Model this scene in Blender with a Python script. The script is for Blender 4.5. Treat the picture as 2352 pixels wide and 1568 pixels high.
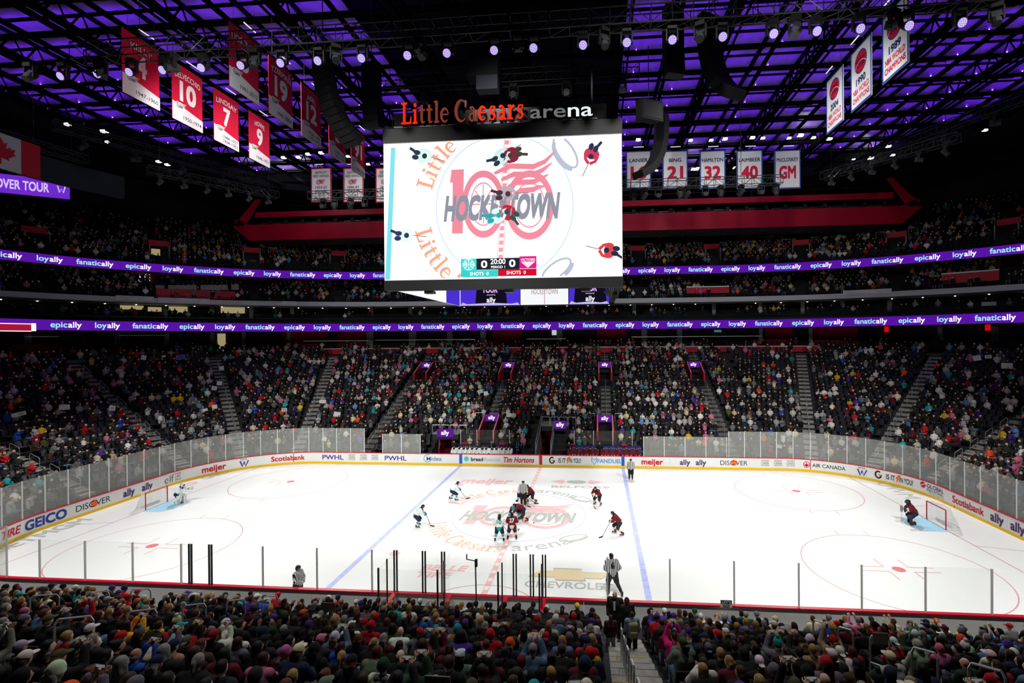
import bpy, math, random
import numpy as np
from mathutils import Vector, Matrix
random.seed(7); RNG = np.random.default_rng(7)
SC = bpy.context.scene; COL = SC.collection
PI = math.pi
for o in list(bpy.data.objects): bpy.data.objects.remove(o)

# ---------------------------------------------------------------- camera
CAM = np.array([5.483, -34.026, 12.111]); YAW, PIT, ROL, FOC, SX = -0.0881, -0.0042, -0.0074, 1141.5, 95.9
_f = np.array([math.sin(YAW)*math.cos(PIT), math.cos(YAW)*math.cos(PIT), math.sin(PIT)])
_r = np.array([math.cos(YAW), -math.sin(YAW), 0.0]); _u = np.cross(_r, _f)
RT = math.cos(ROL)*_r+math.sin(ROL)*_u; UP = -math.sin(ROL)*_r+math.cos(ROL)*_u; FW = _f
cd = bpy.data.cameras.new('camera'); co = bpy.data.objects.new('camera', cd); COL.objects.link(co)
co.matrix_world = Matrix(((RT[0], UP[0], -FW[0], CAM[0]), (RT[1], UP[1], -FW[1], CAM[1]), (RT[2], UP[2], -FW[2], CAM[2]), (0, 0, 0, 1)))
cd.sensor_width = 36; cd.lens = 36*FOC/2352; cd.shift_x = -SX/2352; cd.clip_end = 400; cd.clip_start = 0.2
SC.camera = co
# ---------------------------------------------------------------- world, exposure, lights
w = bpy.data.worlds.new('arena_air'); SC.world = w; w.use_nodes = True
w.node_tree.nodes['Background'].inputs[0].default_value = (.8, .82, 1, 1); w.node_tree.nodes['Background'].inputs[1].default_value = 0.006
vs = SC.view_settings; SC.display_settings.display_device = 'sRGB'; vs.view_transform = 'Standard'; vs.look = 'None'; vs.exposure = 0.0; vs.gamma = 1; vs.use_curve_mapping = False
SC.cycles.use_denoising = True; SC.cycles.max_bounces = 5; SC.cycles.diffuse_bounces = 3; SC.cycles.glossy_bounces = 2; SC.cycles.transparent_max_bounces = 10
SC.cycles.caustics_reflective = False; SC.cycles.caustics_refractive = False; SC.cycles.sample_clamp_indirect = 4
ICE_POWER, HOUSE_POWER, WASH_POWER = 25500, 15500, 9000
def spot(name, loc, aim, power, angle, blend, size, col=(1, .99, .95)):
    l = bpy.data.lights.new(name, 'SPOT'); l.energy = power; l.color = col; l.spot_size = math.radians(angle); l.spot_blend = blend; l.shadow_soft_size = size
    o = bpy.data.objects.new(name, l); COL.objects.link(o); o.location = loc
    o.rotation_euler = (Vector(aim)-Vector(loc)).to_track_quat('-Z', 'Y').to_euler(); return o
for x in (-27, -9, 9, 27):
    for sy in (-1, 1):
        spot('arena_light', (x, 24*sy, 32.5), (x*.85, -3*sy, 0), ICE_POWER*(1.25 if abs(x) > 20 else 1), 58, .55, 1.0)
for x in (-16, 16):  # unseen fill spots added to brighten the far and near stands
    spot('house_fill', (x, -6, 32), (x*.9, 27, 4), HOUSE_POWER, 85, 1, 1.0)
    spot('house_fill', (x*.7, -17, 32.3), (x*.6, -25, 5), HOUSE_POWER*.42, 95, 1, 1.0)
for x in (-17, 0, 17):  # added wash, no fixture of its own, lifts the far upper levels
    spot('wash_fill', (x, -9.8, 26.3), (x*2.2, 38, 21), WASH_POWER*.45, 75, 1, .5)
for x0, x in ((-16, -38), (-4, -23), (-2, -8), (2, 8), (4, 23), (16, 38)):  # narrow spots added only to brighten the red gondola front
    spot('gondola_fill', (x0, -9.8, 26.3), (x, 34, 30.6), WASH_POWER*.55, 24, .9, .3)
for x in (-12, 12):  # spots added to light the hanging banners, no visible fixture
    spot('banner_fill', (x, -14, 24), (x*1.8, -1, 28.5), WASH_POWER*.16, 58, 1, .5)
# ---------------------------------------------------------------- maths helpers
def proj(P):
    d = np.asarray(P, float)-CAM; z = d@FW
    return np.stack([1176+SX+FOC*(d@RT)/z, 784-FOC*(d@UP)/z, z], -1)
def ray(u, v): return FW+RT*((u-1176-SX)/FOC)+UP*((784-v)/FOC)
def at(u, v, x=None, y=None, z=None):
    d = ray(u, v)
    t = (x-CAM[0])/d[0] if x is not None else (y-CAM[1])/d[1] if y is not None else (z-CAM[2])/d[2]
    return CAM+d*t
HX, HY, RC = 30.48, 12.95, 8.53
LS, LA, LE = HX-RC, RC*PI/2, 2*(HY-RC)
HALF = 2*LS+2*LA+LE                        # far centre -> near centre
def path(s, D=0.0):
    """point and outward normal on the rink outline pushed out by D; s = 0 at the far centre, + to the right"""
    sg = 1 if s >= 0 else -1; s = abs(s)
    if s <= LS: p, n = (s, HY), (0, 1)
    elif s <= LS+LA:
        a = (s-LS)/RC; n = (math.sin(a), math.cos(a)); p = (LS+RC*n[0], HY-RC+RC*n[1])
    elif s <= LS+LA+LE: p, n = (HX, HY-RC-(s-LS-LA)), (1, 0)
    elif s <= LS+2*LA+LE:
        a = (s-LS-LA-LE)/RC; n = (math.cos(a), -math.sin(a)); p = (LS+RC*n[0], -HY+RC+RC*n[1])
    else: p, n = (LS-(s-LS-2*LA-LE), -HY), (0, -1)
    return np.array([sg*(p[0]+(D+(.24*D if D > 23.7 else 0))*n[0]), p[1]+D*n[1]]), np.array([sg*n[0], n[1]])
def speed(s, D):
    s = abs(s); return (RC+(1.12*D if D > 23.7 else D))/RC if LS < s < LS+LA or LS+LA+LE < s < LS+2*LA+LE else 1.0
def walk(s0, s1, D, step):
    """s values from s0 to s1, about step metres apart along the offset curve"""
    out, s = [], s0
    while s < s1: out.append(s); s += step/speed(s, D)
    return out
def svals(s0, s1, n_str=6, n_arc=8):
    k = [-HALF, -HALF+2*LS*.5, -(LS+LA+LE), -(LS+LA), -LS, 0, LS, LS+LA, LS+LA+LE, LS+2*LA+LE, HALF]
    v = {s0, s1}
    for a, b, arc in ((LS, LS+LA, 1), (LS+LA+LE, LS+2*LA+LE, 1), (0, LS, 0), (LS+LA, LS+LA+LE, 0), (LS+2*LA+LE, HALF, 0)):
        n = n_arc if arc else 3
        for i in range(n+1):
            t = a+(b-a)*i/n; v.add(t); v.add(-t)
    return sorted(t for t in v if s0-1e-6 <= t <= s1+1e-6)
# ---------------------------------------------------------------- materials
MATS = {}
def mat(name, col=(.5, .5, .5), rough=.6, metal=0, emit=0, var=0, scale=8, src=None, bump=0):
    if name in MATS: return MATS[name]
    m = bpy.data.materials.new(name); m.use_nodes = True; nt = m.node_tree; b = nt.nodes['Principled BSDF']
    b.inputs['Roughness'].default_value = rough; b.inputs['Metallic'].default_value = metal
    if 'Specular IOR Level' in b.inputs and metal == 0: b.inputs['Specular IOR Level'].default_value = .3
    c = (*col, 1); b.inputs['Base Color'].default_value = c; out = None
    if src == 'object':
        n = nt.nodes.new('ShaderNodeObjectInfo'); out = n.outputs['Color']
    elif src:
        n = nt.nodes.new('ShaderNodeAttribute'); n.attribute_name = src; out = n.outputs['Color']
    if var:
        tc = nt.nodes.new('ShaderNodeTexCoord'); no = nt.nodes.new('ShaderNodeTexNoise'); no.inputs['Scale'].default_value = scale; no.inputs['Detail'].default_value = 4
        nt.links.new(tc.outputs['Object'], no.inputs['Vector'])
        mr = nt.nodes.new('ShaderNodeMapRange'); mr.inputs[1].default_value = .3; mr.inputs[2].default_value = .7; mr.inputs[3].default_value = 1-var; mr.inputs[4].default_value = 1+var
        nt.links.new(no.outputs['Fac'], mr.inputs[0])
        mx = nt.nodes.new('ShaderNodeVectorMath'); mx.operation = 'MULTIPLY'
        if out is not None: nt.links.new(out, mx.inputs[0])
        else: mx.inputs[0].default_value = col
        nt.links.new(mr.outputs[0], mx.inputs[1]); out = mx.outputs[0]
        if bump:
            bp = nt.nodes.new('ShaderNodeBump'); bp.inputs['Strength'].default_value = bump; nt.links.new(no.outputs['Fac'], bp.inputs['Height']); nt.links.new(bp.outputs[0], b.inputs['Normal'])
    if out is not None: nt.links.new(out, b.inputs['Base Color'])
    if emit:
        b.inputs['Emission Color'].default_value = c; b.inputs['Emission Strength'].default_value = emit
        b.inputs['Base Color'].default_value = tuple(x*.1 for x in col)+(1,); b.inputs['Specular IOR Level'].default_value = 0
        m.cycles.emission_sampling = 'NONE' if emit < 3 else 'AUTO'
    MATS[name] = m; return m
def srgb(h):
    h = h.lstrip('#'); f = lambda c: c/12.92 if c <= .04045 else ((c+.055)/1.055)**2.4
    return tuple(f(int(h[i:i+2], 16)/255) for i in (0, 2, 4))
def glassmat(name, tint, haze, fac, rough=.05):
    m = bpy.data.materials.new(name); m.use_nodes = True; nt = m.node_tree; nt.nodes.clear()
    o = nt.nodes.new('ShaderNodeOutputMaterial'); t = nt.nodes.new('ShaderNodeBsdfTransparent'); t.inputs[0].default_value = (*tint, 1)
    p = nt.nodes.new('ShaderNodeBsdfPrincipled'); p.inputs['Base Color'].default_value = (*haze, 1); p.inputs['Roughness'].default_value = rough
    mx = nt.nodes.new('ShaderNodeMixShader'); mx.inputs[0].default_value = fac
    nt.links.new(t.outputs[0], mx.inputs[1]); nt.links.new(p.outputs[0], mx.inputs[2]); nt.links.new(mx.outputs[0], o.inputs[0]); MATS[name] = m; return m
# ---------------------------------------------------------------- mesh builder
class MB:
    def __init__(s): s.v = []; s.f = []; s.m = []
    def add(s, v, f, m=0):
        b = len(s.v); s.v.extend([tuple(map(float, p)) for p in v]); s.f.extend([tuple(i+b for i in q) for q in f]); s.m.extend([m]*len(f)); return s
    def box(s, c, sz, m=0, R=None):
        a = np.array([[x, y, z] for x in (-.5, .5) for y in (-.5, .5) for z in (-.5, .5)])*np.array(sz)
        if R is not None: a = a@np.asarray(R).T
        return s.add(a+np.array(c), [(0, 1, 3, 2), (4, 6, 7, 5), (0, 4, 5, 1), (2, 3, 7, 6), (0, 2, 6, 4), (1, 5, 7, 3)], m)
    def hexa(s, p, m=0):   # 8 points: bottom 4 ccw, top 4 ccw
        return s.add(p, [(3, 2, 1, 0), (4, 5, 6, 7), (0, 1, 5, 4), (1, 2, 6, 5), (2, 3, 7, 6), (3, 0, 4, 7)], m)
    def tube(s, a, b, r, n=6, m=0, r2=None, caps=True):
        a = np.array(a, float); b = np.array(b, float); d = b-a; L = np.linalg.norm(d)
        if L < 1e-9: return s
        d /= L; x = np.cross(d, (0, 0, 1) if abs(d[2]) < .9 else (1, 0, 0)); x /= np.linalg.norm(x); y = np.cross(d, x)
        r2 = r if r2 is None else r2
        v = [a+(x*math.cos(2*PI*i/n)+y*math.sin(2*PI*i/n))*r for i in range(n)]+[b+(x*math.cos(2*PI*i/n)+y*math.sin(2*PI*i/n))*r2 for i in range(n)]
        f = [(i, (i+1) % n, n+(i+1) % n, n+i) for i in range(n)]
        if caps: f += [tuple(range(n-1, -1, -1)), tuple(range(n, 2*n))]
        return s.add(v, f, m)
    def pipe(s, pts, r, n=6, m=0):
        for a, b in zip(pts[:-1], pts[1:]): s.tube(a, b, r, n, m)
        return s
    def band(s, svs, D0, z0, D1, z1, m=0, flip=False):
        """strip along the arena path between (D0,z0) and (D1,z1)"""
        v = []
        for t in svs:
            p, _ = path(t, D0); q, _ = path(t, D1); v += [(*p, z0), (*q, z1)]
        f = [(2*i, 2*i+1, 2*i+3, 2*i+2) if flip else (2*i, 2*i+2, 2*i+3, 2*i+1) for i in range(len(svs)-1)]
        return s.add(v, f, m)
    def slab(s, svs, prof, m=0, caps=True):
        """closed section (D,z) list swept along the path"""
        k = len(prof); v = []
        for t in svs:
            for D, z in prof: p, _ = path(t, D); v.append((*p, z))
        f = []
        for i in range(len(svs)-1):
            for j in range(k): a, b = i*k+j, i*k+(j+1) % k; f.append((a, a+k, b+k, b))
        if caps: f += [tuple(range(k)), tuple(range((len(svs)-1)*k+k-1, (len(svs)-1)*k-1, -1))]
        return s.add(v, f, m)
    def mesh(s, name, mats):
        me = bpy.data.meshes.new(name); me.from_pydata(s.v, [], s.f)
        for m in (mats if isinstance(mats, (list, tuple)) else [mats]): me.materials.append(m)
        if any(s.m): me.polygons.foreach_set('material_index', s.m)
        me.update(); return me
    def build(s, name, mats, parent=None, smooth=False, **k):
        me = s.mesh(name, mats)
        if smooth: me.shade_smooth()
        return link(name, me, parent, **k)
def link(name, data, parent=None, loc=None, rot=None, **props):
    o = bpy.data.objects.new(name, data); COL.objects.link(o)
    if parent is not None: o.parent = parent
    if loc is not None: o.location = loc
    if rot is not None: o.rotation_euler = rot
    for k, v in props.items(): o[k] = v
    return o
def thing(name, label, cat, loc=(0, 0, 0), rz=0, group=None, data=None):
    o = link(name, data, None, loc, (0, 0, rz)); o['label'] = label; o['category'] = cat
    if group: o['group'] = group
    return o
def tag(o, label, cat, group=None):
    o['label'] = label; o['category'] = cat
    if group: o['group'] = group
    return o
def copy_to(o, parent=None):
    c = o.copy(); COL.objects.link(c)
    if parent is not None: c.parent = parent
    for k in o.children: copy_to(k, c)
    return c
def npmesh(name, V, F, mats, fcol=None, colname='col'):
    """big mesh from arrays: F (n,3) or (n,4) int"""
    me = bpy.data.meshes.new(name); k = F.shape[1]
    me.vertices.add(len(V)); me.vertices.foreach_set('co', np.asarray(V, np.float32).ravel())
    me.loops.add(F.size); me.loops.foreach_set('vertex_index', F.astype(np.int32).ravel())
    me.polygons.add(len(F)); me.polygons.foreach_set('loop_start', np.arange(0, F.size, k, dtype=np.int32))
    for m in mats: me.materials.append(m)
    me.update(calc_edges=True)
    if fcol is not None:
        a = me.attributes.new(colname, 'FLOAT_COLOR', 'FACE'); c = np.ones((len(F), 4), np.float32); c[:, :3] = fcol; a.data.foreach_set('color', c.ravel())
    return me
# ---------------------------------------------------------------- text and flat artwork (2D shapes mapped on to surfaces)
_TC = {}
def text2d(body, bold=0.0, shear=0.0, ls=1.0):
    key = (body, bold, shear, ls)
    if key in _TC: return _TC[key]
    if bold >= .012:      # heavy lettering: the same outline struck four times, slightly apart
        VF = text2d(body, 0.0, shear, ls); k = bold*1.15
        _TC[key] = join2(*[mv(VF, a*k, b*k) for a, b in ((-.75, -.75), (.75, -.75), (.75, .75), (-.75, .75))]); return _TC[key]
    c = bpy.data.curves.new('t', 'FONT'); c.body = body; c.resolution_u = 4 if len(body) < 11 else 2; c.offset = bold; c.shear = shear; c.space_character = ls
    o = bpy.data.objects.new('t', c); me = bpy.data.meshes.new_from_object(o)
    V = np.array([v.co[:2] for v in me.vertices]) if len(me.vertices) else np.zeros((1, 2)); F = [tuple(p.vertices) for p in me.polygons]
    bpy.data.objects.remove(o); bpy.data.meshes.remove(me); bpy.data.curves.remove(c)
    V = V-[(V[:, 0].min()+V[:, 0].max())/2, 0]
    _TC[key] = (V, F); return V, F
def fit2d(VF, h=None, w=None, ref=.73, base=True):
    """scale text so capitals are h high (and, if given, the string w wide); centred on x, baseline 0"""
    V, F = VF; V = V.copy(); ex = V[:, 0].max()-V[:, 0].min()
    sy = h/ref if h else w/ex; V[:, 1] *= sy; V[:, 0] *= (w/ex if w else sy); return V, F
def stroke(pts, wd, closed=False):
    """flat ribbon along 2D points; wd a number or one per point"""
    p = np.array(pts, float); n = len(p); wd = np.full(n, wd) if np.isscalar(wd) else np.array(wd, float)
    if closed: t = np.roll(p, -1, 0)-np.roll(p, 1, 0)
    else: t = np.gradient(p, axis=0)
    t /= np.linalg.norm(t, axis=1)[:, None]+1e-9; nn = np.stack([-t[:, 1], t[:, 0]], 1)*wd[:, None]/2
    V = np.empty((2*n, 2)); V[0::2] = p-nn; V[1::2] = p+nn
    m = n if closed else n-1
    return V, [(2*i, (2*i+2) % (2*n), (2*i+3) % (2*n), 2*i+1) for i in range(m)]
def poly(pts): return np.array(pts, float), [tuple(range(len(pts)))]
def rect(x0, y0, x1, y1): return poly([(x0, y0), (x1, y0), (x1, y1), (x0, y1)])
def arc(cx, cy, r, a0, a1, n=16, ry=None): 
    return [(cx+r*math.cos(math.radians(a0+(a1-a0)*i/n)), cy+(ry or r)*math.sin(math.radians(a0+(a1-a0)*i/n))) for i in range(n+1)]
def disc(cx, cy, r, n=24, ry=None): return poly(arc(cx, cy, r, 0, 360-360/n, n-1, ry))
def join2(*L):
    V, F, b = [], [], 0
    for v, f in L: V.append(v); F += [tuple(i+b for i in q) for q in f]; b += len(v)
    return np.concatenate(V), F
def mv(VF, dx=0, dy=0, s=1, sx=None, rot=0, shear=0):
    V, F = VF; V = V*[(sx or s), s]; V[:, 0] += V[:, 1]*shear
    c, q = math.cos(rot), math.sin(rot); V = V@np.array([[c, q], [-q, c]]); return V+[dx, dy], F
def plane(o, ux, uy, off=0.0):
    o, ux, uy = (np.array(t, float) for t in (o, ux, uy)); n = np.cross(ux, uy); n /= np.linalg.norm(n)
    f = lambda V: o+V[:, :1]*ux+V[:, 1:2]*uy+n*off
    f.nrm = n; return f
_PL = {}
def arclen(D):
    """arc length along the offset curve: (s table, length table, points, normals)"""
    if D not in _PL:
        S = np.linspace(-HALF, HALF, 6001); Q = [path(t, D) for t in S]; P = np.array([q[0] for q in Q]); N = np.array([q[1] for q in Q])
        _PL[D] = (S, np.r_[0, np.cumsum(np.linalg.norm(np.diff(P, axis=0), axis=1))], P, N)
    return _PL[D]
def onpath(s0, D, z0):
    S, L, P, N = arclen(round(D, 3)); l0 = np.interp(s0, S, L); g = lambda x, T: np.stack([np.interp(l0+x, L, T[:, i]) for i in range(2)], -1)
    f = lambda V: np.c_[g(V[:, 0], P), z0+V[:, 1]]
    f.nrm = None; f.nat = lambda x: np.array([*(-g(x, N)), 0]); return f
def advance(s, D, d): S, L, P, N = arclen(round(D, 3)); return float(np.interp(np.interp(s, S, L)+d, L, S))
def art(VF, fn, mb, m=0):
    """flat artwork on a surface; overlapping shapes are laid one over the other like coats of paint"""
    V, F = VF; P = np.asarray(fn(V), float); par = list(range(len(V)))
    def fd(i):
        while par[i] != i: par[i] = par[par[i]]; i = par[i]
        return i
    for f in F:
        r = fd(f[0])
        for q in f[1:]: par[fd(q)] = r
    comp = {}; A = np.zeros(len(V)); 
    for f in F: comp.setdefault(fd(f[0]), []).append(f)
    k = 0; F2 = []
    boxes = []
    for r, fs in comp.items():
        ids = sorted({i for f in fs for i in f}); lo, hi = V[ids].min(0), V[ids].max(0)
        lev = 0
        for l2, h2, v2 in boxes:
            if (lo < h2).all() and (hi > l2).all(): lev = max(lev, v2+1)
        boxes.append((lo, hi, lev)); A[ids] = lev*.0004
        for f in fs:
            c = V[list(f)]; a = sum(c[i, 0]*c[(i+1) % len(f), 1]-c[(i+1) % len(f), 0]*c[i, 1] for i in range(len(f))); F2.append(f if a > 0 else f[::-1])
    n = fn.nrm; n = n if n is not None else np.array([fn.nat(x) for x in V[:, 0]])
    mb.add(P+A[:, None]*n, F2, m); return mb
# serif lettering for the arena's name
def serif_word(word, gap=.07):
    S = .035; out = []; x = 0
    sf = lambda cx, y, w=.2: rect(cx-w/2, y-S, cx+w/2, y+S)
    for ch in word:
        if ch == ' ': x += .22; continue
        g = []; w = .3
        if ch == 'L': w = .5; g = [rect(.1, 0, .23, .75), sf(.165, .72, .3), sf(.165, .03, .3), rect(.1, 0, .5, .07), poly([(.42, .05), (.5, .05), (.53, .25), (.48, .25)])]
        elif ch == 'C': w = .56; g = [stroke(arc(.32, .375, .27, 52, 312, 22, .36), [.05+.09*math.sin(PI*i/22)**2 for i in range(23)]), poly([(.47, .5), (.51, .5), (.53, .74), (.48, .74)])]
        elif ch == 'i': w = .24; g = [rect(.07, 0, .19, .5), sf(.12, .03, .24), sf(.09, .47, .16), disc(.13, .65, .075, 12)]
        elif ch == 'l': w = .24; g = [rect(.07, 0, .19, .76), sf(.13, .03, .24), sf(.09, .73, .16)]
        elif ch == 't': w = .3; g = [rect(.08, .08, .2, .64), rect(.0, .43, .3, .5), stroke([(.14, .12), (.17, .04), (.23, .03), (.3, .07)], [.12, .1, .07, .03])]
        elif ch == 'e': w = .42; g = [stroke(arc(.22, .25, .17, 10, 315, 20, .225), [.05+.07*math.sin(PI*i/20)**2 for i in range(21)]), rect(.08, .25, .39, .3)]
        elif ch == 'a': w = .42; g = [rect(.24, .05, .36, .4), stroke(arc(.2, .36, .1, 0, 150, 10, .12), [.12, .09, .07, .06, .06, .06, .07, .08, .1, .11, .12]), stroke(arc(.2, .14, .13, 60, 300, 14, .12), .08), sf(.36, .03, .14)]
        elif ch == 's': w = .36; g = [stroke([(.31, .4), (.24, .48), (.13, .46), (.09, .37), (.16, .28), (.26, .22), (.31, .13), (.25, .04), (.14, .02), (.06, .1)], [.05, .05, .07, .1, .12, .12, .1, .07, .05, .05]), rect(.03, .01, .075, .16), rect(.29, .34, .33, .49)]
        elif ch == 'r': w = .34; g = [rect(.07, 0, .19, .48), sf(.13, .03, .26), sf(.09, .47, .16), stroke([(.17, .33), (.22, .43), (.28, .46), (.32, .42)], [.06, .09, .11, .09])]
        for q in g: out.append(mv(q, x))
        x += w+gap
    V, F = join2(*out); V[:, 0] -= (V[:, 0].min()+V[:, 0].max())/2; return V, F
def extrude(VF, depth):
    """solid 2D art: returns 3D verts (x,y,z 0..depth toward +z) and faces"""
    V, F = VF; n = len(V); E = {}
    for q in F:
        for a, b in zip(q, q[1:]+q[:1]): E[(a, b)] = 1
    f = [tuple(i+n for i in q) for q in F]+[q[::-1] for q in F]
    f += [(a, b, b+n, a+n) for a, b in E if (b, a) not in E]
    return np.concatenate([np.c_[V, np.zeros(n)], np.c_[V, np.full(n, depth)]]), f
def wingwheel():
    """winged wheel emblem about 2 wide x 1 high: (red part, white part)"""
    red = [stroke(arc(-.45, -.05, .42, 0, 345, 22), .13, True), disc(-.45, -.05, .1, 10)]
    red += [stroke([(-.45+.1*math.cos(a), -.05+.1*math.sin(a)), (-.45+.37*math.cos(a), -.05+.37*math.sin(a))], .05) for a in np.arange(6)*PI/3+.3]
    wh = []
    for k in range(5):
        y0 = .42-.17*k; x1 = 1.15-.13*k
        q = [(-.5+.09*k, y0-.05), (.1, y0+.0), (.6, y0-.03-.02*k), (x1, y0+.12-.05*k)]
        red.append(stroke(q, [.1, .13, .12, .03]))
        if k < 4: wh.append(stroke([(a, b-.085) for a, b in q], [.04, .06, .05, .02]))
    return join2(*red), join2(*wh)
# ---------------------------------------------------------------- smooth bodies: signed distances + surface nets
def _caps(P, a, b, ra, rb):
    a = np.array(a, np.float32); b = np.array(b, np.float32); d = b-a
    h = np.clip(((P-a)@d)/max(float(d@d), 1e-9), 0, 1); return np.linalg.norm(P-a-h[:, None]*d, axis=1)-(ra+(rb-ra)*h)
def _ell(P, c, r, R=None):
    q = P-np.array(c, np.float32)
    if R is not None: q = q@np.asarray(R, np.float32)
    r = np.array(r, np.float32); k0 = np.linalg.norm(q/r, axis=1); k1 = np.linalg.norm(q/(r*r), axis=1); return k0*(k0-1)/np.maximum(k1, 1e-6)
def _boxd(P, c, h, R=None, rd=.02):
    q = P-np.array(c, np.float32)
    if R is not None: q = q@np.asarray(R, np.float32)
    q = np.abs(q)-(np.array(h, np.float32)-rd); return np.linalg.norm(np.maximum(q, 0), axis=1)+np.minimum(q.max(1), 0)-rd
def prim_d(P, p):
    return _caps(P, *p[1:]) if p[0] == 'c' else _ell(P, *p[1:]) if p[0] == 'e' else _boxd(P, *p[1:])
def prim_bb(p):
    if p[0] == 'c': a, b, ra, rb = p[1:]; return np.minimum(np.array(a)-ra, np.array(b)-rb), np.maximum(np.array(a)+ra, np.array(b)+rb)
    m = max(p[2])*1.02 if p[0] == 'e' else float(np.linalg.norm(p[2])); return np.array(p[1])-m, np.array(p[1])+m
def sdf_mesh(prims, vox, k=.03, cut=()):
    """prims smoothly joined, cut prims taken away -> verts, quads"""
    lo = np.min([prim_bb(p)[0] for p in prims], 0)-2*vox; hi = np.max([prim_bb(p)[1] for p in prims], 0)+2*vox
    n = np.ceil((hi-lo)/vox).astype(int)+1
    ax = [lo[i]+vox*np.arange(n[i]) for i in range(3)]; G = np.stack(np.meshgrid(*ax, indexing='ij'), -1).reshape(-1, 3).astype(np.float32)
    d = None
    for p in prims:
        e = prim_d(G, p)
        if d is None: d = e
        else:
            h = np.clip(.5+.5*(d-e)/k, 0, 1); d = d*(1-h)+e*h-k*h*(1-h)
    for p in cut: d = np.maximum(d, -prim_d(G, p))
    S = d.reshape(n); I = S < 0
    corners = [(i, j, l) for i in (0, 1) for j in (0, 1) for l in (0, 1)]
    sl = lambda A, c: A[c[0]:n[0]-1+c[0], c[1]:n[1]-1+c[1], c[2]:n[2]-1+c[2]]
    cnt = sum(sl(I, c).astype(np.int8) for c in corners); act = (cnt > 0) & (cnt < 8)
    pos = np.zeros((*act.shape, 3), np.float32); num = np.zeros(act.shape, np.float32)
    for c in corners:
        for a in range(3):
            if c[a]: continue
            c2 = list(c); c2[a] = 1
            A, B = sl(S, c), sl(S, c2); x = (A < 0) != (B < 0); t = np.where(x, A/np.where(x, A-B, 1), 0)
            for q in range(3): pos[..., q] += np.where(x, (t if q == a else c[q]), 0)
            num += x
    idx = -np.ones(act.shape, np.int64); idx[act] = np.arange(act.sum())
    ijk = np.argwhere(act); V = lo+vox*(ijk+pos[act]/num[act][:, None])
    F = []
    for a in range(3):
        b, c = (a+1) % 3, (a+2) % 3
        A = I.take(range(n[a]-1), a); B = I.take(range(1, n[a]), a); e = np.argwhere(A != B)
        ok = (e[:, b] > 0) & (e[:, c] > 0) & (e[:, b] < n[b]-1) & (e[:, c] < n[c]-1); e = e[ok]
        fl = A[tuple(e.T)]
        q = []
        for db, dc in ((-1, -1), (0, -1), (0, 0), (-1, 0)):
            t = e.copy(); t[:, b] += db; t[:, c] += dc; q.append(idx[tuple(t.T)])
        q = np.stack(q, 1); q[~fl] = q[~fl][:, ::-1]; F.append(q)
    return V, np.concatenate(F)
def sdf_obj_mesh(name, prims, vox, mats, k=.03, cut=(), matfn=None):
    V, F = sdf_mesh(prims, vox, k, cut); me = npmesh(name, V, F, mats if isinstance(mats, (list, tuple)) else [mats])
    if matfn is not None: me.polygons.foreach_set('material_index', matfn(V[F].mean(1)).astype(np.int32))
    me.shade_smooth(); return me
# ---- skeletons: local frame faces +Y, z up, origin on the floor under the hips
def lerp(a, b, t): return tuple(np.array(a)*(1-t)+np.array(b)*t)
SIT = dict(pel=(0, 0, .56), che=(0, -.06, .98), nek=(0, -.03, 1.17), hed=(0, .02, 1.32), sh=(.185, -.04, 1.1), el=(.26, .06, .84), ha=(.1, .3, .7), hip=(.1, .02, .53), kn=(.14, .46, .53), an=(.14, .44, .1), toe=(.16, .6, .05))
STAND = dict(pel=(0, 0, .95), che=(0, .0, 1.32), nek=(0, .0, 1.5), hed=(0, .03, 1.65), sh=(.19, 0, 1.44), el=(.25, -.02, 1.15), ha=(.24, .1, .93), hip=(.1, 0, .92), kn=(.12, .04, .5), an=(.13, 0, .1), toe=(.15, .14, .05))
CROUCH = dict(pel=(0, -.18, .78), che=(0, .1, 1.1), nek=(0, .22, 1.24), hed=(0, .32, 1.36), sh=(.21, .16, 1.2), el=(.31, .26, .95), ha=(.12, .48, .82), hip=(.12, -.16, .76), kn=(.22, .1, .47), an=(.26, -.1, .14), toe=(.3, .08, .07))
FACEOFF = dict(pel=(0, -.3, .82), che=(0, .08, .98), nek=(0, .24, 1.03), hed=(0, .37, 1.06), sh=(.2, .18, 1.0), el=(.3, .36, .8), ha=(.1, .5, .55), hip=(.12, -.28, .8), kn=(.27, -.06, .48), an=(.38, -.3, .14), toe=(.44, -.12, .07))
UPRIGHT = dict(pel=(0, -.1, .88), che=(0, .02, 1.24), nek=(0, .08, 1.4), hed=(0, .14, 1.54), sh=(.22, .04, 1.36), el=(.34, .12, 1.1), ha=(.16, .38, .95), hip=(.12, -.08, .86), kn=(.2, .06, .5), an=(.27, -.06, .14), toe=(.31, .12, .07))
GOALIE = dict(pel=(0, -.16, .74), che=(0, .06, 1.08), nek=(0, .16, 1.26), hed=(0, .22, 1.4), sh=(.23, .1, 1.2), el=(.4, .22, .98), ha=(.42, .42, .86), hip=(.14, -.14, .72), kn=(.24, .14, .45), an=(.3, -.06, .14), toe=(.34, .1, .07))
def skel(base, **ov):
    """full joint table with left/right copies; overrides give L or R joints"""
    J = {}
    for k, v in base.items():
        if k in ('pel', 'che', 'nek', 'hed'): J[k] = v
        else: J['r'+k] = v; J['l'+k] = (-v[0], v[1], v[2])
    J.update(ov); J.setdefault('yaw', 0); return J
def Rz(a): c, s = math.cos(a), math.sin(a); return np.array([[c, -s, 0], [s, c, 0], [0, 0, 1]])
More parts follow.
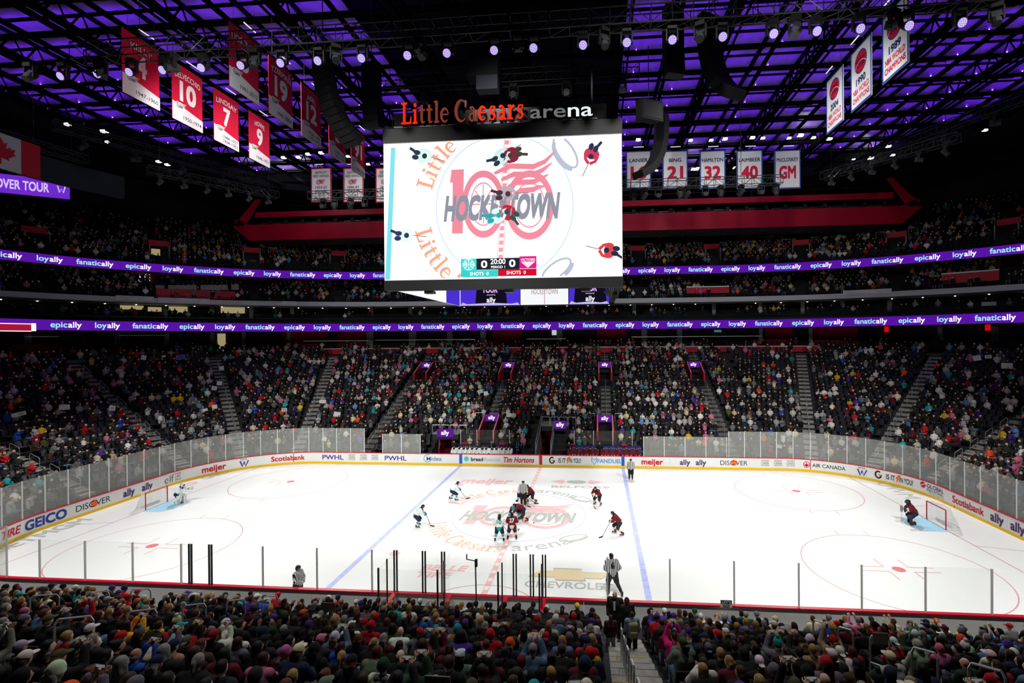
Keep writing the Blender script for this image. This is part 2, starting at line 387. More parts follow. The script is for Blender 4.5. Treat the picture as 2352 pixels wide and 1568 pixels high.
def head_prims(J, sc=1.0, face=True):
    R = Rz(-J['yaw'])@(np.array([[1, 0, 0], [0, math.cos(J.get('nod', 0)), -math.sin(J.get('nod', 0))], [0, math.sin(J.get('nod', 0)), math.cos(J.get('nod', 0))]]))
    h = np.array(J['hed']); at_ = lambda x, y, z: tuple(h+R@(np.array([x, y, z])*sc))
    p = [('e', at_(0, -.008, .02), (.076*sc, .096*sc, .098*sc), R), ('e', at_(0, .02, -.05), (.058*sc, .07*sc, .075*sc), R)]
    if face:
        p += [('c', at_(0, .086, .02), at_(0, .104, -.022), .012*sc, .016*sc), ('e', at_(.078, -.005, -.005), (.012*sc, .022*sc, .032*sc), R), ('e', at_(-.078, -.005, -.005), (.012*sc, .022*sc, .032*sc), R)]
    return p
def body_prims(J, infl=0.0, arms=1, legs=1, torso=1, head=1, wide=1.0, arm_to=1.0, hips=1, boots=1):
    p = []; i = infl; W = lambda q, x: (q[0]+x*wide, q[1], q[2])
    if torso:
        for s in (-1, 1):
            p.append(('c', W(J['pel'], .055*s), W(J['che'], .075*s), .115+i, .125*wide+i))
        p += [('c', W(J['che'], 0), lerp(J['che'], J['nek'], .6), .13+i, .09+i), ('c', J['lsh'], J['rsh'], .07+i, .07+i)]
    if head: p += [('c', lerp(J['che'], J['nek'], .5), lerp(J['nek'], J['hed'], .6), .062, .052)]+head_prims(J)
    if arms:
        for s in 'lr':
            e = lerp(J[s+'el'], J[s+'ha'], arm_to)
            p += [('c', J[s+'sh'], J[s+'el'], .058*wide+i, .046+i), ('c', J[s+'el'], e, .044+i, .032+i)]
    if hips: p += [('c', J['lhip'], J['rhip'], .1+i, .1+i)]
    if legs:
        for s in 'lr':
            p += [('c', J[s+'hip'], J[s+'kn'], .088+i, .062+i), ('c', J[s+'kn'], J[s+'an'], .06+i, .042+i)]
            if boots: p += [('c', J[s+'an'], J[s+'toe'], .045, .038)]
    return p
def hand_mesh(name, curl, m):
    """palm, four unequal fingers and a side thumb; wrist at origin, fingers along +Y, palm facing -Z"""
    p = [('e', (0, .045, 0), (.042, .05, .017))]
    for x, L in ((-.03, .058), (-.01, .07), (.011, .074), (.031, .064)):
        a = np.array([x, .085, 0]); b = a+np.array([x*.1, L*.5*math.cos(curl), -L*.5*math.sin(curl)]); c = b+np.array([0, L*.55*math.cos(2.1*curl), -L*.55*math.sin(2.1*curl)])
        p += [('c', a, b, .0095, .009), ('c', b, c, .009, .0075)]
    a = np.array([-.036, .03, -.004]); b = a+np.array([-.03, .03, -.012]); c = b+np.array([.004, .032, -.01*(1+curl)])
    p += [('c', a, b, .013, .0105), ('c', b, c, .0105, .0085), ('c', (0, -.02, 0), (0, .03, 0), .022, .02)]
    return sdf_obj_mesh(name, p, .0085, m, k=.008)
# ================================================================= SETTING
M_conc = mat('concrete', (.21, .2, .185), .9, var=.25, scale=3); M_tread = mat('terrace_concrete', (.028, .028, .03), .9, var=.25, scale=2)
M_black = mat('black_paint', (.006, .006, .007), .7); M_dark = mat('dark_grey', (.022, .023, .026), .7); M_steel = mat('steel', (.55, .56, .57), .35, .7)
M_red = mat('arena_red', srgb('b00a2c'), .5, var=.06, scale=1); M_white = mat('white_paint', (.8, .8, .8), .5); M_grey = mat('mid_grey', (.2, .2, .21), .6)
M_ice = mat('ice', (.87, .885, .87), .28, var=.012, scale=1.5); M_alu = mat('truss_metal', (.06, .06, .064), .45, .6)
# ---- ice sheet
ring = []
for t in svals(-HALF, HALF, 4, 16)[:-1]: p, _ = path(t, .02); ring.append((*p, 0))
floor = MB().add(ring, [tuple(range(len(ring)-1, -1, -1))]).build('floor', M_ice); floor['kind'] = 'structure'; floor['label'] = 'white ice sheet of the rink with faded lines and logos'
I_red = mat('ice_red', srgb('f3bdbf'), .4, var=.1, scale=3); I_dred = mat('ice_deep_red', srgb('e27a80'), .4, var=.05, scale=3); I_blue = mat('ice_blue', srgb('b3bcf3'), .4, var=.12, scale=3); I_grey = mat('ice_grey', srgb('b9beb6'), .4, var=.1, scale=3)
I_line = mat('ice_thin_line', srgb('d9a3a4'), .4); I_or = mat('ice_orange', srgb('f6c0a8'), .4, var=.1); I_crease = mat('ice_crease_blue', srgb('a9d9f2'), .4, var=.06, scale=3); I_gold = mat('ice_gold', srgb('e8d4ac'), .4); I_thin = mat('ice_thin_blue', srgb('c3caf0'), .4); I_gline = mat('ice_goal_line', srgb('cf9c9c'), .4)
flat = lambda z=.006, o=(0, 0), ux=(1, 0), uy=(0, 1): plane((o[0], o[1], z), (*ux, 0), (*uy, 0))
_zi = [0.0015]
def icepart(name, VFs, m, o=(0, 0), ux=(1, 0), uy=(0, 1), **k):
    _zi[0] += .00016; mb = MB(); art(join2(*VFs) if isinstance(VFs, list) else VFs, flat(_zi[0], o, ux, uy), mb)
    return mb.build(name, m, floor, **k)
for sx in (-1, 1):
    icepart('blue_line', rect(-.15, -HY, .15, HY), I_blue, (sx*7.77, 0))
    yl = math.sqrt(max(0, RC**2-(27.13-LS)**2))+HY-RC
    icepart('goal_line', rect(-.035, -yl, .035, yl), I_gline, (sx*27.13, 0))
    cre = [(0, -1.22)]+[(-sx*1.83*math.cos(a), 1.83*math.sin(a)) for a in np.linspace(-.73, .73, 14)]+[(0, 1.22)]
    icepart('goal_crease', poly(cre if sx > 0 else cre[::-1]), I_crease, (sx*27.13, 0)); icepart('crease_line', stroke(cre[1:-1], .05), I_gline, (sx*27.13, 0))
    icepart('trapezoid_line', [stroke([(0, 3.3*t), (sx*3.3, 4.2*t)], .05) for t in (-1, 1)], I_gline, (sx*27.13, 0))
    for sy in (-1, 1):
        c = (sx*21.03, sy*6.71)
        icepart('faceoff_circle', stroke(arc(0, 0, 4.57, 0, 357, 90), .055, True), I_line, c)
        icepart('faceoff_dot', disc(0, 0, .31, 24), I_dred, c)
        hs = []
        for a in (-1, 1):
            for b in (-1, 1): hs += [rect(*sorted((a*.62, a*1.9))[:1], b*.26-.025, sorted((a*.62, a*1.9))[1], b*.26+.025), rect(a*.62-.025, min(b*.26, b*1.2), a*.62+.025, max(b*.26, b*1.2))]
        hs += [rect(a*.87-.025, min(b*4.57, b*5.2), a*.87+.025, max(b*4.57, b*5.2)) for a in (-1, 1) for b in (-1, 1)]
        icepart('faceoff_marks', hs, I_line, c)
        icepart('neutral_dot', disc(0, 0, .31, 24), I_red, (sx*6.1, sy*6.71))
icepart('center_line', [rect(-.15, -HY, -.11, HY), rect(.11, -HY, .15, HY)]+[rect(-.11, y, .11, y+.5) for y in np.arange(-12.6, 12.6, .86)], I_red)
icepart('center_circle', stroke(arc(0, 0, 4.57, 0, 357, 120), .05, True), I_thin)
icepart('referee_crease', stroke(arc(0, -HY, 3.05, 0, 180, 40), .05), I_line)
def logo100():
    """hundred-years emblem: red shapes and the grey word over it, the word 1 wide, centred"""
    R = [poly([(-.44, .235), (-.33, .235), (-.345, -.19), (-.44, -.19), (-.43, .15), (-.455, .15)]), stroke(arc(-.16, .0, .165, 0, 357, 50, .2), .045, True), stroke(arc(-.16, 0, .11, 0, 357, 40, .14), .008, True), stroke(arc(.245, -.015, .19, 0, 357, 50, .205), .045, True), stroke(arc(.245, -.015, .13, 0, 357, 40, .145), .008, True)]
    for k in range(4): R.append(stroke([(-.06+.06*k, .2-.045*k), (.08+.03*k, .245-.055*k), (.28, .235-.05*k), (.38-.02*k, .265-.055*k), (.47-.03*k, .33-.075*k)], [.02, .035, .035, .03, .008]))
    for a in range(8): R.append(stroke([(-.16+.03*math.cos(a*PI/4), .04*math.sin(a*PI/4)), (-.16+.1*math.cos(a*PI/4), .13*math.sin(a*PI/4))], .008))
    V, F = fit2d(text2d('HOCKEYTOWN', .05), .2, 1.0); V[:, 1] -= .1; V[:, 1] *= 1+.12*np.abs(V[:, 0]); V[:, 0] += .12*V[:, 1]
    return join2(*R), (V, F)
LG = logo100()
icepart('anniversary_emblem', mv(LG[0], 0, -.35, s=8.6, sx=7.9), I_red); icepart('hockeytown_lettering', mv(LG[1], 0, -.35, s=8.4, sx=7.7), I_grey)
def ring_text(VF, R, top, a0):
    V, F = VF; a = a0-V[:, 0]/R if top else a0+V[:, 0]/R; r = R+V[:, 1] if top else R-V[:, 1]
    return np.stack([r*np.cos(a), r*np.sin(a)], 1), F
LC = serif_word('Little Caesars')
icepart('arena_name_lettering', [ring_text(mv(LC, s=1.6, sx=1.1), 4.95, True, math.radians(122)), ring_text(mv(LC, s=1.6, sx=1.02, dy=-1.15), 5.0, False, math.radians(234))], I_or)
ar_ = fit2d(text2d('arena', .0), 1.1)
icepart('arena_name_lettering', [ring_text(mv(ar_, dy=.1), 4.95, True, math.radians(65)), ring_text(mv(ar_, dy=-.95), 5.0, False, math.radians(293))], I_grey)
pk = join2(stroke(arc(0, 0, .9, 0, 357, 36, .38), .1, True), stroke(arc(.1, -.12, .8, 190, 350, 20, .38), .18))
icepart('puck_emblem', [mv(pk, 4.1, 3.75, rot=-.6), mv(pk, 3.9, -3.75, rot=.55)], I_grey)
icepart('store_lettering', mv(fit2d(text2d('meijer', .03), 1.5, 4.4, .73), shear=.12), I_red, (-4.1, 7.2))
icepart('sponsor_emblem', [poly([(-2.2, .2), (-1.2, -.5), (-.9, .1), (-1.2, .7)]), poly([(2.2, .2), (1.2, .7), (.9, .1), (1.2, -.5)])], I_red, (3.6, 8.0)); icepart('sponsor_emblem', disc(0, .1, .85, 20, .5), I_grey, (3.6, 8.0)); icepart('sponsor_lettering', fit2d(text2d('BELFOR', .025), .6, 4.2), I_grey, (3.7, 6.4))
icepart('tire_shop_lettering', [mv(fit2d(text2d('BELLE', .03), .62, 2.4), dy=.05, dx=.25, shear=.2), mv(fit2d(text2d('TIRE', .03), .62, 1.9), dy=-.75, dx=-.1, shear=.2)], I_red, (-3.0, -8.6))
bw = lambda e: poly([(-2.9-e, -.45-e*.4), (-1.0, -.45-e*.4), (-1.0+.1, -.75-e), (1.2+e, -.75-e), (1.2+e*.5, -.45-e*.4), (2.5, -.45-e*.4), (3.1+e, .3+e*.4), (1.0, .3+e*.4), (1.0, .7+e), (-1.1-e, .7+e), (-1.1, .3+e*.4), (-2.2, .3+e*.4)])
icepart('car_emblem', mv(bw(.16), s=.78, sx=.68), I_grey, (3.9, -8.5)); icepart('car_emblem', mv(bw(-.02), s=.78, sx=.68), I_gold, (3.9, -8.5)); icepart('car_lettering', fit2d(text2d('CHEVROLET', .015), .66, 4.3), I_grey, (3.95, -9.95))
icepart('betting_lettering', mv(fit2d(text2d('BETMGM', .025), 1.2, 5.4), shear=.1), I_grey, (-29.1, -5.6), (0, 1), (-1, 0)); icepart('betting_emblem', [stroke([(-.8, -.4), (-.2, .5), (0, -.3), (.5, .5), (.9, -.3)], .25)], I_grey, (-29.2, -9.3), (0, 1), (-1, 0))
icepart('tools_lettering', fit2d(text2d('GARDNER', .025), .9, 4.2), I_grey, (-28.7, 9.0), (.12, .99), (-.99, .12)); icepart('tools_emblem', stroke(arc(0, .4, .6, 0, 350, 20, .35), .25, True), I_red, (-28.9, 5.4), (0, 1), (-1, 0))
icepart('mortgage_lettering', fit2d(text2d('UWM', -.005), 1.25, 4.0), I_grey, (28.4, 7.4), (0, -1), (1, 0)); icepart('mortgage_lettering', fit2d(text2d('UWM', -.005), 1.25, 4.0), I_grey, (28.6, -7.6), (0, -1), (1, 0))
# ---- dasher boards
M_board = mat('board_white', (.82, .83, .81), .35, var=.015, scale=1); M_yel = mat('kick_yellow', srgb('f5c400'), .4); M_cap = mat('cap_red', srgb('c8102e'), .35); M_bblue = mat('board_blue', srgb('1d5fc0'), .4); M_bred = mat('board_red', srgb('c4122f'), .4)
boards = thing('dasher_boards', 'white dasher boards with sponsor adverts and yellow kick plate around the ice', 'rink boards')
for t in np.arange(-HALF, HALF-.1, HALF*2/66):
    MB().slab([t+.004]+[q for q in svals(t+.02, t+HALF*2/66-.02, 4, 48)]+[t+HALF*2/66-.004], [(0, .2), (.03, .2), (.03, .02), (.11, .02), (.11, 1.07), (0, 1.07)]).build('board_panel', M_board, boards)
full = svals(-HALF, HALF, 4, 48)
MB().slab(full, [(-.012, .004), (.02, .004), (.02, .2), (-.012, .2)], caps=False).build('kick_plate', M_yel, boards)
MB().slab(full, [(-.015, 1.07), (.17, 1.07), (.17, 1.12), (-.015, 1.12)], caps=False).build('cap_rail', M_cap, boards)
for s, m in ((0, M_bred), (-7.77, M_bblue), (7.77, M_bblue)): MB().slab([s-.15, s+.15], [(-.006, .2), (.01, .2), (.01, 1.07), (-.006, 1.07)]).build('board_stripe', m, boards)
for s in (-LS-2.6, LS+2.6): MB().slab([s-.03, s+.03], [(-.006, .2), (.01, .2), (.01, 1.07), (-.006, 1.07)]).build('board_stripe', M_bred, boards)
for s in (-LS-LA-1.1, LS+LA+1.1): MB().slab([s-.03, s+.03], [(-.014, .02), (.01, .02), (.01, .2), (-.014, .2)]).build('board_stripe', M_bred, boards)
_ss = np.arange(-HALF*.72, HALF*.72, .05)
_su = proj(np.array([(*path(s, 0)[0], .6) for s in _ss]))
def s_at(u):
    ok = (_su[:, 2] > 5); c = np.where(ok, np.abs(_su[:, 0]-u), 1e9); c = np.where(np.abs(_ss) < LS+LA+LE+4, c, 1e9); return float(_ss[int(np.argmin(c))])
INK = {k: mat('ink_'+k, srgb(v), .5) for k, v in dict(black='161616', red='c81029', purple='4d2a66', blue='2b3f9e', lblue='5b9bd5', teal='4fc8c4', orange='f26a21', violet='41338f', navy='1d2a5c', grey='9aa3a8', cyan='3f7fb5', white='efefef').items()}
def ad(u, name, items, du=0):
    s = s_at(u)
    for VF, ink in items: art(VF, onpath(s, -.007, .64), (mb := MB())); mb.build(name, INK[ink], boards)
T = lambda t, h, b=.02, w=None, dy=0, dx=0, shear=0: mv(fit2d(text2d(t, b), h, w), dx, dy-h/2, shear=shear)
def woody(u): ad(u, 'advert_lettering', [(join2(T('WOODY', .19, .0, .72, .23), T('CREEK', .19, .0, .72, .0), T('DISTILLERS', .1, .0, .72, -.19)), 'black')])
def discover(u): ad(u, 'advert_lettering', [(join2(T('DISC', .45, .0, dx=-.62), T('VER', .45, .0, dx=.66)), 'black'), (disc(.0, 0, .26), 'orange')])
def isit(u): ad(u, 'advert_lettering', [(join2(T('IS IT', .44, .02, .7, dx=-.4), T('IN YOU?', .44, .02, 1.1, dx=.85)), 'black'), (poly([(.05, -.35), (.3, .0), (.2, 0), (.45, .35), (.15, .3), (-.02, -.02), (.1, -.02)]), 'orange'), (stroke(arc(-1.35, 0, .22, 50, 360, 20, .27), .13), 'black'), (rect(-1.37, -.06, -1.1, .03), 'orange')])
def pwlogo(u): ad(u, 'advert_emblem', [(join2(T('PWHL', .13, .02, .55, .3), stroke([(-.32, .17), (-.12, -.36), (.0, .0)], .13), stroke([(.0, .1), (.12, -.36), (.36, .17)], .11)), 'violet')])
ad(22, 'advert_lettering', [(T('BELLE TIRE', .5, .03, 3.2, shear=.2, dx=-.9), 'red')]); ad(105, 'advert_lettering', [(T('GEICO', .62, .04, 2.6), 'blue')]); discover(217)
for u in (297, 338): ad(u, 'advert_lettering', [(T('ally', .55, .035, .95), 'purple')])
ad(400, 'advert_lettering', [(join2(T('elf', .68, -.012, dx=-.45), T('EYES', .17, .005, .5, .24, .35), T('LIPS', .17, .005, .45, 0, .33), T('FACE', .17, .005, .5, -.24, .35)), 'black')])
ad(491, 'advert_lettering', [(T('meijer', .55, .035, 2.0), 'red')]); pwlogo(560); ad(662, 'advert_lettering', [(T('Scotiabank', .48, .03, 3.0), 'red')])
for u in (765, 909): ad(u, 'advert_lettering', [(T('PWHL', .46, .02, 2.2), 'violet')])
for u in (808, 835, 861): woody(u)
ad(995, 'advert_lettering', [(join2(T('Midea', .42, .01, 1.5, dx=.1), stroke(arc(-.55, 0, .36, 60, 330, 16), .05)), 'cyan')])
ad(1102, 'advert_lettering', [(join2(T('bread', .36, .03, 1.2, dx=-.25)), 'black'), (T('financial', .36, -.005, 1.5, dx=1.2), 'grey'), (disc(-1.3, .02, .24), 'teal')]); ad(1190, 'advert_lettering', [(T('Tim Hortons', .52, .03, 3.0, shear=.2), 'red')])
isit(1300); ad(1388, 'advert_lettering', [(join2(T('FANDUEL', .38, .03, 2.3, dx=.5), stroke([(-1.15, .33), (-1.2, 0), (-.95, -.35), (-.72, 0), (-.76, .33)], .09), stroke([(-1.05, .2), (-.95, 0), (-.85, .2)], .08)), 'lblue')])
ad(1498, 'advert_lettering', [(T('meijer', .52, .035, 2.0), 'red')])
for u in (1574, 1610): ad(u, 'advert_lettering', [(T('ally', .5, .03, .95), 'purple')])
discover(1687)
for u in (1757, 1787, 1817): woody(u)
ad(1893, 'advert_lettering', [(T('AIR CANADA', .34, .01, 2.6, dx=.35), 'black'), (stroke(arc(-1.4, 0, .25, 0, 350, 20), .06, True), 'red'), (poly([(-1.4, -.2), (-1.55, -.1), (-1.58, .05), (-1.47, .02), (-1.4, .2), (-1.33, .02), (-1.22, .05), (-1.25, -.1)]), 'red')])
pwlogo(1980); isit(2057); ad(2142, 'advert_lettering', [(join2(T('GLOBAL', .3, .02, 1.6, .17, .3), T('INDUSTRIAL', .2, .01, 1.6, -.13, .3)), 'navy'), (T('We can supply that', .13, 0, 1.5, -.33, .4), 'grey'), (disc(-.85, .14, .24), 'red'), (stroke([(-1.05, .05), (-.65, .25)], .05), 'white')])
ad(2222, 'advert_lettering', [(T('Scotiabank', .5, .03, 2.9), 'red')]); ad(2290, 'advert_lettering', [(T('ally', .58, .035, 1.05), 'purple')]); ad(2338, 'advert_lettering', [(T('ally', .58, .035, 1.05), 'purple')])
# ---- rink glass: every pane and post
G_far = glassmat('rink_glass_hazy', (.93, .94, .92), (.75, .77, .73), .19, .5); G_near = glassmat('rink_glass_clear', (.985, .99, .985), (.6, .62, .6), .03, .1)
M_post = mat('post_grey', (.72, .73, .73), .4); M_bpost = mat('post_black', (.015, .015, .016), .4)
glass = thing('rink_glass', 'tall clear panes between steel posts standing on the rink boards', 'rink glass', (0, 0, 0))
def pane(s0, s1, D, z0, z1, m, name='glass_pane'):
    MB().slab([s0]+[q for q in svals(s0+.01, s1-.01, 3, 24)]+[s1], [(D, z0), (D+.012, z0), (D+.012, z1), (D, z1)]).build(name, m, glass)
def post(s, D, z0, z1, m=None, w=.055): 
    p, n = path(s, D); MB().box((*p, (z0+z1)/2), (w, w, z1-z0), 0, Rz(math.atan2(n[1], n[0]))).build('glass_post', m or M_post, glass)
SN = lambda x: (HALF-abs(x))*(1 if x >= 0 else -1)
far_end = [walk(LS-7.5, SN(21.5), 0, 1.42), walk(-SN(21.5), -(LS-7.5), 0, 1.42)]
for sg in (1, -1):
    a = walk(9.7 if sg > 0 else 11.8, LS-4.5, 0, 1.9); b = walk(LS-4.5, HALF-21.0, 0, 1.42)
    for L, h in ((a, 2.98), (b, 3.5)):
        for s0, s1 in zip(L[:-1], L[1:]):
            q = sorted((sg*(s0+.03), sg*(s1-.03))); pane(q[0], q[1], .06, 1.12, h, G_far)
        for s0 in L: post(sg*s0, .066, 1.12, h)
    if sg: e_last = b[-1]
NU = [95, 199, 308, 419, 440, 486, 606, 730, 856, 910, 975, 1019, 1183, 1222, 1250, 1395, 1538, 1685, 1833, 1977, 2123, 2275]
NX = [float(at(u, 1300, y=-HY)[0]) for u in NU]; NX = [x for x in NX if abs(x) < 21]
for x0, x1 in zip(NX[:-1], NX[1:]):
    MB().box(((x0+x1)/2, -HY-.07, 2.03), (x1-x0-.06, .012, 1.82)).build('glass_pane', G_near, glass)
for u, x in zip(NU, NX):
    blk = u in (440, 486, 910, 975, 1019, 1183, 1222, 1250)
    for k in ((-.06, .06) if blk else (0,)): MB().box((x+k, -HY-.066, 2.03), (.06, .06, 1.82)).build('glass_post', M_bpost if blk else M_post, glass)
# penalty boxes: back and side glass, boards, bench counter
PB = (NX[9], NX[14]) if len(NX) > 14 else (-3.3, 3.2)
PBx0, PBx1 = float(at(910, 1300, y=-HY)[0]), float(at(1250, 1300, y=-HY)[0])
pbox = thing('penalty_box', 'penalty boxes with black posts and red topped side boards in front of the crowd', 'penalty box', ((PBx0+PBx1)/2, -HY-1, 0)); _l = lambda x, y, z: (x-(PBx0+PBx1)/2, y+HY+1, z)
for x in (PBx0, -.95, 1.5, PBx1):
    MB().box(_l(x, -13.9, .55), (.1, 1.7, 1.06)).build('side_board', M_board, pbox); MB().box(_l(x, -13.9, 1.1), (.2, 1.7, .06)).build('side_cap', M_cap, pbox)
    MB().box(_l(x, -13.9, 2.05), (.012, 1.6, 1.8)).build('side_pane', G_near, pbox); MB().box(_l(x, -14.72, 1.95), (.06, .06, 2.0)).build('post', M_bpost, pbox); MB().box(_l(x, -13.9, 1.95), (.05, .05, 2.0)).build('post', M_bpost, pbox)
MB().box(_l((PBx0+PBx1)/2, -14.72, .65), (PBx1-PBx0, .1, 1.26)).build('back_board', M_dark, pbox)
for a, b in ((PBx0, -.95), (-.95, 1.5), (1.5, PBx1)): MB().box(_l((a+b)/2, -14.7, 2.1), (b-a-.06, .012, 1.6)).build('back_pane', G_near, pbox)
MB().box(_l(.3, -14.2, .8), (2.3, .5, .05)).build('counter', M_board, pbox); MB().box(_l(.3, -14.3, .4), (2.2, .3, .75)).build('counter_base', M_board, pbox)
for x in (-2.1, 2.4): MB().box(_l(x, -14.4, .45), (1.6, .35, .06)).box(_l(x-.6, -14.4, .22), (.06, .3, .42)).box(_l(x+.6, -14.4, .22), (.06, .3, .42)).build('bench', M_board, pbox)
# ---- lower bowl
ROW, RISE, D0, Z0 = .84, .374, 1.8, .6
rowD = lambda i: D0+ROW*i
rowZ = lambda i: Z0+RISE*i
NROW = 26
AISLES = [-6.4, 6.4, -18.4, 18.4]+[sg*(LS+RC*math.radians(a)) for sg in (-1, 1) for a in (19, 45, 70)]+[sg*(LS+LA+LE/2) for sg in (-1, 1)]+[sg*(HALF-x) for sg in (-1, 1) for x in (6.4, 12.3, 19)]
PORT_UP = [-17.6, -6.4, 6.4, 17.8]; PORT_LO = [-6.2, 6.2]
CUTS = [(s-.8, s+.8, 15.9, 18.6) for s in PORT_UP]+[(s-.8, s+.8, 4.1, 6.9) for s in PORT_LO]+[(-.75, .85, 1.5, 6.9), (-11.5, -8.6, 1.5, 4.4)]
def incut(s, D, pad=0): return any(a-pad < s < b+pad and c-.42-pad < D < d+.42 for a, b, c, d in CUTS)
def terrace(name, s0, s1, rows, DF, ZF, mats, last_wall=None):
    sv = svals(s0, s1, 4, 10); sv = sorted(set(sv+[q for c in CUTS for q in c[:2] if s0 < q < s1])) if name == 'lower_bowl_floor' else sv
    mb = MB()
    for i in range(rows):
        a, b, z, zp = DF(i), DF(i+1), ZF(i), ZF(i-1) if i else (0.0 if name == 'lower_bowl_floor' else ZF(0)-.3)
        for q, r in zip(sv[:-1], sv[1:]):
            if name == 'lower_bowl_floor' and incut((q+r)/2, (a+b)/2, -.05): continue
            P = [path(t, D)[0] for t, D in ((q, a), (r, a), (r, b), (q, b))]
            mb.add([(*P[0], z), (*P[1], z), (*P[2], z), (*P[3], z)], [(0, 1, 2, 3)]); mb.add([(*P[0], zp), (*P[1], zp), (*P[1], z), (*P[0], z)], [(0, 1, 2, 3)])
    o = mb.build(name, mats); o['kind'] = 'structure'; return o
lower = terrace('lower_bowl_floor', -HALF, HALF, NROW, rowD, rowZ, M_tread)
mb = MB(); mb.band(full, .1, 0.02, 1.85, 0.02); mb.build('floor_walkway', M_dark)['kind'] = 'structure'
# ---- aisle steps: near centre aisle piece by piece, the others one mesh each
M_nose = mat('step_nosing', srgb('b5a642'), .8); M_step = mat('step_concrete', (.32, .31, .28), .9, var=.2, scale=4); M_stepdim = mat('step_concrete_dim', (.16, .155, .14), .9, var=.2, scale=3)  # last one is a darker copy of the step concrete, dimness put into its colour
def step_geo(s, i, h, wd, mb, m=0, dz=0):
    p, n = path(s, rowD(i)+ROW*.25 if h else rowD(i)-ROW*.25); return p, n
aisle_objs = []
for s in AISLES:
    near = abs(s) > HALF-20 and abs(s) > LS+2*LA+LE; x_near = HALF-abs(s)
    if near and s > 0 and abs(x_near-6.4) < .1:
        st = link('aisle_steps', None); st['kind'] = 'structure'; st['label'] = 'concrete aisle stairs with a yellow step nosing between near seats'
        for i in range(1, 19):
            y = -HY-rowD(i); MB().box((6.4, y+.21, rowZ(i)-RISE*.75), (1.25, .42, RISE*.5)).build('step', M_step, st)
            MB().box((6.4, y+.395, rowZ(i)-RISE*.5+.004), (1.25, .04, .01)).build('nosing', M_nose if i % 4 == 1 else M_step, st)
            MB().box((6.4, y-.36, rowZ(i)+.006), (1.25, .84, .012)).build('step', M_step, st)
        continue
    mb = MB()
    for i in range(1, NROW):
        D, z = rowD(i), rowZ(i)
        if incut(s, D, .3) or incut(s, D-.5, .3): continue
        p, n = path(s, D-.2); R = Rz(math.atan2(n[1], n[0])); mb.box((*p, z-RISE*.75), (.42, 1.15, RISE*.5), 0, R)
        p, n = path(s, D+.42); mb.box((*p, z+.006), (.84, 1.15, .012), 0, R)
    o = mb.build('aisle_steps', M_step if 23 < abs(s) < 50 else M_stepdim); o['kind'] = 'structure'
# ---- handrails
def rail_loop(name, s, i0, i1, lab, off=0.0, h=.95, r=.024, dim=False):
    t = thing(name, lab, 'handrail', (0, 0, 0), 0, 'handrails in the aisles')
    P = lambda D, z: (*(path(s, D)[0]+off*np.array([-path(s, D)[1][1], path(s, D)[1][0]])), z)
    a, b = P(rowD(i0)+.2, rowZ(i0)), P(rowD(i1)+.2, rowZ(i1)); up = lambda q, k: (q[0], q[1], q[2]+k)
    t.location = a; L = lambda q: tuple(np.array(q)-np.array(a))
    c = lambda q, w, k: up(tuple(np.array(q)*(1-w)+np.array(w and b or q)*w), k)
    ea, eb = tuple(np.array(a)+(np.array(b)-np.array(a))*.1), tuple(np.array(b)+(np.array(a)-np.array(b))*.1)
    pts = [a, up(a, h-.12), up(ea, h), up(eb, h), up(b, h-.12), b]
    MB().pipe([L(q) for q in pts], r, 6).build('rail', M_steel, t); MB().tube(L(up(a, h*.5)), L(up(b, h*.5)), r*.8, 6).build('mid_rail', M_steel, t)
    return t
ORD = ['first', 'second', 'third', 'fourth', 'fifth', 'sixth', 'seventh', 'eighth', 'ninth', 'tenth', 'eleventh', 'twelfth', 'thirteenth', 'fourteenth', 'fifteenth', 'sixteenth', 'seventeenth', 'eighteenth', 'nineteenth', 'twentieth'] + ['%dth' % k for k in range(21, 130)]
for k in (21, 31, 41, 51, 61, 71, 81, 91, 101, 121): ORD[k-1] = '%dst' % k
for k in (22, 32, 42, 52, 62, 72, 82, 92, 102, 122): ORD[k-1] = '%dnd' % k
for k in (23, 33, 43, 53, 63, 73, 83, 93, 103, 123): ORD[k-1] = '%drd' % k
for nm, x, rows in (('the central near stairs', 6.4, range(4, 17, 2)), ('the near stairs left of the penalty box', -6.4, range(2, 15, 2)), ('the far right near stairs', 12.3, range(3, 13, 2)), ('the far left near stairs', -12.3, range(1, 9, 2))):
    s = (HALF-abs(x))*(1 if x > 0 else -1)
    for q, i in enumerate(rows): rail_loop('aisle_handrail', s, i, i+1, f'steel tube handrail in {nm}, {ORD[q]} up', off=-.25 if x == 6.4 else 0, h=.95 if x == 6.4 else 1.35)
names = {-6.4: 'far stairs left of centre', 6.4: 'far stairs right of centre', -18.4: 'far stairs behind the left blue line', 18.4: 'far stairs behind the right blue line'}
k_ = 0
for s in AISLES:
    if abs(s) > LS+LA+LE: continue
    if s in names: nm = names[s]
    else: nm = f'{ORD[[0, 0, 1, 2, 3][1+sum(abs(s)-LS > q for q in (4, 8, 12))]]} {"left" if s < 0 else "right"} corner stairs'
    rr = [(1, 3), (4, 6), (7, 9), (10, 12), (13, 15), (19, 21), (22, 24)] if s in names else [(1, 2), (3, 4), (5, 6), (7, 8), (9, 10), (12, 14), (16, 18), (20, 22)]
    for q, (i, j) in enumerate(rr):
        if incut(s, rowD(i), .3) or incut(s, rowD(j), .3): continue
        rail_loop('aisle_handrail', s, i, j, f'steel handrail on {nm}, {ORD[q]} up from ice', r=.022)
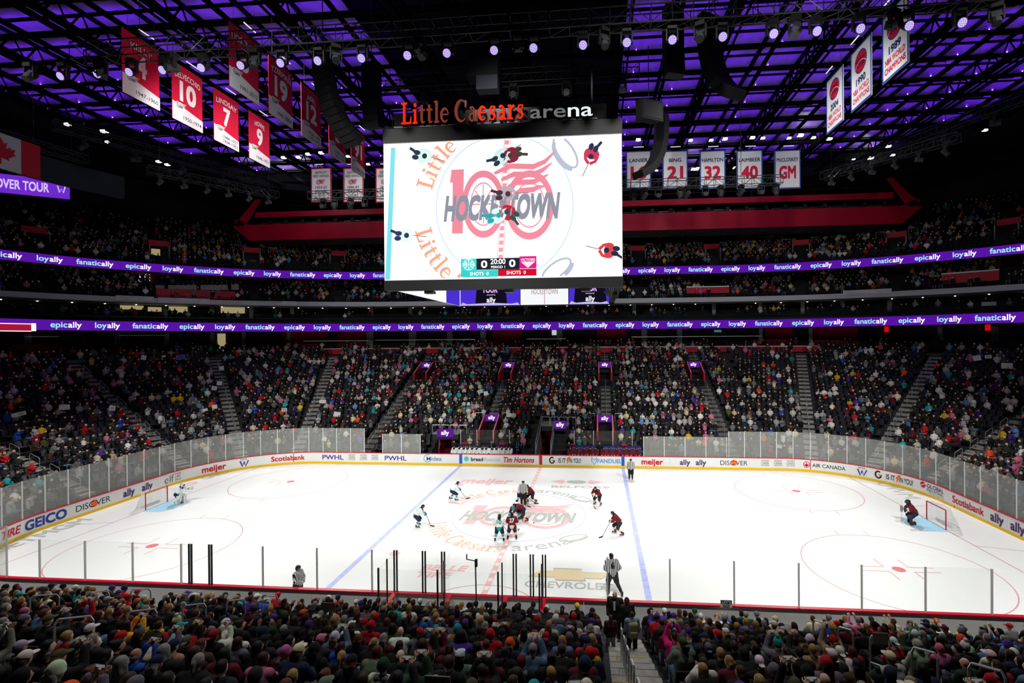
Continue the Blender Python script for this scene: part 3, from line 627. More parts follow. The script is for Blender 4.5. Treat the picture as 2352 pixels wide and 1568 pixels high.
# ---- vomitory portals
E_sign = mat('sign_purple', srgb('6a1fa0'), .5, emit=.75); E_signw = mat('sign_white', (1, 1, 1), .5, emit=1.0); M_dred = mat('dark_red', (.16, .008, .02), .7)
def portal(s, Df, lab, wd=1.6, dep=2.7, h=2.3, red=M_red):
    p, n = path(s, Df); a = math.atan2(n[1], n[0])-PI/2
    zt = Z0+RISE*((Df-D0)/ROW); zb = Z0+RISE*((Df-dep-D0)/ROW)
    t = thing('vomitory_portal', lab, 'portal', (*p, zb), a, 'red stair portals in the far stand')     # local +y away from the ice
    H = zt-zb+1.0
    for sx in (-1, 1):
        MB().hexa([(sx*wd/2-.1, -dep, 0), (sx*wd/2+.1, -dep, 0), (sx*wd/2+.1, .1, 0), (sx*wd/2-.1, .1, 0), (sx*wd/2-.1, -dep, .95), (sx*wd/2+.1, -dep, .95), (sx*wd/2+.1, .1, H), (sx*wd/2-.1, .1, H)]).build('side_wall', red, t)
        MB().tube((sx*wd/2, -dep, 1.0), (sx*wd/2, .1, H+.05), .03, 6).build('side_cap', M_white, t)
    MB().box((0, .5, 1.0), (wd-.2, .1, 2.0)).build('opening_shade', M_black, t); MB().box((0, -dep/2, .02), (wd-.2, dep, .04)).build('portal_floor', M_dark, t)  # black panel painted as the shade inside the opening
    MB().box((0, .05, H-.35), (wd-.2, .12, .75)).build('sign_panel', E_sign, t)
    art(mv(fit2d(text2d('ally', .03), .42), 0, -.14), plane((0, -.02, H-.35), (1, 0, 0), (0, 0, 1)), (mb := MB())); mb.build('sign_lettering', E_signw, t)
    for sx in (-1, 1): MB().pipe([(sx*(wd/2+.3), .4, H-.7), (sx*(wd/2+.3), .4, H+.15), (sx*(wd/2+1.1), .4, H+.15), (sx*(wd/2+1.1), .4, H-.7)], .025, 6).build('guard_rail', M_steel, t)
for s, nm in zip(PORT_UP, ('upper portal far left of the four', 'upper portal left of centre', 'upper portal right of centre', 'upper portal far right of the four')): portal(s, 18.6, 'red stair portal with purple ally sign, '+nm)
for s, nm in zip(PORT_LO, ('behind the left bench', 'behind the right bench')): portal(s, 6.9, 'red stair portal with purple ally sign just '+nm)
# centre tunnel with media platform, and the smaller one left of the bench
M_carpet = mat('tunnel_red', srgb('7a0a1e'), .8)
def tunnel(s, w2, Df, zp, lab, sx, Ds=1.6):
    p, n = path(s, Ds); t = thing('players_tunnel', lab, 'tunnel', (*p, 0.02))
    L = Df-Ds
    MB().box((0, L/2, .01), (2*w2, L, .03)).build('tunnel_floor', M_carpet, t); MB().box((0, L, 1.3), (2*w2, .1, 2.5)).build('tunnel_end', M_dred, t)
    for q in (-1, 1): MB().hexa([(q*w2-.06, 0, 0), (q*w2+.06, 0, 0), (q*w2+.06, L, 0), (q*w2-.06, L, 0), (q*w2-.06, 0, 1.1), (q*w2+.06, 0, 1.1), (q*w2+.06, L, zp), (q*w2-.06, L, zp)]).build('tunnel_wall', M_red if s < 0 else M_grey, t); MB().pipe([(q*w2, 0, 1.0), (q*w2, .1, 1.9), (q*w2, L, zp+.9)], .03).build('handrail', M_steel, t)
    MB().box((sx, L-.6, zp), (2.2*w2+1.2, 2.2, .15)).build('platform_deck', M_grey, t)
    MB().box((sx, L-1.72, zp-.3), (2.2*w2+1.2, .06, .5)).build('platform_front', M_dark, t)
    for k in range(4): x = sx-1.4+.93*k; MB().pipe([(x, L-1.6, zp), (x, L-1.6, zp+.9), (x+.8, L-1.6, zp+.9), (x+.8, L-1.6, zp)], .025).build('platform_rail', M_steel, t)
    MB().box((sx*1.6 if s > -3 else 0, L-1.8, zp+.1), (1.7 if s < -3 else 1.2, .1, .85)).build('sign_panel', E_sign, t)
    art(mv(fit2d(text2d('ally', .03), .45), 0, -.15), plane((sx*1.6 if s > -3 else 0, L-1.87, zp+.1), (1, 0, 0), (0, 0, 1)), (mb := MB())); mb.build('sign_lettering', E_signw, t)
tunnel(.05, .75, 6.9, 3.0, 'dark red players tunnel under the media platform between the two benches', .9)
tunnel(-10.1, .7, 4.4, 2.5, 'small dark tunnel under the purple sign left of the white bench', 0, 2.7)
# ---- levels above the lower bowl on the far side and ends
sF = LS+LA+LE+3
fv = svals(-sF, sF, 4, 56)
def struct(name, mb, m, **k): o = mb.build(name, m, **k); o['kind'] = 'structure'; return o
TOPZ = rowZ(NROW-1); DT = rowD(NROW)
struct('trim_club_fascia', MB().slab(svals(-LS-2.9, LS+2.9, 4, 14), [(DT-.1, TOPZ+.25), (DT+.2, TOPZ+.25), (DT+.2, TOPZ+1.0), (DT-.1, TOPZ+1.0)]), M_red)
struct('trim_club_cap', MB().slab(svals(-LS-2.9, LS+2.9, 4, 14), [(DT-.12, TOPZ+1.0), (DT+.22, TOPZ+1.0), (DT+.22, TOPZ+1.07), (DT-.12, TOPZ+1.07)]), M_white)
struct('floor_club', MB().band(fv, DT, TOPZ+.3, DT+7, TOPZ+.3), M_dark)
struct('wall_club', MB().band(fv, DT+5.5, TOPZ, DT+5.5, 14.6), mat('club_wall', (.03, .028, .028), .8, var=.4, scale=.4))
struct('floor_suite', MB().slab(fv, [(DT+.3, 14.2), (DT+8, 14.2), (DT+8, 14.9), (DT+.3, 14.9)], caps=False), M_dark)
struct('wall_suite', MB().band(fv, DT+6, 14.5, DT+6, 18), mat('suite_wall', (.035, .034, .034), .8, var=.4, scale=.5))
struct('trim_slab_edge', MB().slab(svals(-LS-LA-1, LS+8.3, 4, 14), [(DT+1.2, 17.25), (DT+6.5, 17.25), (DT+6.5, 17.9), (DT+1.2, 17.9)]), mat('slab_grey', (.5, .51, .53), .6))
struct('mezzanine_floor', MB().band(fv, DT+1.3, 17.6, DT+1.3, 17.9), M_dark)
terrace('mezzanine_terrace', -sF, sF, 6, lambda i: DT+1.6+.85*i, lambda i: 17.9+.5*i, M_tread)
struct('wall_mezzanine', MB().band(fv, DT+7.2, 20, DT+7.2, 23), mat('mezz_wall', (.06, .004, .01), .8, var=.3, scale=.5))
struct('floor_upper', MB().slab(fv, [(DT+.6, 21.9), (DT+8, 21.9), (DT+8, 22.2), (DT+.6, 22.2)], caps=False), M_dark)
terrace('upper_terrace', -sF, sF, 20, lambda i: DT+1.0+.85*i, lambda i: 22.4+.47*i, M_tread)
struct('wall_upper', MB().band(fv, DT+18.2, 31, DT+18.2, 40), M_black)
struct('wall_suite_terrace', MB().slab(fv, [(DT+.7, 14.9), (DT+2.4, 14.9), (DT+2.4, 15.35), (DT+.7, 15.35)], caps=False), M_dark)
# suite rooms: columns, lit rooms, glass balustrades, red wall panels
M_col = mat('column_grey', (.38, .39, .4), .7); E_room = mat('lit_room', srgb('c9b98a'), .8, emit=.55); E_room2 = mat('window_light', (1, .98, .95), .8, emit=1.0); M_wood = mat('orange_wood', srgb('6b3a16'), .7); G_dim = glassmat('balustrade_glass', (.75, .8, .8), (.05, .06, .06), .15, .1)
def wallrect(name, u0, u1, v0, v1, D, m, depth=.12, off=0):
    """a real panel on the curved wall at offset D whose edges are found from the photo"""
    s_list = np.arange(-sF, sF, .1); P = proj(np.array([(*path(s, D)[0], CAM[2]) for s in s_list])); ok = P[:, 2] > 5
    f = lambda u: float(s_list[np.argmin(np.where(ok, np.abs(P[:, 0]-u), 1e9))])
    s0, s1 = sorted((f(u0), f(u1))); d = float(P[np.argmin(np.abs(s_list-(s0+s1)/2)), 2])
    z = lambda v: CAM[2]+(779-v)/FOC*d
    if s1-s0 < .1: s1 = s0+.1
    o = MB().slab(sorted(set([s0, s1]+svals(s0, s1, 3, 56))), [(D-depth, z(v1)), (D, z(v1)), (D, z(v0)), (D-depth, z(v0))]).build(name, m); return o
trim_n = 1
def trimrect(u0, u1, v0, v1, D, m, depth=.12):
    global trim_n; o = wallrect('trim_%d' % trim_n, u0, u1, v0, v1, D, m, depth); o['kind'] = 'structure'; trim_n += 1; return o
for u in (60, 265, 378, 485, 560, 665, 853, 949, 1035, 1111, 1285, 1480, 1560, 1745, 1860, 2160, 2290): trimrect(u-6, u+6, 757, 792, DT+4.6, M_col, .5)
for u in (5, 140, 265, 380, 485, 575, 675, 855, 947, 1150, 1210, 1362, 1457, 1640, 1750, 1840, 1940, 2040): trimrect(u-4, u+4, 696, 726, DT+4.5, M_col, .4)
for u0, u1 in ((655, 750), (775, 850), (1132, 1200), (1372, 1440), (1756, 1822), (1857, 1968)): trimrect(u0, u1, 757, 800, DT+5.3, M_red)
for u0, u1, v0, v1 in ((272, 331, 694, 703), (382, 427, 697, 712), (504, 563, 700, 714), (345, 372, 698, 708)): trimrect(u0, u1, v0, v1, DT+5.9, E_room)
trimrect(1777, 1835, 694, 705, DT+5.8, M_wood); trimrect(1097, 1119, 700, 712, DT+5.8, M_wood)
trimrect(497, 522, 760, 800, DT+5.4, E_room); trimrect(316, 343, 622, 660, DT+7.1, E_room2); trimrect(348, 372, 565, 608, DT+4.0, E_room); trimrect(575, 592, 592, 618, DT+4.0, mat('dim_room', srgb('6f6552'), .8))
trimrect(1268, 1290, 757, 769, DT+5.3, mat('tv_screen', (.7, .8, .85), .5, emit=.7)); trimrect(1640, 1660, 760, 765, DT+5.3, mat('tv_teal', srgb('3f8f8f'), .5, emit=.6)); trimrect(2029, 2041, 754, 768, DT+5.3, mat('exit_red', srgb('e01010'), .5, emit=.7)); trimrect(2263, 2277, 752, 766, DT+5.3, mat('exit_red', (1, 0, 0))); trimrect(715, 732, 614, 625, DT+7, mat('exit_red', (1, 0, 0)))
for u0, u1, v0, v1 in ((360, 545, 660, 679), (1577, 1671, 662, 676), (2160, 2302, 633, 655), (22, 137, 782, 808)): trimrect(u0, u1, v0, v1, DT+2.1, M_red, .2)
for u in range(362, 545, 24): trimrect(u, u+20, 648, 660, DT+2.1, mat('mesh_panel', (.25, .25, .26), .6), .06)
trimrect(2160, 2302, 630, 633, DT+2.1, M_white, .25); trimrect(1577, 1671, 660, 662, DT+2.1, M_white, .25)
for u0, u1, v0, v1 in ((265, 350, 672, 683), (362, 480, 678, 690), (295, 490, 730, 740), (1937, 2046, 670, 680), (650, 680, 687, 696), (2258, 2293, 700, 709), (1342, 1392, 727, 737)): w_ = wallrect('paper_banner', u0, u1, v0, v1, DT+1.1, mat('paper', (.62, .63, .65), .8, var=.15, scale=1), .03); tag(w_, f'long white paper banner on the balcony edge, {ORD[[265, 362, 295, 650, 1342, 1937, 2258].index(u0)]} from the left', 'banner')
trimrect(-5, 1200, 728, 729.5, DT+.8, M_steel, .05); trimrect(1440, 2130, 727, 728.5, DT+.8, M_steel, .05)
struct('trim_balustrade', MB().slab(fv, [(DT+.55, 14.9), (DT+.57, 14.9), (DT+.57, 15.6), (DT+.55, 15.6)], caps=False), G_dim)
for u0, u1, v0 in ((60, 140, 763), (270, 380, 762), (700, 850, 778), (860, 1090, 777), (1210, 1300, 777), (1450, 1560, 774), (1560, 1750, 774)): trimrect(u0, u1, v0, v0+1.5, DT+1.5, M_steel, .05)
# upper stand stairway portals: red header over a black panel for the opening's shade, between guard rails
UPS = []; _ul = [75, 365, 584, 778, 1464, 1637, 1835, 2058, 2318]
for u in _ul:
    D = DT+4.6; sl = np.arange(-sF, sF, .1); P = proj(np.array([(*path(s, D)[0], 24) for s in sl])); s0 = float(sl[np.argmin(np.where(P[:, 2] > 5, np.abs(P[:, 0]-u), 1e9))]); UPS.append(s0)
    p, n = path(s0, D); zz = 22.4+.47*2; t = thing('upper_portal', f'small red headed stair portal in the upper stand, {ORD[_ul.index(u)]} from the left', 'portal', (*p, zz), math.atan2(n[1], n[0])-PI/2, 'red stair portals in the upper stand')
    MB().box((0, 0, 2.3), (2.2, .3, .75)).build('red_header', M_red, t); MB().box((0, .3, 1.0), (1.9, .1, 2.0)).build('opening_shade', M_black, t)
    for sx in (-1, 1): MB().box((sx*1.05, -.6, .9), (.14, 1.5, 1.9)).build('side_wall', M_grey, t); MB().pipe([(sx*1.3, .2, 2.0), (sx*1.3, .2, 2.95), (sx*2.3, .2, 2.95), (sx*2.3, .2, 2.0)], .03, 6).build('guard_rail', M_steel, t)
# dim lamps added to brighten the club, suite and mezzanine levels
E_dim = mat('added_lamp', (1, .93, .82), .5, emit=4)
for D, z in ((DT+4.5, 14.15), (DT+5.2, 17.2), (DT+5.5, 21.85)):
    mb = MB()
    for s in walk(-sF+4, sF-4, D, 3.2):
        p, n = path(s, D); mb.box((*p, z), (.16, .16, .05), 0, Rz(math.atan2(n[1], n[0])+PI/2))
    o = mb.build('added_lamps', E_dim); o['kind'] = 'stuff'; o['label'] = 'row of dim lamps added under the ceilings to brighten the suite level'; o['category'] = 'lamps'
# ---- LED ribbon boards
E_rib = mat('led_purple', srgb('5a14a8'), .5, emit=.95); E_ribc = mat('led_cyan', srgb('9fe9f5'), .5, emit=1.0); E_ribw = mat('led_white', (1, 1, 1), .5, emit=1.05); E_ribr = mat('led_red', srgb('b0163a'), .5, emit=.9)
def ribbon(lab, D, z0, z1, u_red=None):
    t = thing('ribbon_board', lab, 'LED ribbon', (0, 0, 0), 0)
    MB().slab(fv, [(D, z0-.06), (D+.35, z0-.06), (D+.35, z1+.06), (D, z1+.06)], caps=False).build('housing', M_black, t)
    MB().slab(fv, [(D-.03, z0), (D, z0), (D, z1), (D-.03, z1)], caps=False).build('led_screen', E_rib, t)
    words_ = [('epic', 2.2), ('loy', 1.9), ('fanatic', 2.9)]; h = (z1-z0)*.58
    s, k = -sF+2, 0
    while s < sF-3:
        a = text2d(words_[k % 3][0], .02); b = text2d('ally', .02); sc = h/.73
        wa = (a[0][:, 0].max()-a[0][:, 0].min())*sc; wb = (b[0][:, 0].max()-b[0][:, 0].min())*sc; tot = wa+wb+.06
        P = proj(np.array([[*path(s, D)[0], z0]]))[0]
        if P[2] > 5 and -150 < P[0] < 2500 and not (u_red and P[0] < u_red-10):
            zc = z0+(z1-z0)*.28
            for VF, cx, m in ((a, -tot/2+wa/2, E_ribc), (b, tot/2-wb/2, E_ribw)): art(mv(VF, cx, 0, sc), onpath(s, D-.04, zc), (mb := MB())); mb.build('ribbon_lettering', m, t)
        s = advance(s, D-.04, tot*.5+1.15+(text2d(words_[(k+1) % 3][0], .02)[0][:, 0].max()*2*sc+wb+.06)*.5); k += 1
    return t
rb = ribbon('lower purple LED ribbon of repeated words around the bowl above the lower stand', DT-.2, 13.5, 14.6, 75)
o = wallrect('red_panel', -20, 73, 734, 750, DT-.24, E_ribr, .03); o.parent = rb
o = wallrect('panel_frame', -20, 75, 732.5, 734.5, DT-.26, E_ribw, .02); o.parent = rb; o = wallrect('panel_frame', -20, 75, 749.5, 751.5, DT-.26, E_ribw, .02); o.parent = rb; o = wallrect('panel_frame', 72, 75, 733, 751, DT-.26, E_ribw, .02); o.parent = rb
ribbon('upper purple LED ribbon of repeated words below the upper stand', DT+.2, 21.15, 22.2)
# ================================================================= ROOF
M_roof = mat('roof_black', (.008, .008, .009), .9); M_beam = mat('beam_black', (.004, .004, .005), .8); M_panel = mat('roof_panel', (.1, .075, .14), .55, 0, var=.3, scale=1.2)
E_uv = mat('violet_led', (.23, .03, 1.0), .5, emit=110)
for m_ in (M_beam, M_roof): m_.node_tree.nodes['Principled BSDF'].inputs['Specular IOR Level'].default_value = 0
roof = MB().box((0, 6, 38), (190, 150, .4)).build('ceiling', M_roof); roof['kind'] = 'structure'; roof['label'] = 'dark arena roof with violet lit panels between black beams'
ZB = 33.0; BX, BY = 3.65, 3.2
inroof = lambda x, y: (abs(x)/46)**3.2+(abs(y-2)/33.5)**3.2 < 1
dark_mid = lambda x, y: -10 < x < 7.5 and -3 < y < 30
pan_me = MB().box((0, 0, 0), (BX-.35, BY-.42, .05)).mesh('panel', [M_panel]); led_me = MB().box((0, 0, 0), (BX-.7, .10, .05)).mesh('led', [E_uv])
rib_me = MB().box((0, 0, 0), (.05, BY-.42, .08)).box((-1.1, 0, 0), (.03, BY-.42, .06)).box((1.1, 0, 0), (.03, BY-.42, .06)).mesh('rib', [M_beam])
leds = MB(); tro = MB(); npan = 0
for i in range(-13, 14):
    for j in range(-2, 12):
        x, y = (i+.5)*BX, -1.2+j*BY
        if not inroof(x, y) or dark_mid(x, y): continue
        d = proj(np.array([[x, y, 34.5]]))[0]
        if not (-200 < d[0] < 2550 and d[1] > -160): continue
        if npan < 290: o = link('roof_panel', pan_me, roof, (x, y, 34.6-38+38)); o.parent = roof
        npan += 1; o = None
        yb = y-BY/2+.24; leds.add([(x-BX/2+.4, yb-.05, 33.46), (x+BX/2-.4, yb-.05, 33.46), (x+BX/2-.4, yb+.05, 33.46), (x-BX/2+.4, yb+.05, 33.46)], [(0, 1, 2, 3)]); tro.box((x, yb, 33.42), (BX-.7, .2, .03)).box((x, yb-.09, 33.47), (BX-.7, .02, .08)).box((x, yb+.09, 33.47), (BX-.7, .02, .08)); leds.box((x-.5, y-.1, 34.52), (.05, .05, .03))
leds.build('led_batten', E_uv, roof)['kind'] = 'stuff'; tro.build('led_trough', M_beam, roof)['kind'] = 'stuff'
for i in range(-13, 14):
    x = i*BX; yy = [y for y in np.arange(-12, 36, .5) if inroof(x, y)]
    if not yy: continue
    y0, y1 = min(yy), max(yy); big = i % 2 == 0
    mb = MB().box((x, (y0+y1)/2, ZB), (.36 if big else .2, y1-y0, .3)).box((x, (y0+y1)/2, ZB+1.5), (.2, y1-y0, .25))
    if big: mb.box((x-.55, (y0+y1)/2, ZB-.1), (.12, y1-y0, .14)).box((x+.55, (y0+y1)/2, ZB-.1), (.12, y1-y0, .14))
    n = int((y1-y0)/1.6) if big else 0
    for k in range(n): mb.tube((x, y0+k*1.6, ZB), (x, y0+(k+.5)*1.6, ZB+1.4), .07, 4).tube((x, y0+(k+.5)*1.6, ZB+1.4), (x, y0+(k+1)*1.6, ZB), .07, 4)
    mb.build('roof_beam', M_beam, roof)
for j in range(-3, 12):
    y = -1.2+j*BY-BY/2; xx = [x for x in np.arange(-48, 48, .5) if inroof(x, y)]
    if not xx: continue
    x0, x1 = min(xx), max(xx); MB().box(((x0+x1)/2, y, ZB+.5), (x1-x0, .24, .2)).box(((x0+x1)/2, y+BY*.5, ZB+1.35), (x1-x0, .08, .12)).build('roof_purlin', M_beam, roof)
# perimeter catwalk rim
rim = [(46*math.copysign(abs(math.cos(a))**.62, math.cos(a)), 2+33.5*math.copysign(abs(math.sin(a))**.62, math.sin(a))) for a in np.linspace(-.5, PI+.5, 50)]
mb = MB()
for (a, b), (c, d) in zip(rim[:-1], rim[1:]): mb.hexa([(a, b, 32.6), (c, d, 32.6), (c*1.16, d*1.16, 32.6), (a*1.16, b*1.16, 32.6), (a, b, 36), (c, d, 36), (c*1.16, d*1.16, 36), (a*1.16, b*1.16, 36)])
struct('ceiling_rim', mb, M_roof)
# ---- flood lamps under the roof edge
E_flood = mat('flood_white', (1, .99, .96), .5, emit=7); E_floodo = mat('flood_amber', (1, .6, .2), .5, emit=5)
FL = [(560, 388, 1), (578, 385, 1.2), (596, 392, 1.2), (575, 397, 1), (610, 408, .8), (640, 408, .7), (668, 408, .9), (692, 409, 1), (652, 363, .7), (686, 362, .7), (708, 355, .7), (738, 352, .7), (156, 287, .7), (240, 303, .8), (248, 327, .6), (365, 372, .7), (385, 379, .7), (1466, 322, .7), (1586, 323, .6), (1633, 323, .6), (1665, 320, .7), (1728, 317, .7), (1752, 318, .6), (1812, 318, .6), (1838, 312, .8), (1868, 317, .6), (1905, 320, .7), (2040, 337, .7), (2000, 364, .8), (2050, 357, .6), (1960, 366, .5), (1597, 388, 1.5), (1683, 385, 1.3), (1508, 392, .5), (2262, 300, .6), (846, 378, .6), (800, 360, .6)]
lampb = MB().box((0, 0, .09), (.7, .5, .18)).box((0, 0, .3), (.12, .4, .3)).mesh('housing', [M_black])
for k, (u, v, sc) in enumerate(FL):
    p = at(u, v, z=32.4) if v < 383 else at(u, v, y=31.5); t = thing('flood_lamp', f'bright {"amber" if k == 32 else "white"} flood lamp under the roof, {ORD[sorted(range(len(FL)), key=lambda q: FL[q][0]).index(k)]} counted from the left', 'lamp', p, 0, 'flood lamps under the roof')
    link('housing', lampb, t); t.scale = (sc,)*3
    MB().box((0, -.02, -.02), (.66, .46, .05)).box((0, -.27, .09), (.6, .03, .14)).build('lamp_face', E_floodo if k == 32 else E_flood, t)
for u, v in ((580, 392), (650, 408), (700, 408), (1590, 388), (1680, 390), (1990, 362), (1850, 318)):
    p = at(u, v, z=33.2); l = bpy.data.lights.new('flood_spill', 'POINT'); l.energy = 160; l.shadow_soft_size = .3; o = bpy.data.objects.new('flood_spill', l); COL.objects.link(o); o.location = (p[0], min(p[1], 32), 33.3)
# ---- press gondola
gx = 46.3; M_gint = mat('gondola_inside', (.035, .036, .04), .7); M_soffit = mat('gondola_soffit', (.03, .03, .032), .7)
g = thing('press_gondola', 'long red fronted press gondola hanging under the roof over the upper stand', 'press gondola', (0, 34, 26.75))
MB().box((0, .15, 1.15), (2*gx-3, .3, 2.3)).build('lower_fascia', M_red, g)
for sx in (-1, 1): MB().hexa([(sx*(gx-1.5), 0, 0), (sx*(gx-1.5), .3, 0), (sx*(gx+.9), .3, 2.0), (sx*(gx+.9), 0, 2.0), (sx*(gx-1.5), 0, 2.3), (sx*(gx-1.5), .3, 2.3), (sx*(gx+.4), .3, 3.2), (sx*(gx+.4), 0, 3.2)]).build('fascia_end', M_red, g)
MB().box((0, .15, 3.7), (2*gx-5, .3, .75)).build('upper_fascia', M_red, g)
for sx in (-1, 1): MB().hexa([(sx*(gx-.7), 0, 2.2), (sx*(gx+.9), 0, 2.2), (sx*(gx+.9), .3, 2.2), (sx*(gx-.7), .3, 2.2), (sx*(gx-3.3), 0, 6.0), (sx*(gx-2.6), 0, 6.0), (sx*(gx-2.6), .3, 6.0), (sx*(gx-3.3), .3, 6.0)]).build('slanted_end', M_red, g)
MB().box((0, 2.5, 0.05), (2*gx-3, 4.6, .1)).box((0, 2.5, 2.0), (2*gx-3, 4.6, .1)).build('gondola_deck', M_soffit, g); MB().box((0, 4.8, 2.8), (2*gx-4, .1, 1.8)).build('back_wall', M_gint, g); MB().box((0, 2.5, 3.9), (2*gx-6, 4.6, .1)).build('gondola_ceiling', M_gint, g)
for k in range(-17, 18):
    MB().box((k*2.5, 1.5, 2.75), (2.1, .6, .05)).box((k*2.5-1, 1.5, 2.4), (.06, .5, .7)).box((k*2.5+1, 1.5, 2.4), (.06, .5, .7)).build('press_desk', M_grey if k % 3 else M_steel, g)
    MB().box((k*2.5+.5, .6, 2.75), (.5, .1, .5)).box((k*2.5+.5, .9, 2.5), (.5, .5, .1)).build('press_chair', M_dark, g)
E_dl = mat('downlight', (1, .95, .85), .5, emit=5); mb = MB()
for k in range(-18, 19): mb.box((k*2.4, 1.6, 3.8), (.16, .16, .08))
mb.build('downlights', E_dl, g)['kind'] = 'stuff'
for x in (22, 27.5, -30): MB().box((x, 4.4, 3.0), (2.4, .1, 1.5)).build('pale_panel', mat('pale_grey', (.16, .16, .15), .8), g)
MB().pipe([(-gx+4, .2, 4.9), (gx-4, .2, 4.9)], .03).build('top_rail', M_alu, g)
for x in range(-42, 43, 4): MB().tube((x, .2, 4.0), (x, .2, 4.9), .03, 5).build('rail_post', M_alu, g)
for x in range(-40, 41, 8): MB().tube((x, 3, 4.0), (x, 3, 11), .08, 5).build('hanger_rod', M_beam, g)
# dark fascia of the end gondolas
M_green = mat('dark_green_grey', (.012, .018, .017), .8, var=.3, scale=.5)
for sg in (-1, 1):
    q = [sg*(LS+t) for t in np.linspace(10, 24, 12)]
    struct('trim_end_gondola', MB().slab(q if sg > 0 else q[::-1], [(14.5, 27), (15, 27), (15, 29.2), (14.5, 29.2)]), M_green)
# ---- hanging banners
B_red = mat('banner_red', srgb('c4123a'), .75, var=.04, scale=1); B_white = mat('banner_white', (.72, .72, .74), .75, var=.03, scale=1); B_blue = mat('banner_blue', srgb('2c4c9c'), .75); B_txt = mat('banner_text_white', (.8, .8, .8), .7); B_ink = mat('banner_ink_dark', srgb('3a1420'), .7); B_navy = mat('banner_navy', srgb('1f2a5e'), .7)
E_strip = mat('strip_light', (1, .98, .95), .5, emit=.8)
def banner(lab, c, ux, wd, ht, base, band=None, border=None, arts=(), curve=0):
    """c = bottom centre; ux = reading direction; the printed side faces the camera"""
    ux = np.array(ux, float); rz = math.atan2(ux[1], ux[0]); t = thing('hanging_banner', lab, 'banner', c, rz)
    nx = 8; mb = MB(); v = []; f = []
    for i in range(nx+1):
        for zz in (0, ht): v.append((-wd/2+wd*i/nx, .012*math.sin(i*1.1), zz))
    f = [(2*i, 2*i+2, 2*i+3, 2*i+1) for i in range(nx)]
    k = len(v); mb.add([(a, b-.0, z) for a, b, z in v]+[(a, b+.02, z) for a, b, z in v], f+[tuple(k+q for q in reversed(z)) for z in f]+[(0, 1, 1+k, k), (2*nx, 2*nx+k, 2*nx+1+k, 2*nx+1)]); mb.build('cloth', base, t)
    F = lambda off: plane((0, -.014-off, 0), (1, 0, 0), (0, 0, 1))
    if band: art(poly([(-wd/2, 0), (wd/2, 0), (wd/2, band[0]), (-wd/2, band[1])]), F(0.003), (m := MB())); m.build('white_band', B_white, t)
    if border:
        e = .11; art(join2(rect(-wd/2, 0, wd/2, e), rect(-wd/2, ht-e, wd/2, ht), rect(-wd/2, e, -wd/2+e, ht-e), rect(wd/2-e, e, wd/2, ht-e)), F(.004), (m := MB())); m.build('border', border, t)
    for nm, VF, m_ in arts: art(VF, F(.008), (m := MB())); m.build(nm, m_, t)
    MB().tube((-wd/2-.05, 0, ht+.02), (wd/2+.05, 0, ht+.02), .045, 6).build('top_rod', M_beam, t)
    for x in (-wd*.35, wd*.35): MB().tube((x, 0, ht), (x, 0, max(ht+.5, ZB-c[2])), .012, 4).build('hanging_wire', M_alu, t)
    MB().box((0, -.35, ht+.25), (wd*.4, .05, .05)).build('strip_light', E_strip, t)
    return t
WR, WW = wingwheel()
def arched(t, h, w, y, k=.12, b=.016):
    V, F = fit2d(text2d(t, b), h, w); V = V.copy(); V[:, 1] += y-k*(V[:, 0]/(w/2))**2; return V, F
def redbanner(x, y, name, num, years, lab, ux=(0, 1, 0), cap=None):
    w_, h_ = 2.4, 3.65; yr = [mv(fit2d(text2d(q, .005), .24, 1.45), .35, .26-.3*k if len(years) == 1 else .44-.3*k) for k, q in enumerate(years)]
    a = [('name_lettering', arched(name, .36, min(2.0, .28*len(name)), 2.85), B_txt), ('number', mv(fit2d(text2d(num, .04), 1.25, .62*len(num)+.05), 0, 1.42), B_txt), ('years_lettering', join2(*yr), B_ink), ('winged_wheel', mv(WR, -.62, 1.02, .42), B_txt), ('winged_wheel_outline', mv(WR, -.62, 1.0, .3), B_ink)]
    if cap: a.append(('captain_letter', mv(fit2d(text2d(cap, .02), .26), .85, 3.12), B_txt))
    banner(lab, (x, y, 26.2), ux, w_, h_, B_red, (.75, 1.15), None, a)
YB = [-7.1, -3.8, -.4, 3.1, 6.5]; X1, X2 = -21.0, -14.6
for (x, y, nm, nu, yr) in ((X1, YB[0], 'KELLY', '4', ['1947-1960']), (X1, YB[1], 'DELVECCHIO', '10', ['1950-1974']), (X1, YB[2], 'LINDSAY', '7', ['1944-1957', '1964-1965']), (X1, YB[3], 'HOWE', '9', ['1946-1971']), (X2, YB[0], 'LIDSTROM', '5', ['1991-2012']), (X2, YB[1], 'YZERMAN', '19', ['1983-2006']), (X2, YB[2], 'ABEL', '12', ['1938-1943', '1945-1952']), (X2, YB[3], 'SAWCHUK', '1', ['1949-1955', '1957-1964']), (X2, YB[4], 'FEDOROV', '91', ['1990-2003'])):
    redbanner(x, y, nm, nu, yr, f'red banner with white number {nu}, {ORD[YB.index(y)]} nearest in the {"outer left" if x == X1 else "inner"} row of red banners', cap='C' if nu == '19' else None)
ball = lambda: [('ball_emblem', disc(0, 0, .62, 24), B_red), ('ball_ring', stroke(arc(0, 0, .66, 0, 350, 28), .07, True), B_navy)]
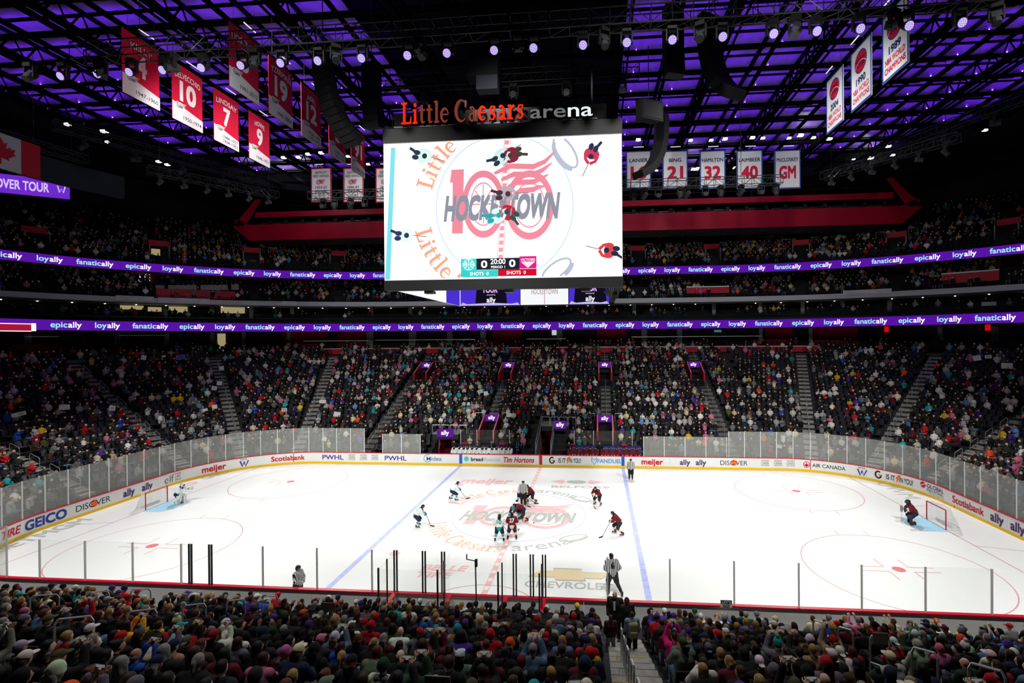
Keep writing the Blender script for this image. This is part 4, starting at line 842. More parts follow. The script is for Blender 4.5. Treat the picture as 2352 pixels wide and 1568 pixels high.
for y, yr in ((1.5, '2004'), (-1.9, '1990'), (-5.4, '1989')):
    a = [('ball_emblem', mv(disc(0, 0, .62, 24), 0, 2.65), B_red), ('ball_ring', mv(stroke(arc(0, 0, .66, 0, 350, 28), .07, True), 0, 2.65), B_navy), ('ball_seams', mv(join2(stroke(arc(0, .75, .8, 215, 325, 12), .035), stroke(arc(0, -.75, .8, 35, 145, 12), .035)), 0, 2.65), B_txt), ('team_lettering', join2(mv(fit2d(text2d('DETROIT', .01), .26, .9), 0, 2.67), mv(fit2d(text2d('PISTONS', .01), .26, .9), 0, 2.34)), B_txt), ('year_lettering', mv(fit2d(text2d(yr, .035), .42, 1.1), 0, 1.35), B_navy), ('champion_lettering', join2(mv(fit2d(text2d('NBA WORLD', .02), .34, 1.8), 0, .84), mv(fit2d(text2d('CHAMPIONS', .02), .34, 1.9), 0, .36)), B_red)]
    banner(f'white championship banner with blue border reading {yr}, {dict(zip(("2004","1990","1989"),("farthest","middle","nearest")))[yr]} of the three at right', (21.7, y, 26.4), (0, -1, 0), 2.4, 3.7, B_white, None, B_blue, a)
for u, nm, nu in ((1467, 'LANIER', '16'), (1551, 'BING', '21'), (1637, 'HAMILTON', '32'), (1722, 'LAIMBEER', '40'), (1809, 'McCLOSKEY', 'GM')):
    p = at(u, 433, y=15.5); a = [('name_lettering', mv(fit2d(text2d(nm, .022), .36, min(2.0, .3*len(nm))), 0, 2.6), B_navy), ('number', mv(fit2d(text2d(nu, .04), 1.2, 1.55), 0, 1.0), B_red)]
    banner(f'white banner with blue border and red {nu}, {ORD[(1467, 1551, 1637, 1722, 1809).index(u)]} from the screen along the far truss', (p[0], 15.5, p[2]), (1, 0, 0), 2.42, 3.7, B_white, None, B_blue, a)
for u, yr in ((738, '1954-55'), (812, '1996-97'), (887, '1997-98')):
    p = at(u, 464, y=15.5); a = [('team_lettering', join2(mv(fit2d(text2d('DETROIT', .01), .26, 1.3), 0, 2.95), mv(fit2d(text2d('RED WINGS', .01), .26, 1.65), 0, 2.58)), B_ink), ('winged_wheel', mv(WR, -.05, 2.1, .5), B_red), ('title_lettering', join2(*[mv(fit2d(text2d(q, .014), .26, w_), 0, z) for q, w_, z in ((yr, 1.25, 1.4), ('STANLEY', 1.3, 1.0), ('CUP', .7, .58), ('CHAMPIONS', 1.6, .2))]), B_ink)]
    banner(f'white cup banner with red border reading {yr}, {ORD[(738, 812, 887).index(u)]} from the left beside the screen', (p[0], 15.5, p[2]), (1, 0, 0), 2.2, 3.55, B_white, None, B_red, a)
# Canadian flag and LED board at the left end
fl = thing('canada_flag', 'Canadian flag hanging in the dark upper left end', 'flag', (-34.5, -3.9, 23.9), PI/2)
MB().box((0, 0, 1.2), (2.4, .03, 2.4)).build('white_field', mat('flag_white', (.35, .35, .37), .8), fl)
for sx in (-1, 1): MB().box((sx*1.8, 0, 1.2), (1.2, .03, 2.4)).build('red_band', mat('flag_red', srgb('a01428'), .8), fl)
leaf = [(0, 1), (.2, .6), (.42, .72), (.34, .2), (.6, .45), (.66, .3), (.95, .36), (.83, .05), (.98, -.05), (.5, -.42), (.55, -.6), (.05, -.5), (.05, -1), (-.05, -1), (-.05, -.5), (-.55, -.6), (-.5, -.42), (-.98, -.05), (-.83, .05), (-.95, .36), (-.66, .3), (-.6, .45), (-.34, .2), (-.42, .72), (-.2, .6)]
art(mv(poly(leaf), 0, 1.2, .9), plane((0, -.03, 0), (1, 0, 0), (0, 0, 1)), (mb := MB())); mb.build('maple_leaf', mat('flag_red', (1, 0, 0)), fl); MB().tube((-2.4, 0, 2.45), (2.4, 0, 2.45), .04).build('flag_rod', M_beam, fl)
for x in (-2, 2): MB().tube((x, 0, 2.4), (x, 0, 9), .015, 4).build('hanging_wire', M_alu, fl)
p0, p1 = at(-90, 414, x=-57), at(160, 436, x=-50.5); dx = np.array([p1[0]-p0[0], p1[1]-p0[1]]); Lb = float(np.linalg.norm(dx)); rz = math.atan2(dx[1], dx[0])
tb = thing('led_board', 'purple LED board with OVER TOUR lettering at the upper left end', 'LED board', ((p0[0]+p1[0])/2, (p0[1]+p1[1])/2, (p0[2]+p1[2])/2-.9), rz)
MB().box((0, .2, .95), (Lb+.2, .3, 2.1)).build('housing', M_black, tb); MB().box((0, 0, .95), (Lb, .06, 1.9)).build('led_screen', mat('led_violet', srgb('7a2fe0'), .5, emit=.8), tb)
art(join2(mv(fit2d(text2d('OVER TOUR', .03), .95, Lb*.5), Lb*.05, .5), stroke([(Lb*.42-.3, 1.3), (Lb*.42-.15, .6), (Lb*.42, 1.0), (Lb*.42+.15, .6), (Lb*.42+.3, 1.3)], .1)), plane((0, -.05, 0), (1, 0, 0), (0, 0, 1)), (mb := MB())); mb.build('board_lettering', mat('led_lilac', srgb('d9c2f7'), .5, emit=.95), tb)
# ================================================================= SCOREBOARD
SBW, SBY, SBZ0, SBZ1 = 6.62, -7.2, 14.9, 23.9
sb = thing('scoreboard', 'huge centre hung video scoreboard showing a top view of the face off', 'scoreboard', (0.25, 0, SBZ0)); H_ = SBZ1-SBZ0
M_bez = mat('bezel', (.014, .015, .016), .6); E_scr = mat('screen_white', (1.0, 1.0, 1.0), .5, emit=1.02)
MB().box((0, SBY+.25, H_-.42), (2*SBW, .5, .84)).build('top_bezel', M_bez, sb); MB().box((0, SBY+.25, .28), (2*SBW, .5, .56)).build('bottom_bezel', M_bez, sb)
MB().box((0, SBY+.35, H_/2), (2*SBW-.02, .3, H_-.9)).build('screen_housing', M_black, sb); MB().box((0, SBY+.1, H_/2-.12), (2*SBW-.06, .2, H_-1.36)).build('front_screen', E_scr, sb)
for sx in (-1, 1): MB().box((sx*(SBW-.2), 0, H_/2), (.4, -2*SBY-.6, H_-.4)).build('side_housing', M_black, sb)
MB().box((0, -SBY-.2, H_/2), (2*SBW, .4, H_)).build('back_housing', M_black, sb); MB().box((0, 0, H_-.2), (2*SBW-.6, -2*SBY-.8, .3)).build('top_deck', M_black, sb)
for x in (-4.2, .35, 4.6): MB().box((x, SBY+.6, -.08), (.5, .5, .16)).build('camera_box', M_grey, sb)
for k in range(6): MB().tube((SBW-.5-.1*k, SBY+1.2+k*.8, .3), (SBW-.4, SBY+1.6+k*.8, -.25), .06, 5).box((SBW-.4, SBY+1.6+k*.8, -.2), (.25, .25, .2)).build('rigging_lamp', M_alu, sb)
for x in (-5, 5):
    for y in (-5, 5): MB().tube((x, y, H_), (x, y, 33.2-SBZ0), .05, 6).build('hoist_cable', M_alu, sb)
scr = lambda off: plane((0, SBY-.004-off, 0), (1, 0, 0), (0, 0, 1))
# picture plane: pixel (u, v) of the screen -> local metres (screen spans u 866..1436, v 312..650)
PX = lambda u, v: ((u-1151)/570*2*SBW, .62+(638-v-(u-1151)*.0)/330*7.55)
def spart(name, VFs, col, off=.004, e=1.0):
    m = mat('screen_'+col, srgb(col), .5, emit=e); mb = MB()
    for vf in [join2(*VFs) if isinstance(VFs, list) else VFs]:
        V, F = vf; V = np.c_[np.clip(V[:, 0], -SBW+.05, SBW-.05), np.clip(V[:, 1], .6, H_-.86)]; art((V, F), scr(off), mb)
    mb.build(name, m, sb)
spx = 2*SBW/570; c0 = PX(1162, 462)
spart('screen_blue_line', poly([PX(869, 660), PX(881, 660), PX(897, 318), PX(886, 318)]), '7fdbe6'); spart('screen_circle', stroke([PX(1159+163*math.cos(a), 470+172*math.sin(a)) for a in np.linspace(0, 6.2, 70)], .05, True), 'bfe0ee', .004)
spart('screen_lines', [poly([PX(1168-k*1.1-5, 312+k*17), PX(1168-k*1.1+5, 312+k*17), PX(1167-k*1.1+5, 322+k*17), PX(1167-k*1.1-5, 322+k*17)]) for k in range(18)], 'f09cab', .006); spart('screen_center_edges', [stroke([PX(1169+q, 305), PX(1146+q, 660)], .04) for q in (-7, 7)], 'f3c2cb', .005)
spart('screen_anniversary_emblem', mv(LG[0], c0[0]-.2, c0[1], 10.6*.78, 6.3), 'ec8a9c', .008); spart('screen_hockeytown', mv(LG[1], c0[0]-.2, c0[1]-.15, 6.4, 6.3), '8e919f', .010)
LCt = mv(LC, s=1.25, sx=1.15); pt = PX(1159, 470)
def onarc(VF, cx, cy, R, a0, inward=False):
    V, F = VF; a = a0-V[:, 0]/R if not inward else a0+V[:, 0]/R; r = R+V[:, 1] if not inward else R-V[:, 1]; return np.stack([cx+r*np.cos(a), cy+r*np.sin(a)], 1), F
def clipart(VF, zmax=H_-.86, zmin=.6, xm=SBW-.05):
    V, F = VF; F = [f for f in F if all(zmin < V[i, 1] < zmax and abs(V[i, 0]) < xm for i in f)]; return V, F
spart('screen_lettering', [clipart(onarc(LCt, pt[0], pt[1], 4.15, math.radians(118))), clipart(onarc(mv(LCt, dy=-.95), pt[0], pt[1], 4.2, math.radians(240), True))], 'f2a98a', .006)
spart('screen_emblem', [clipart(mv(pk, *PX(1305, 345), 1.1, rot=-1.0)), clipart(mv(pk, *PX(1282, 622), 1.0, rot=.6))], 'b4bdcf', .006)
def topskater(u, v, ang, jer, pant, s=1.0):
    c = PX(u, v); R = lambda VF: mv(VF, c[0], c[1], s, rot=ang)
    spart('screen_skater', [R(disc(0, 0, .3, 14, .42)), R(stroke([(.05, .35), (.35, .3), (.55, .05)], .16)), R(stroke([(.05, -.35), (.35, -.25), (.55, -.02)], .16))], jer, .012)
    spart('screen_skater_legs', [R(disc(-.3, .12, .2, 10, .14)), R(disc(-.35, -.15, .2, 10, .14)), R(stroke([(-.4, .15), (-.75, .3)], .15)), R(disc(.16, 0, .15, 10))], pant, .013); spart('screen_stick', R(stroke([(.5, .0), (1.3, -.1)], .04)), '7a7a85', .011)
for u, v, a, j, p_ in ((962, 340, -.2, 'd4f0ec', '2a3a4a'), (1152, 352, .6, 'd4f0ec', '2a3a4a'), (1182, 346, -2.8, '8a2742', '4a4238'), (1366, 352, -1.9, 'c93a58', '2f3350'), (1162, 440, .1, 'b9aeb4', '4a3540'), (1140, 492, .3, 'd9f2f0', '2aa7ae'), (1172, 486, 2.6, 'b82a40', '34504f'), (916, 532, .0, 'e6f2f5', '2b3c66'), (1405, 580, 3.0, 'd8434a', '2c2c48')): topskater(u, v, a, j, p_)
bx = lambda u0, v0, u1, v1: rect(*PX(u0, v1), *PX(u1, v0))
spart('score_bug', bx(1092, 592, 1195, 619), '22242c', .016); spart('score_team_tile', bx(1055, 592, 1093, 620), '43d0cd', .016); spart('score_team_tile', bx(1195, 589, 1235, 618), 'e31888', .016); spart('shots_bar', bx(1055, 620, 1144, 636), '35cdc9', .016); spart('shots_bar', bx(1144, 619, 1235, 635), 'c8102e', .016)
st_ = lambda t, u, v, h, w=None, b=.02: mv(fit2d(text2d(t, b), h*spx, w and w*spx), *PX(u, v))
spart('score_digits', [st_('0', 1111, 614, 17, 15, .03), st_('0', 1178, 613, 17, 15, .03), st_('20:00', 1144, 606, 13, 36), st_('PERIOD 1', 1144, 616, 6, 33), st_('SHOTS  0', 1099, 632, 8, 45), st_('SHOTS  0', 1187, 631, 8, 46)], 'ffffff', .022, 1.05)
spart('team_lettering', [st_('SIRENS', 1074, 609, 7, 30), st_('VICTOIRE', 1215, 600, 6, 34)], 'eafcfb', .022); c_ = PX(1074, 606); spart('team_emblem', [stroke(arc(c_[0], c_[1], .3, 0, 350, 12), .05, True)]+[stroke([(c_[0]+.33*math.cos(a), c_[1]+.28*math.sin(a)), (c_[0]+.15*math.cos(a), c_[1]+.12*math.sin(a))], .07) for a in np.arange(8)*PI/4], 'c9f6f3', .019)
c_ = PX(1215, 607); spart('team_emblem', [poly([(c_[0]-.4, c_[1]+.12), (c_[0]-.2, c_[1]-.05), (c_[0], c_[1]-.22), (c_[0]+.2, c_[1]-.05), (c_[0]+.4, c_[1]+.12)])], 'fbe0ee', .019)
# inner screens seen below the front face (the inside of the back and left faces)
E_in = mat('inner_screen_dark', srgb('1a0f2e'), .5, emit=.8); ib = plane((0, -SBY-.45, 0), (1, 0, 0), (0, 0, 1)); ih = 1.7
MB().box((0, -SBY-.42, ih/2+.05), (2*SBW-.8, .05, ih)).build('inner_screen', E_in, sb)
x0 = -SBW+.4
def ipart(n, VF, col, off, e=1.0): art(VF, plane((0, -SBY-.45-off, 0), (1, 0, 0), (0, 0, 1)), (mb := MB())); mb.build(n, mat('screen_'+col, srgb(col), .5, emit=e), sb)
for k, (a, b) in enumerate(((-6.2, -1.15), (-1.1, 2.85), (2.9, 6.2))):
    if k == 1: ipart('inner_screen_ice', rect(a, .08, b, ih), 'f4f7fa', .004); ipart('inner_screen_emblem', join2(mv(fit2d(text2d('HOCKEYTOWN', .02), .45, 2.2), .9, .95), stroke([(.9, .1), (.9, 1.6)], .06)), 'b99aa6', .008)
    else:
        ipart('inner_screen_violet', rect(a, .08, b, ih), '4a2fd0', .004); m_ = (a+b)/2+.1; ipart('inner_screen_dark_shape', poly([(m_-1.35, .15), (m_+1.35, .15), (m_+1.2, ih), (m_-1.2, ih)]), '120d1c', .008); ipart('inner_screen_snow', poly([(a, .08), (b, .08), (b-.2, .3), (b-.7, .2), (m_, .3), (a+.6, .2), (a+.2, .35)]), 'bfb4f5', .010)
        ipart('inner_screen_lettering', join2(mv(fit2d(text2d('ally', .02), .42), m_, .35), mv(fit2d(text2d('presented by', .0), .1), m_, .92)), 'ffffff', .014); ipart('inner_screen_lettering', mv(fit2d(text2d('TOUR', .04), .5, 1.3), m_-.1, 1.15), 'd9a8f0', .014)
MB().box((-SBW+.42, 0, ih/2+.05), (.05, -2*SBY-1, ih)).build('inner_screen', E_scr, sb)
MB().box((-SBW+.46, 4.6, ih/2+.05), (.03, 3.6, ih)).build('inner_screen_violet', mat('screen_4a2fd0', (1, 1, 1)), sb)
# sign on top
sg_ = thing('arena_sign', 'red and grey illuminated arena name sign on top of the scoreboard', 'sign', (.05, SBY+.3, SBZ1+.15))
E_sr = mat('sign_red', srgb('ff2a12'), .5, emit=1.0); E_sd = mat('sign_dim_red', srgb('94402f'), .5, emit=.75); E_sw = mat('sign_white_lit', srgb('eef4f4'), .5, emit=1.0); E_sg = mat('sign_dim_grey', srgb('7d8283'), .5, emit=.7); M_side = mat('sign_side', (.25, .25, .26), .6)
def signword(VF, x0, w, h, zoff, pick):
    V, F = VF; sx = w/(V[:, 0].max()-V[:, 0].min()); V = np.c_[(V[:, 0]-V[:, 0].min())*sx+x0, V[:, 1]*h/.75+zoff]
    par = list(range(len(V)))
    def fd(i):
        while par[i] != i: par[i] = par[par[i]]; i = par[i]
        return i
    for f in F:
        for q in f[1:]: par[fd(q)] = fd(f[0])
    comp = {}
    for f in F: comp.setdefault(fd(f[0]), []).append(f)
    for fs in comp.values():
        ids = sorted({i for f in fs for i in f}); mp = {q: n for n, q in enumerate(ids)}; v3, f3 = extrude((V[ids], [tuple(mp[q] for q in f) for f in fs]), .18)
        front = len(fs); mb = MB(); v3 = np.c_[v3[:, 0], -v3[:, 2], v3[:, 1]]; mb.add(v3, f3[:front], 0); mb.add(v3, f3[front:], 1); mb.build('sign_letter', [pick(V[ids][:, 0].mean()), M_side], sg_)
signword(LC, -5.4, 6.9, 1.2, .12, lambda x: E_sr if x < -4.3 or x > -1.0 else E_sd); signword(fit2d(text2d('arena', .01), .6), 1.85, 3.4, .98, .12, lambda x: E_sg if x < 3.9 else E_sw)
MB().box((-.2, .1, .04), (11.4, .25, .08)).build('sign_rail', M_alu, sg_); MB().box((0, .3, .5), (12, .08, .9)).build('sign_lattice', M_black, sg_)
# ================================================================= TRUSSES, LAMPS, SPEAKERS
M_dtr = mat('truss_black', (.012, .012, .013), .6)
def truss(lab, A, B, h=.8, w_=.7, grp=None, up=(0, 0, 1), cable=None):
    M_alu = M_dtr if ('corner' in lab or 'perimeter' in lab or 'dark' in lab) else MATS['truss_metal']
    A, B = np.array(A, float), np.array(B, float); d = B-A; L = np.linalg.norm(d); d /= L; up = np.array(up, float); sd = np.cross(d, up)
    t = thing('lighting_truss', lab, 'truss', A); c = lambda x, a, b: d*x+sd*a*w_/2+up*b*h/2
    for a in (-1, 1):
        for b in (-1, 1): MB().tube(c(0, a, b), c(L, a, b), .035, 6).build('chord', M_alu, t)
    mb = MB(); n = max(2, int(L/h/1.15)); st = L/n
    for k in range(n+1):
        for a in (-1, 1): mb.tube(c(k*st, a, -1), c(k*st, a, 1), .022, 4)
        for b in (-1, 1): mb.tube(c(k*st, -1, b), c(k*st, 1, b), .018, 4)
        if k < n:
            for a in (-1, 1): mb.tube(c(k*st, a, -1 if k % 2 else 1), c((k+1)*st, a, 1 if k % 2 else -1), .018, 4)
            mb.tube(c(k*st, -1, -1), c((k+1)*st, 1, -1), .016, 4)
    mb.build('truss_braces', M_alu, t)['kind'] = 'stuff'
    for x in (cable if cable is not None else np.linspace(L*.08, L*.92, max(2, int(L/9)))): MB().tube(c(x, 0, 1), c(x, 0, 1)+np.array([0, 0, 33.0-A[2]]), .022, 4).build('hoist_chain', M_alu, t)
    return t
TZ = 26.9
truss('long near lighting truss across the top of the picture', (-21, -10.75, TZ), (23, -10.75, TZ)); truss('far lighting truss in front of the white banners', (-21.5, 10.75, 25.8), (21.5, 10.75, 25.8), .7)
a_, b_ = at(848, 192, y=0), at(1468, 166, y=0); zz = (a_[2]+b_[2])/2
truss('dark truss over the scoreboard behind the arena sign', (a_[0], 0, zz), (b_[0], 0, zz), .9)
for sg, lab in ((-1, 'left'), (1, 'right')):
    truss(f'angled corner truss with lamps at the far {lab} of the roof', (sg*31, 3.5, 26.2), (sg*25.2, 11.5, 26.2), .6)
    q0, q1 = (sg*40, 4, 30.5), (sg*32, 21, 30.5); truss(f'perimeter truss under the {lab} edge of the roof', q0, q1, .8)
truss('truss inside the dark upper left corner above the flag', (-44, -6, 29), (-41.5, 8, 29), .7)
yoke = MB().box((0, 0, -.08), (.34, .3, .16)).box((-.2, 0, -.34), (.05, .14, .44)).box((.2, 0, -.34), (.05, .14, .44)).mesh('yoke', [M_black])
hd = MB(); hd.tube((0, .16, 0), (0, -.1, 0), .13, 12, r2=.17).tube((0, -.1, 0), (0, -.16, 0), .17, 12); head_me = hd.mesh('lamp_head', [M_black])
spot_me = MB().tube((0, .24, 0), (0, -.25, 0), .13, 10, r2=.15).box((0, .1, 0), (.3, .26, .26)).mesh('lamp_head', [M_dark])
E_led = mat('led_lilac_lamp', srgb('a98cf0'), .5, emit=.85); E_led2 = mat('led_lilac_dot', srgb('eee4ff'), .5, emit=1.0)
ln = MB().tube((0, -.160, 0), (0, -.168, 0), .155, 14); lens_me = ln.mesh('lens', [E_led]); dt_ = MB()
for r_, n_ in ((0, 1), (.06, 6), (.115, 12)):
    for k in range(n_): dt_.box((r_*math.cos(k*2*PI/n_), -.172, r_*math.sin(k*2*PI/n_)), (.034, .008, .034))
dots_me = dt_.mesh('lens_dots', [E_led2])
def mover(lab, p, lit, tilt, pan=0, sc=1.25, grp='moving lamps on the near truss'):
    t = thing('moving_head_lamp', lab, 'stage lamp', p, pan, grp); t.scale = (sc,)*3
    link('yoke', yoke, t); h = link('lamp_head', head_me if lit else spot_me, t, (0, 0, -.5), (tilt, 0, 0))
    if lit: link('lens', lens_me, h); link('lens_dots', dots_me, h, kind='stuff')
lit_u = [145, 229, 302, 378, 467, 557, 648, 733, 833, 938, 1028, 1136, 1226, 1339, 1439, 1543, 1658, 1774, 1873, 1972, 2083, 2204]; off_u = [75, 237, 400, 590, 775, 968, 1190, 1387, 1607, 1823, 2048, 2282]
for k, u in enumerate(lit_u): x = at(u, 60, y=-10.75)[0]; mover(f'lit lilac LED lamp on the near truss, {ORD[k]} from the left', (x, -10.75, TZ-.45), True, .55)
for k, u in enumerate(off_u): x = at(u, 60, y=-10.75)[0]; mover(f'unlit black moving lamp on the near truss, {ORD[k]} from the left', (x, -10.9, TZ-.45), False, (.9, -.4, .3, 1.2)[k % 4], (0, .5, -.4)[k % 3])
for k, u in enumerate((742, 768, 805, 838, 1455, 1480, 1512, 1562, 1578, 1620, 1655, 1702, 1748, 1782)): x = at(u, 430, y=10.75)[0]; mover(f'small unlit lamp hanging from the far truss, {ORD[k]} from the left', (x, 10.75, 25.45), False, (.2, 1.2, -.5)[k % 3], .3*(k % 3), 1.3, 'lamps on the far truss')
for sg in (-1, 1):
    for k in range(6): f_ = (k+.5)/6; mover(f'small lamp on the {"left" if sg < 0 else "right"} corner truss, {ORD[k]} from its outer end', (sg*(31-5.8*f_), 3.5+8*f_, 25.9), False, (.9, .3)[k % 2], sg*.9, 1.1, 'lamps on the corner trusses')
    for k in range(5): f_ = (k+.5)/5; mover(f'dark lamp under the {"left" if sg < 0 else "right"} roof edge truss, {ORD[k]} from its near end', (sg*(40-8*f_), 4+17*f_, 30.1), False, (.8, .2)[k % 2], sg*.6, 1.6, 'lamps under the roof edge')
for k, u in enumerate((858, 975, 1180, 1302, 1428)): x = at(u, 200, y=0)[0]; mover(f'black lamp under the truss above the scoreboard, {ORD[k]} from the left', (x, 0, zz-.5), False, .1*k, 0, 1.5, 'lamps above the scoreboard')
M_spk = mat('speaker_black', (.014, .014, .015), .75)
def linearray(lab, x, y, ztop, n, face, bend, wd=1.25, ch=.36, dp=.55, start=.05):
    """J hang: cabinets stacked down, each tilted more; face = horizontal direction angle the mouth points to"""
    t = thing('line_array_speaker', lab, 'speaker', (x, y, ztop), face)
    px, pz, a = 0.0, 0.0, 0.0
    for k in range(n):
        a = bend*(max(0, (k-n*start)/(n*(1-start))))**1.4
        dy, dz = -math.sin(a)*ch, -math.cos(a)*ch; cy, cz = px+dy/2, pz+dz/2; R = np.array([[1, 0, 0], [0, math.cos(-a), -math.sin(-a)], [0, math.sin(-a), math.cos(-a)]])
        MB().box((0, cy, cz), (wd, dp, ch*.95), 0, R).build('speaker_cabinet', M_spk, t); px += dy; pz += dz
    MB().box((0, 0, .1), (wd, .5, .12)).tube((0, 0, .1), (0, 0, 33-ztop), .03, 5).build('flying_frame', M_alu, t)
linearray('left curved black line array speaker hanging by the near red banners', -9.6, -7.6, 28.4, 15, PI-.5, 1.1); linearray('straight black speaker column beside the left curved array', -7.6, -5.9, 28.2, 10, PI-.2, .15, 1.0)
linearray('right curved black line array speaker hanging near the top edge', 11.6, -6.5, 29.3, 15, .55, 1.0); linearray('straight black speaker column left of the right curved array', 9.6, -7.0, 29.6, 10, .3, .1, 1.0)
linearray('far right J shaped line array sweeping down in front of the banners', 10.9, 8, 30.4, 15, -.9, 1.35, 1.2, .42); linearray('far left J shaped line array partly behind a red banner', -12.2, 8, 30.4, 14, .9, 1.2, 1.2, .42)
sp = at(1490, 252, y=2); s_ = thing('speaker_box', 'boxy black loudspeaker hanging right of the scoreboard sign', 'speaker', sp, .5); MB().hexa([(-.9, -.5, -.9), (.9, -.5, -.9), (.7, .6, -.7), (-.7, .6, -.7), (-.9, -.5, .5), (.9, -.5, .5), (.7, .6, .8), (-.7, .6, .8)]).build('cabinet', M_spk, s_); MB().tube((0, 0, .6), (0, 0, 33-sp[2]), .03).build('cable', M_alu, s_)
MB().box((0, -.51, -.2), (1.5, .03, 1.1)).build('grille', M_dark, s_)
q = at(1110, 60, y=-1.5); sub = thing('subwoofer_array', 'hanging column of dark grey subwoofer boxes above the arena sign', 'speaker', (q[0], -1.5, at(1118, 185, y=-1.5)[2])); zt_ = 33-at(1118, 185, y=-1.5)[2]
for k in range(6): MB().box((0, .35*k, .55+k*1.08), (2.1, 1.1, 1.0)).build('subwoofer_cabinet', mat('sub_grey', (.012, .014, .014), .8), sub)
MB().box((.4, -.5, -.55), (1.4, .8, .9)).build('grey_box', mat('sub_blue_grey', (.04, .045, .055), .6), sub); MB().tube((0, 2, 6), (0, 2, zt_), .04).build('cable', M_alu, sub)
# ================================================================= PEOPLE ON AND BY THE ICE
SKIN = mat('skin', (.5, .3, .21), .55); M_hairdark = mat('hair_dark', (.03, .02, .014), .7); M_eye = mat('eye_dark', (.02, .015, .012), .3)
def cl(n, h, **k): return mat('cloth_'+n, srgb(h or '000000'), .8, var=.1, scale=9, **k)
W = dict(j=cl('white', 'e9eeec'), hem=cl('teal', '16a0a4'), sho=cl('black', '14161a'), p=cl('navy', '1b2542'), s=cl('white', ''), st=cl('teal', ''), hel=mat('helmet_black', (.012, .012, .013), .25), num=cl('teal_dark', '138a90'))
Mn = dict(j=cl('maroon', '701426'), hem=cl('cream', 'ded3b0'), sho=cl('black', ''), p=cl('dark_navy', '242a3c'), s=cl('maroon', ''), st=cl('cream', ''), hel=mat('helmet_black', (0, 0, 0)), num=cl('white', ''))
def stripes_mat():
    m = mat('referee_stripes', (.8, .8, .8), .8); nt = m.node_tree; b = nt.nodes['Principled BSDF']; tc = nt.nodes.new('ShaderNodeTexCoord'); wv = nt.nodes.new('ShaderNodeTexWave'); wv.wave_profile = 'SIN'; wv.bands_direction = 'X'; wv.inputs['Scale'].default_value = 4.2
    cr = nt.nodes.new('ShaderNodeValToRGB'); cr.color_ramp.interpolation = 'CONSTANT'; cr.color_ramp.elements[0].color = (.008, .008, .009, 1); cr.color_ramp.elements[1].position = .5; cr.color_ramp.elements[1].color = (.75, .76, .77, 1)
    nt.links.new(tc.outputs['Object'], wv.inputs['Vector']); nt.links.new(wv.outputs['Fac'], cr.inputs[0]); nt.links.new(cr.outputs[0], b.inputs['Base Color']); return m
M_str = stripes_mat(); M_blade = mat('blade_steel', (.7, .7, .72), .25, .8); M_stick = mat('stick_black', (.012, .012, .014), .4); M_sw = mat('stick_white', (.75, .75, .72), .4)
Rk = dict(j=M_str, hem=M_str, sho=M_str, p=cl('ref_black', '17181a'), s=cl('ref_black', ''), st=cl('ref_black', ''), hel=mat('helmet_black', (0, 0, 0)), num=cl('black', ''))
_PC = {}
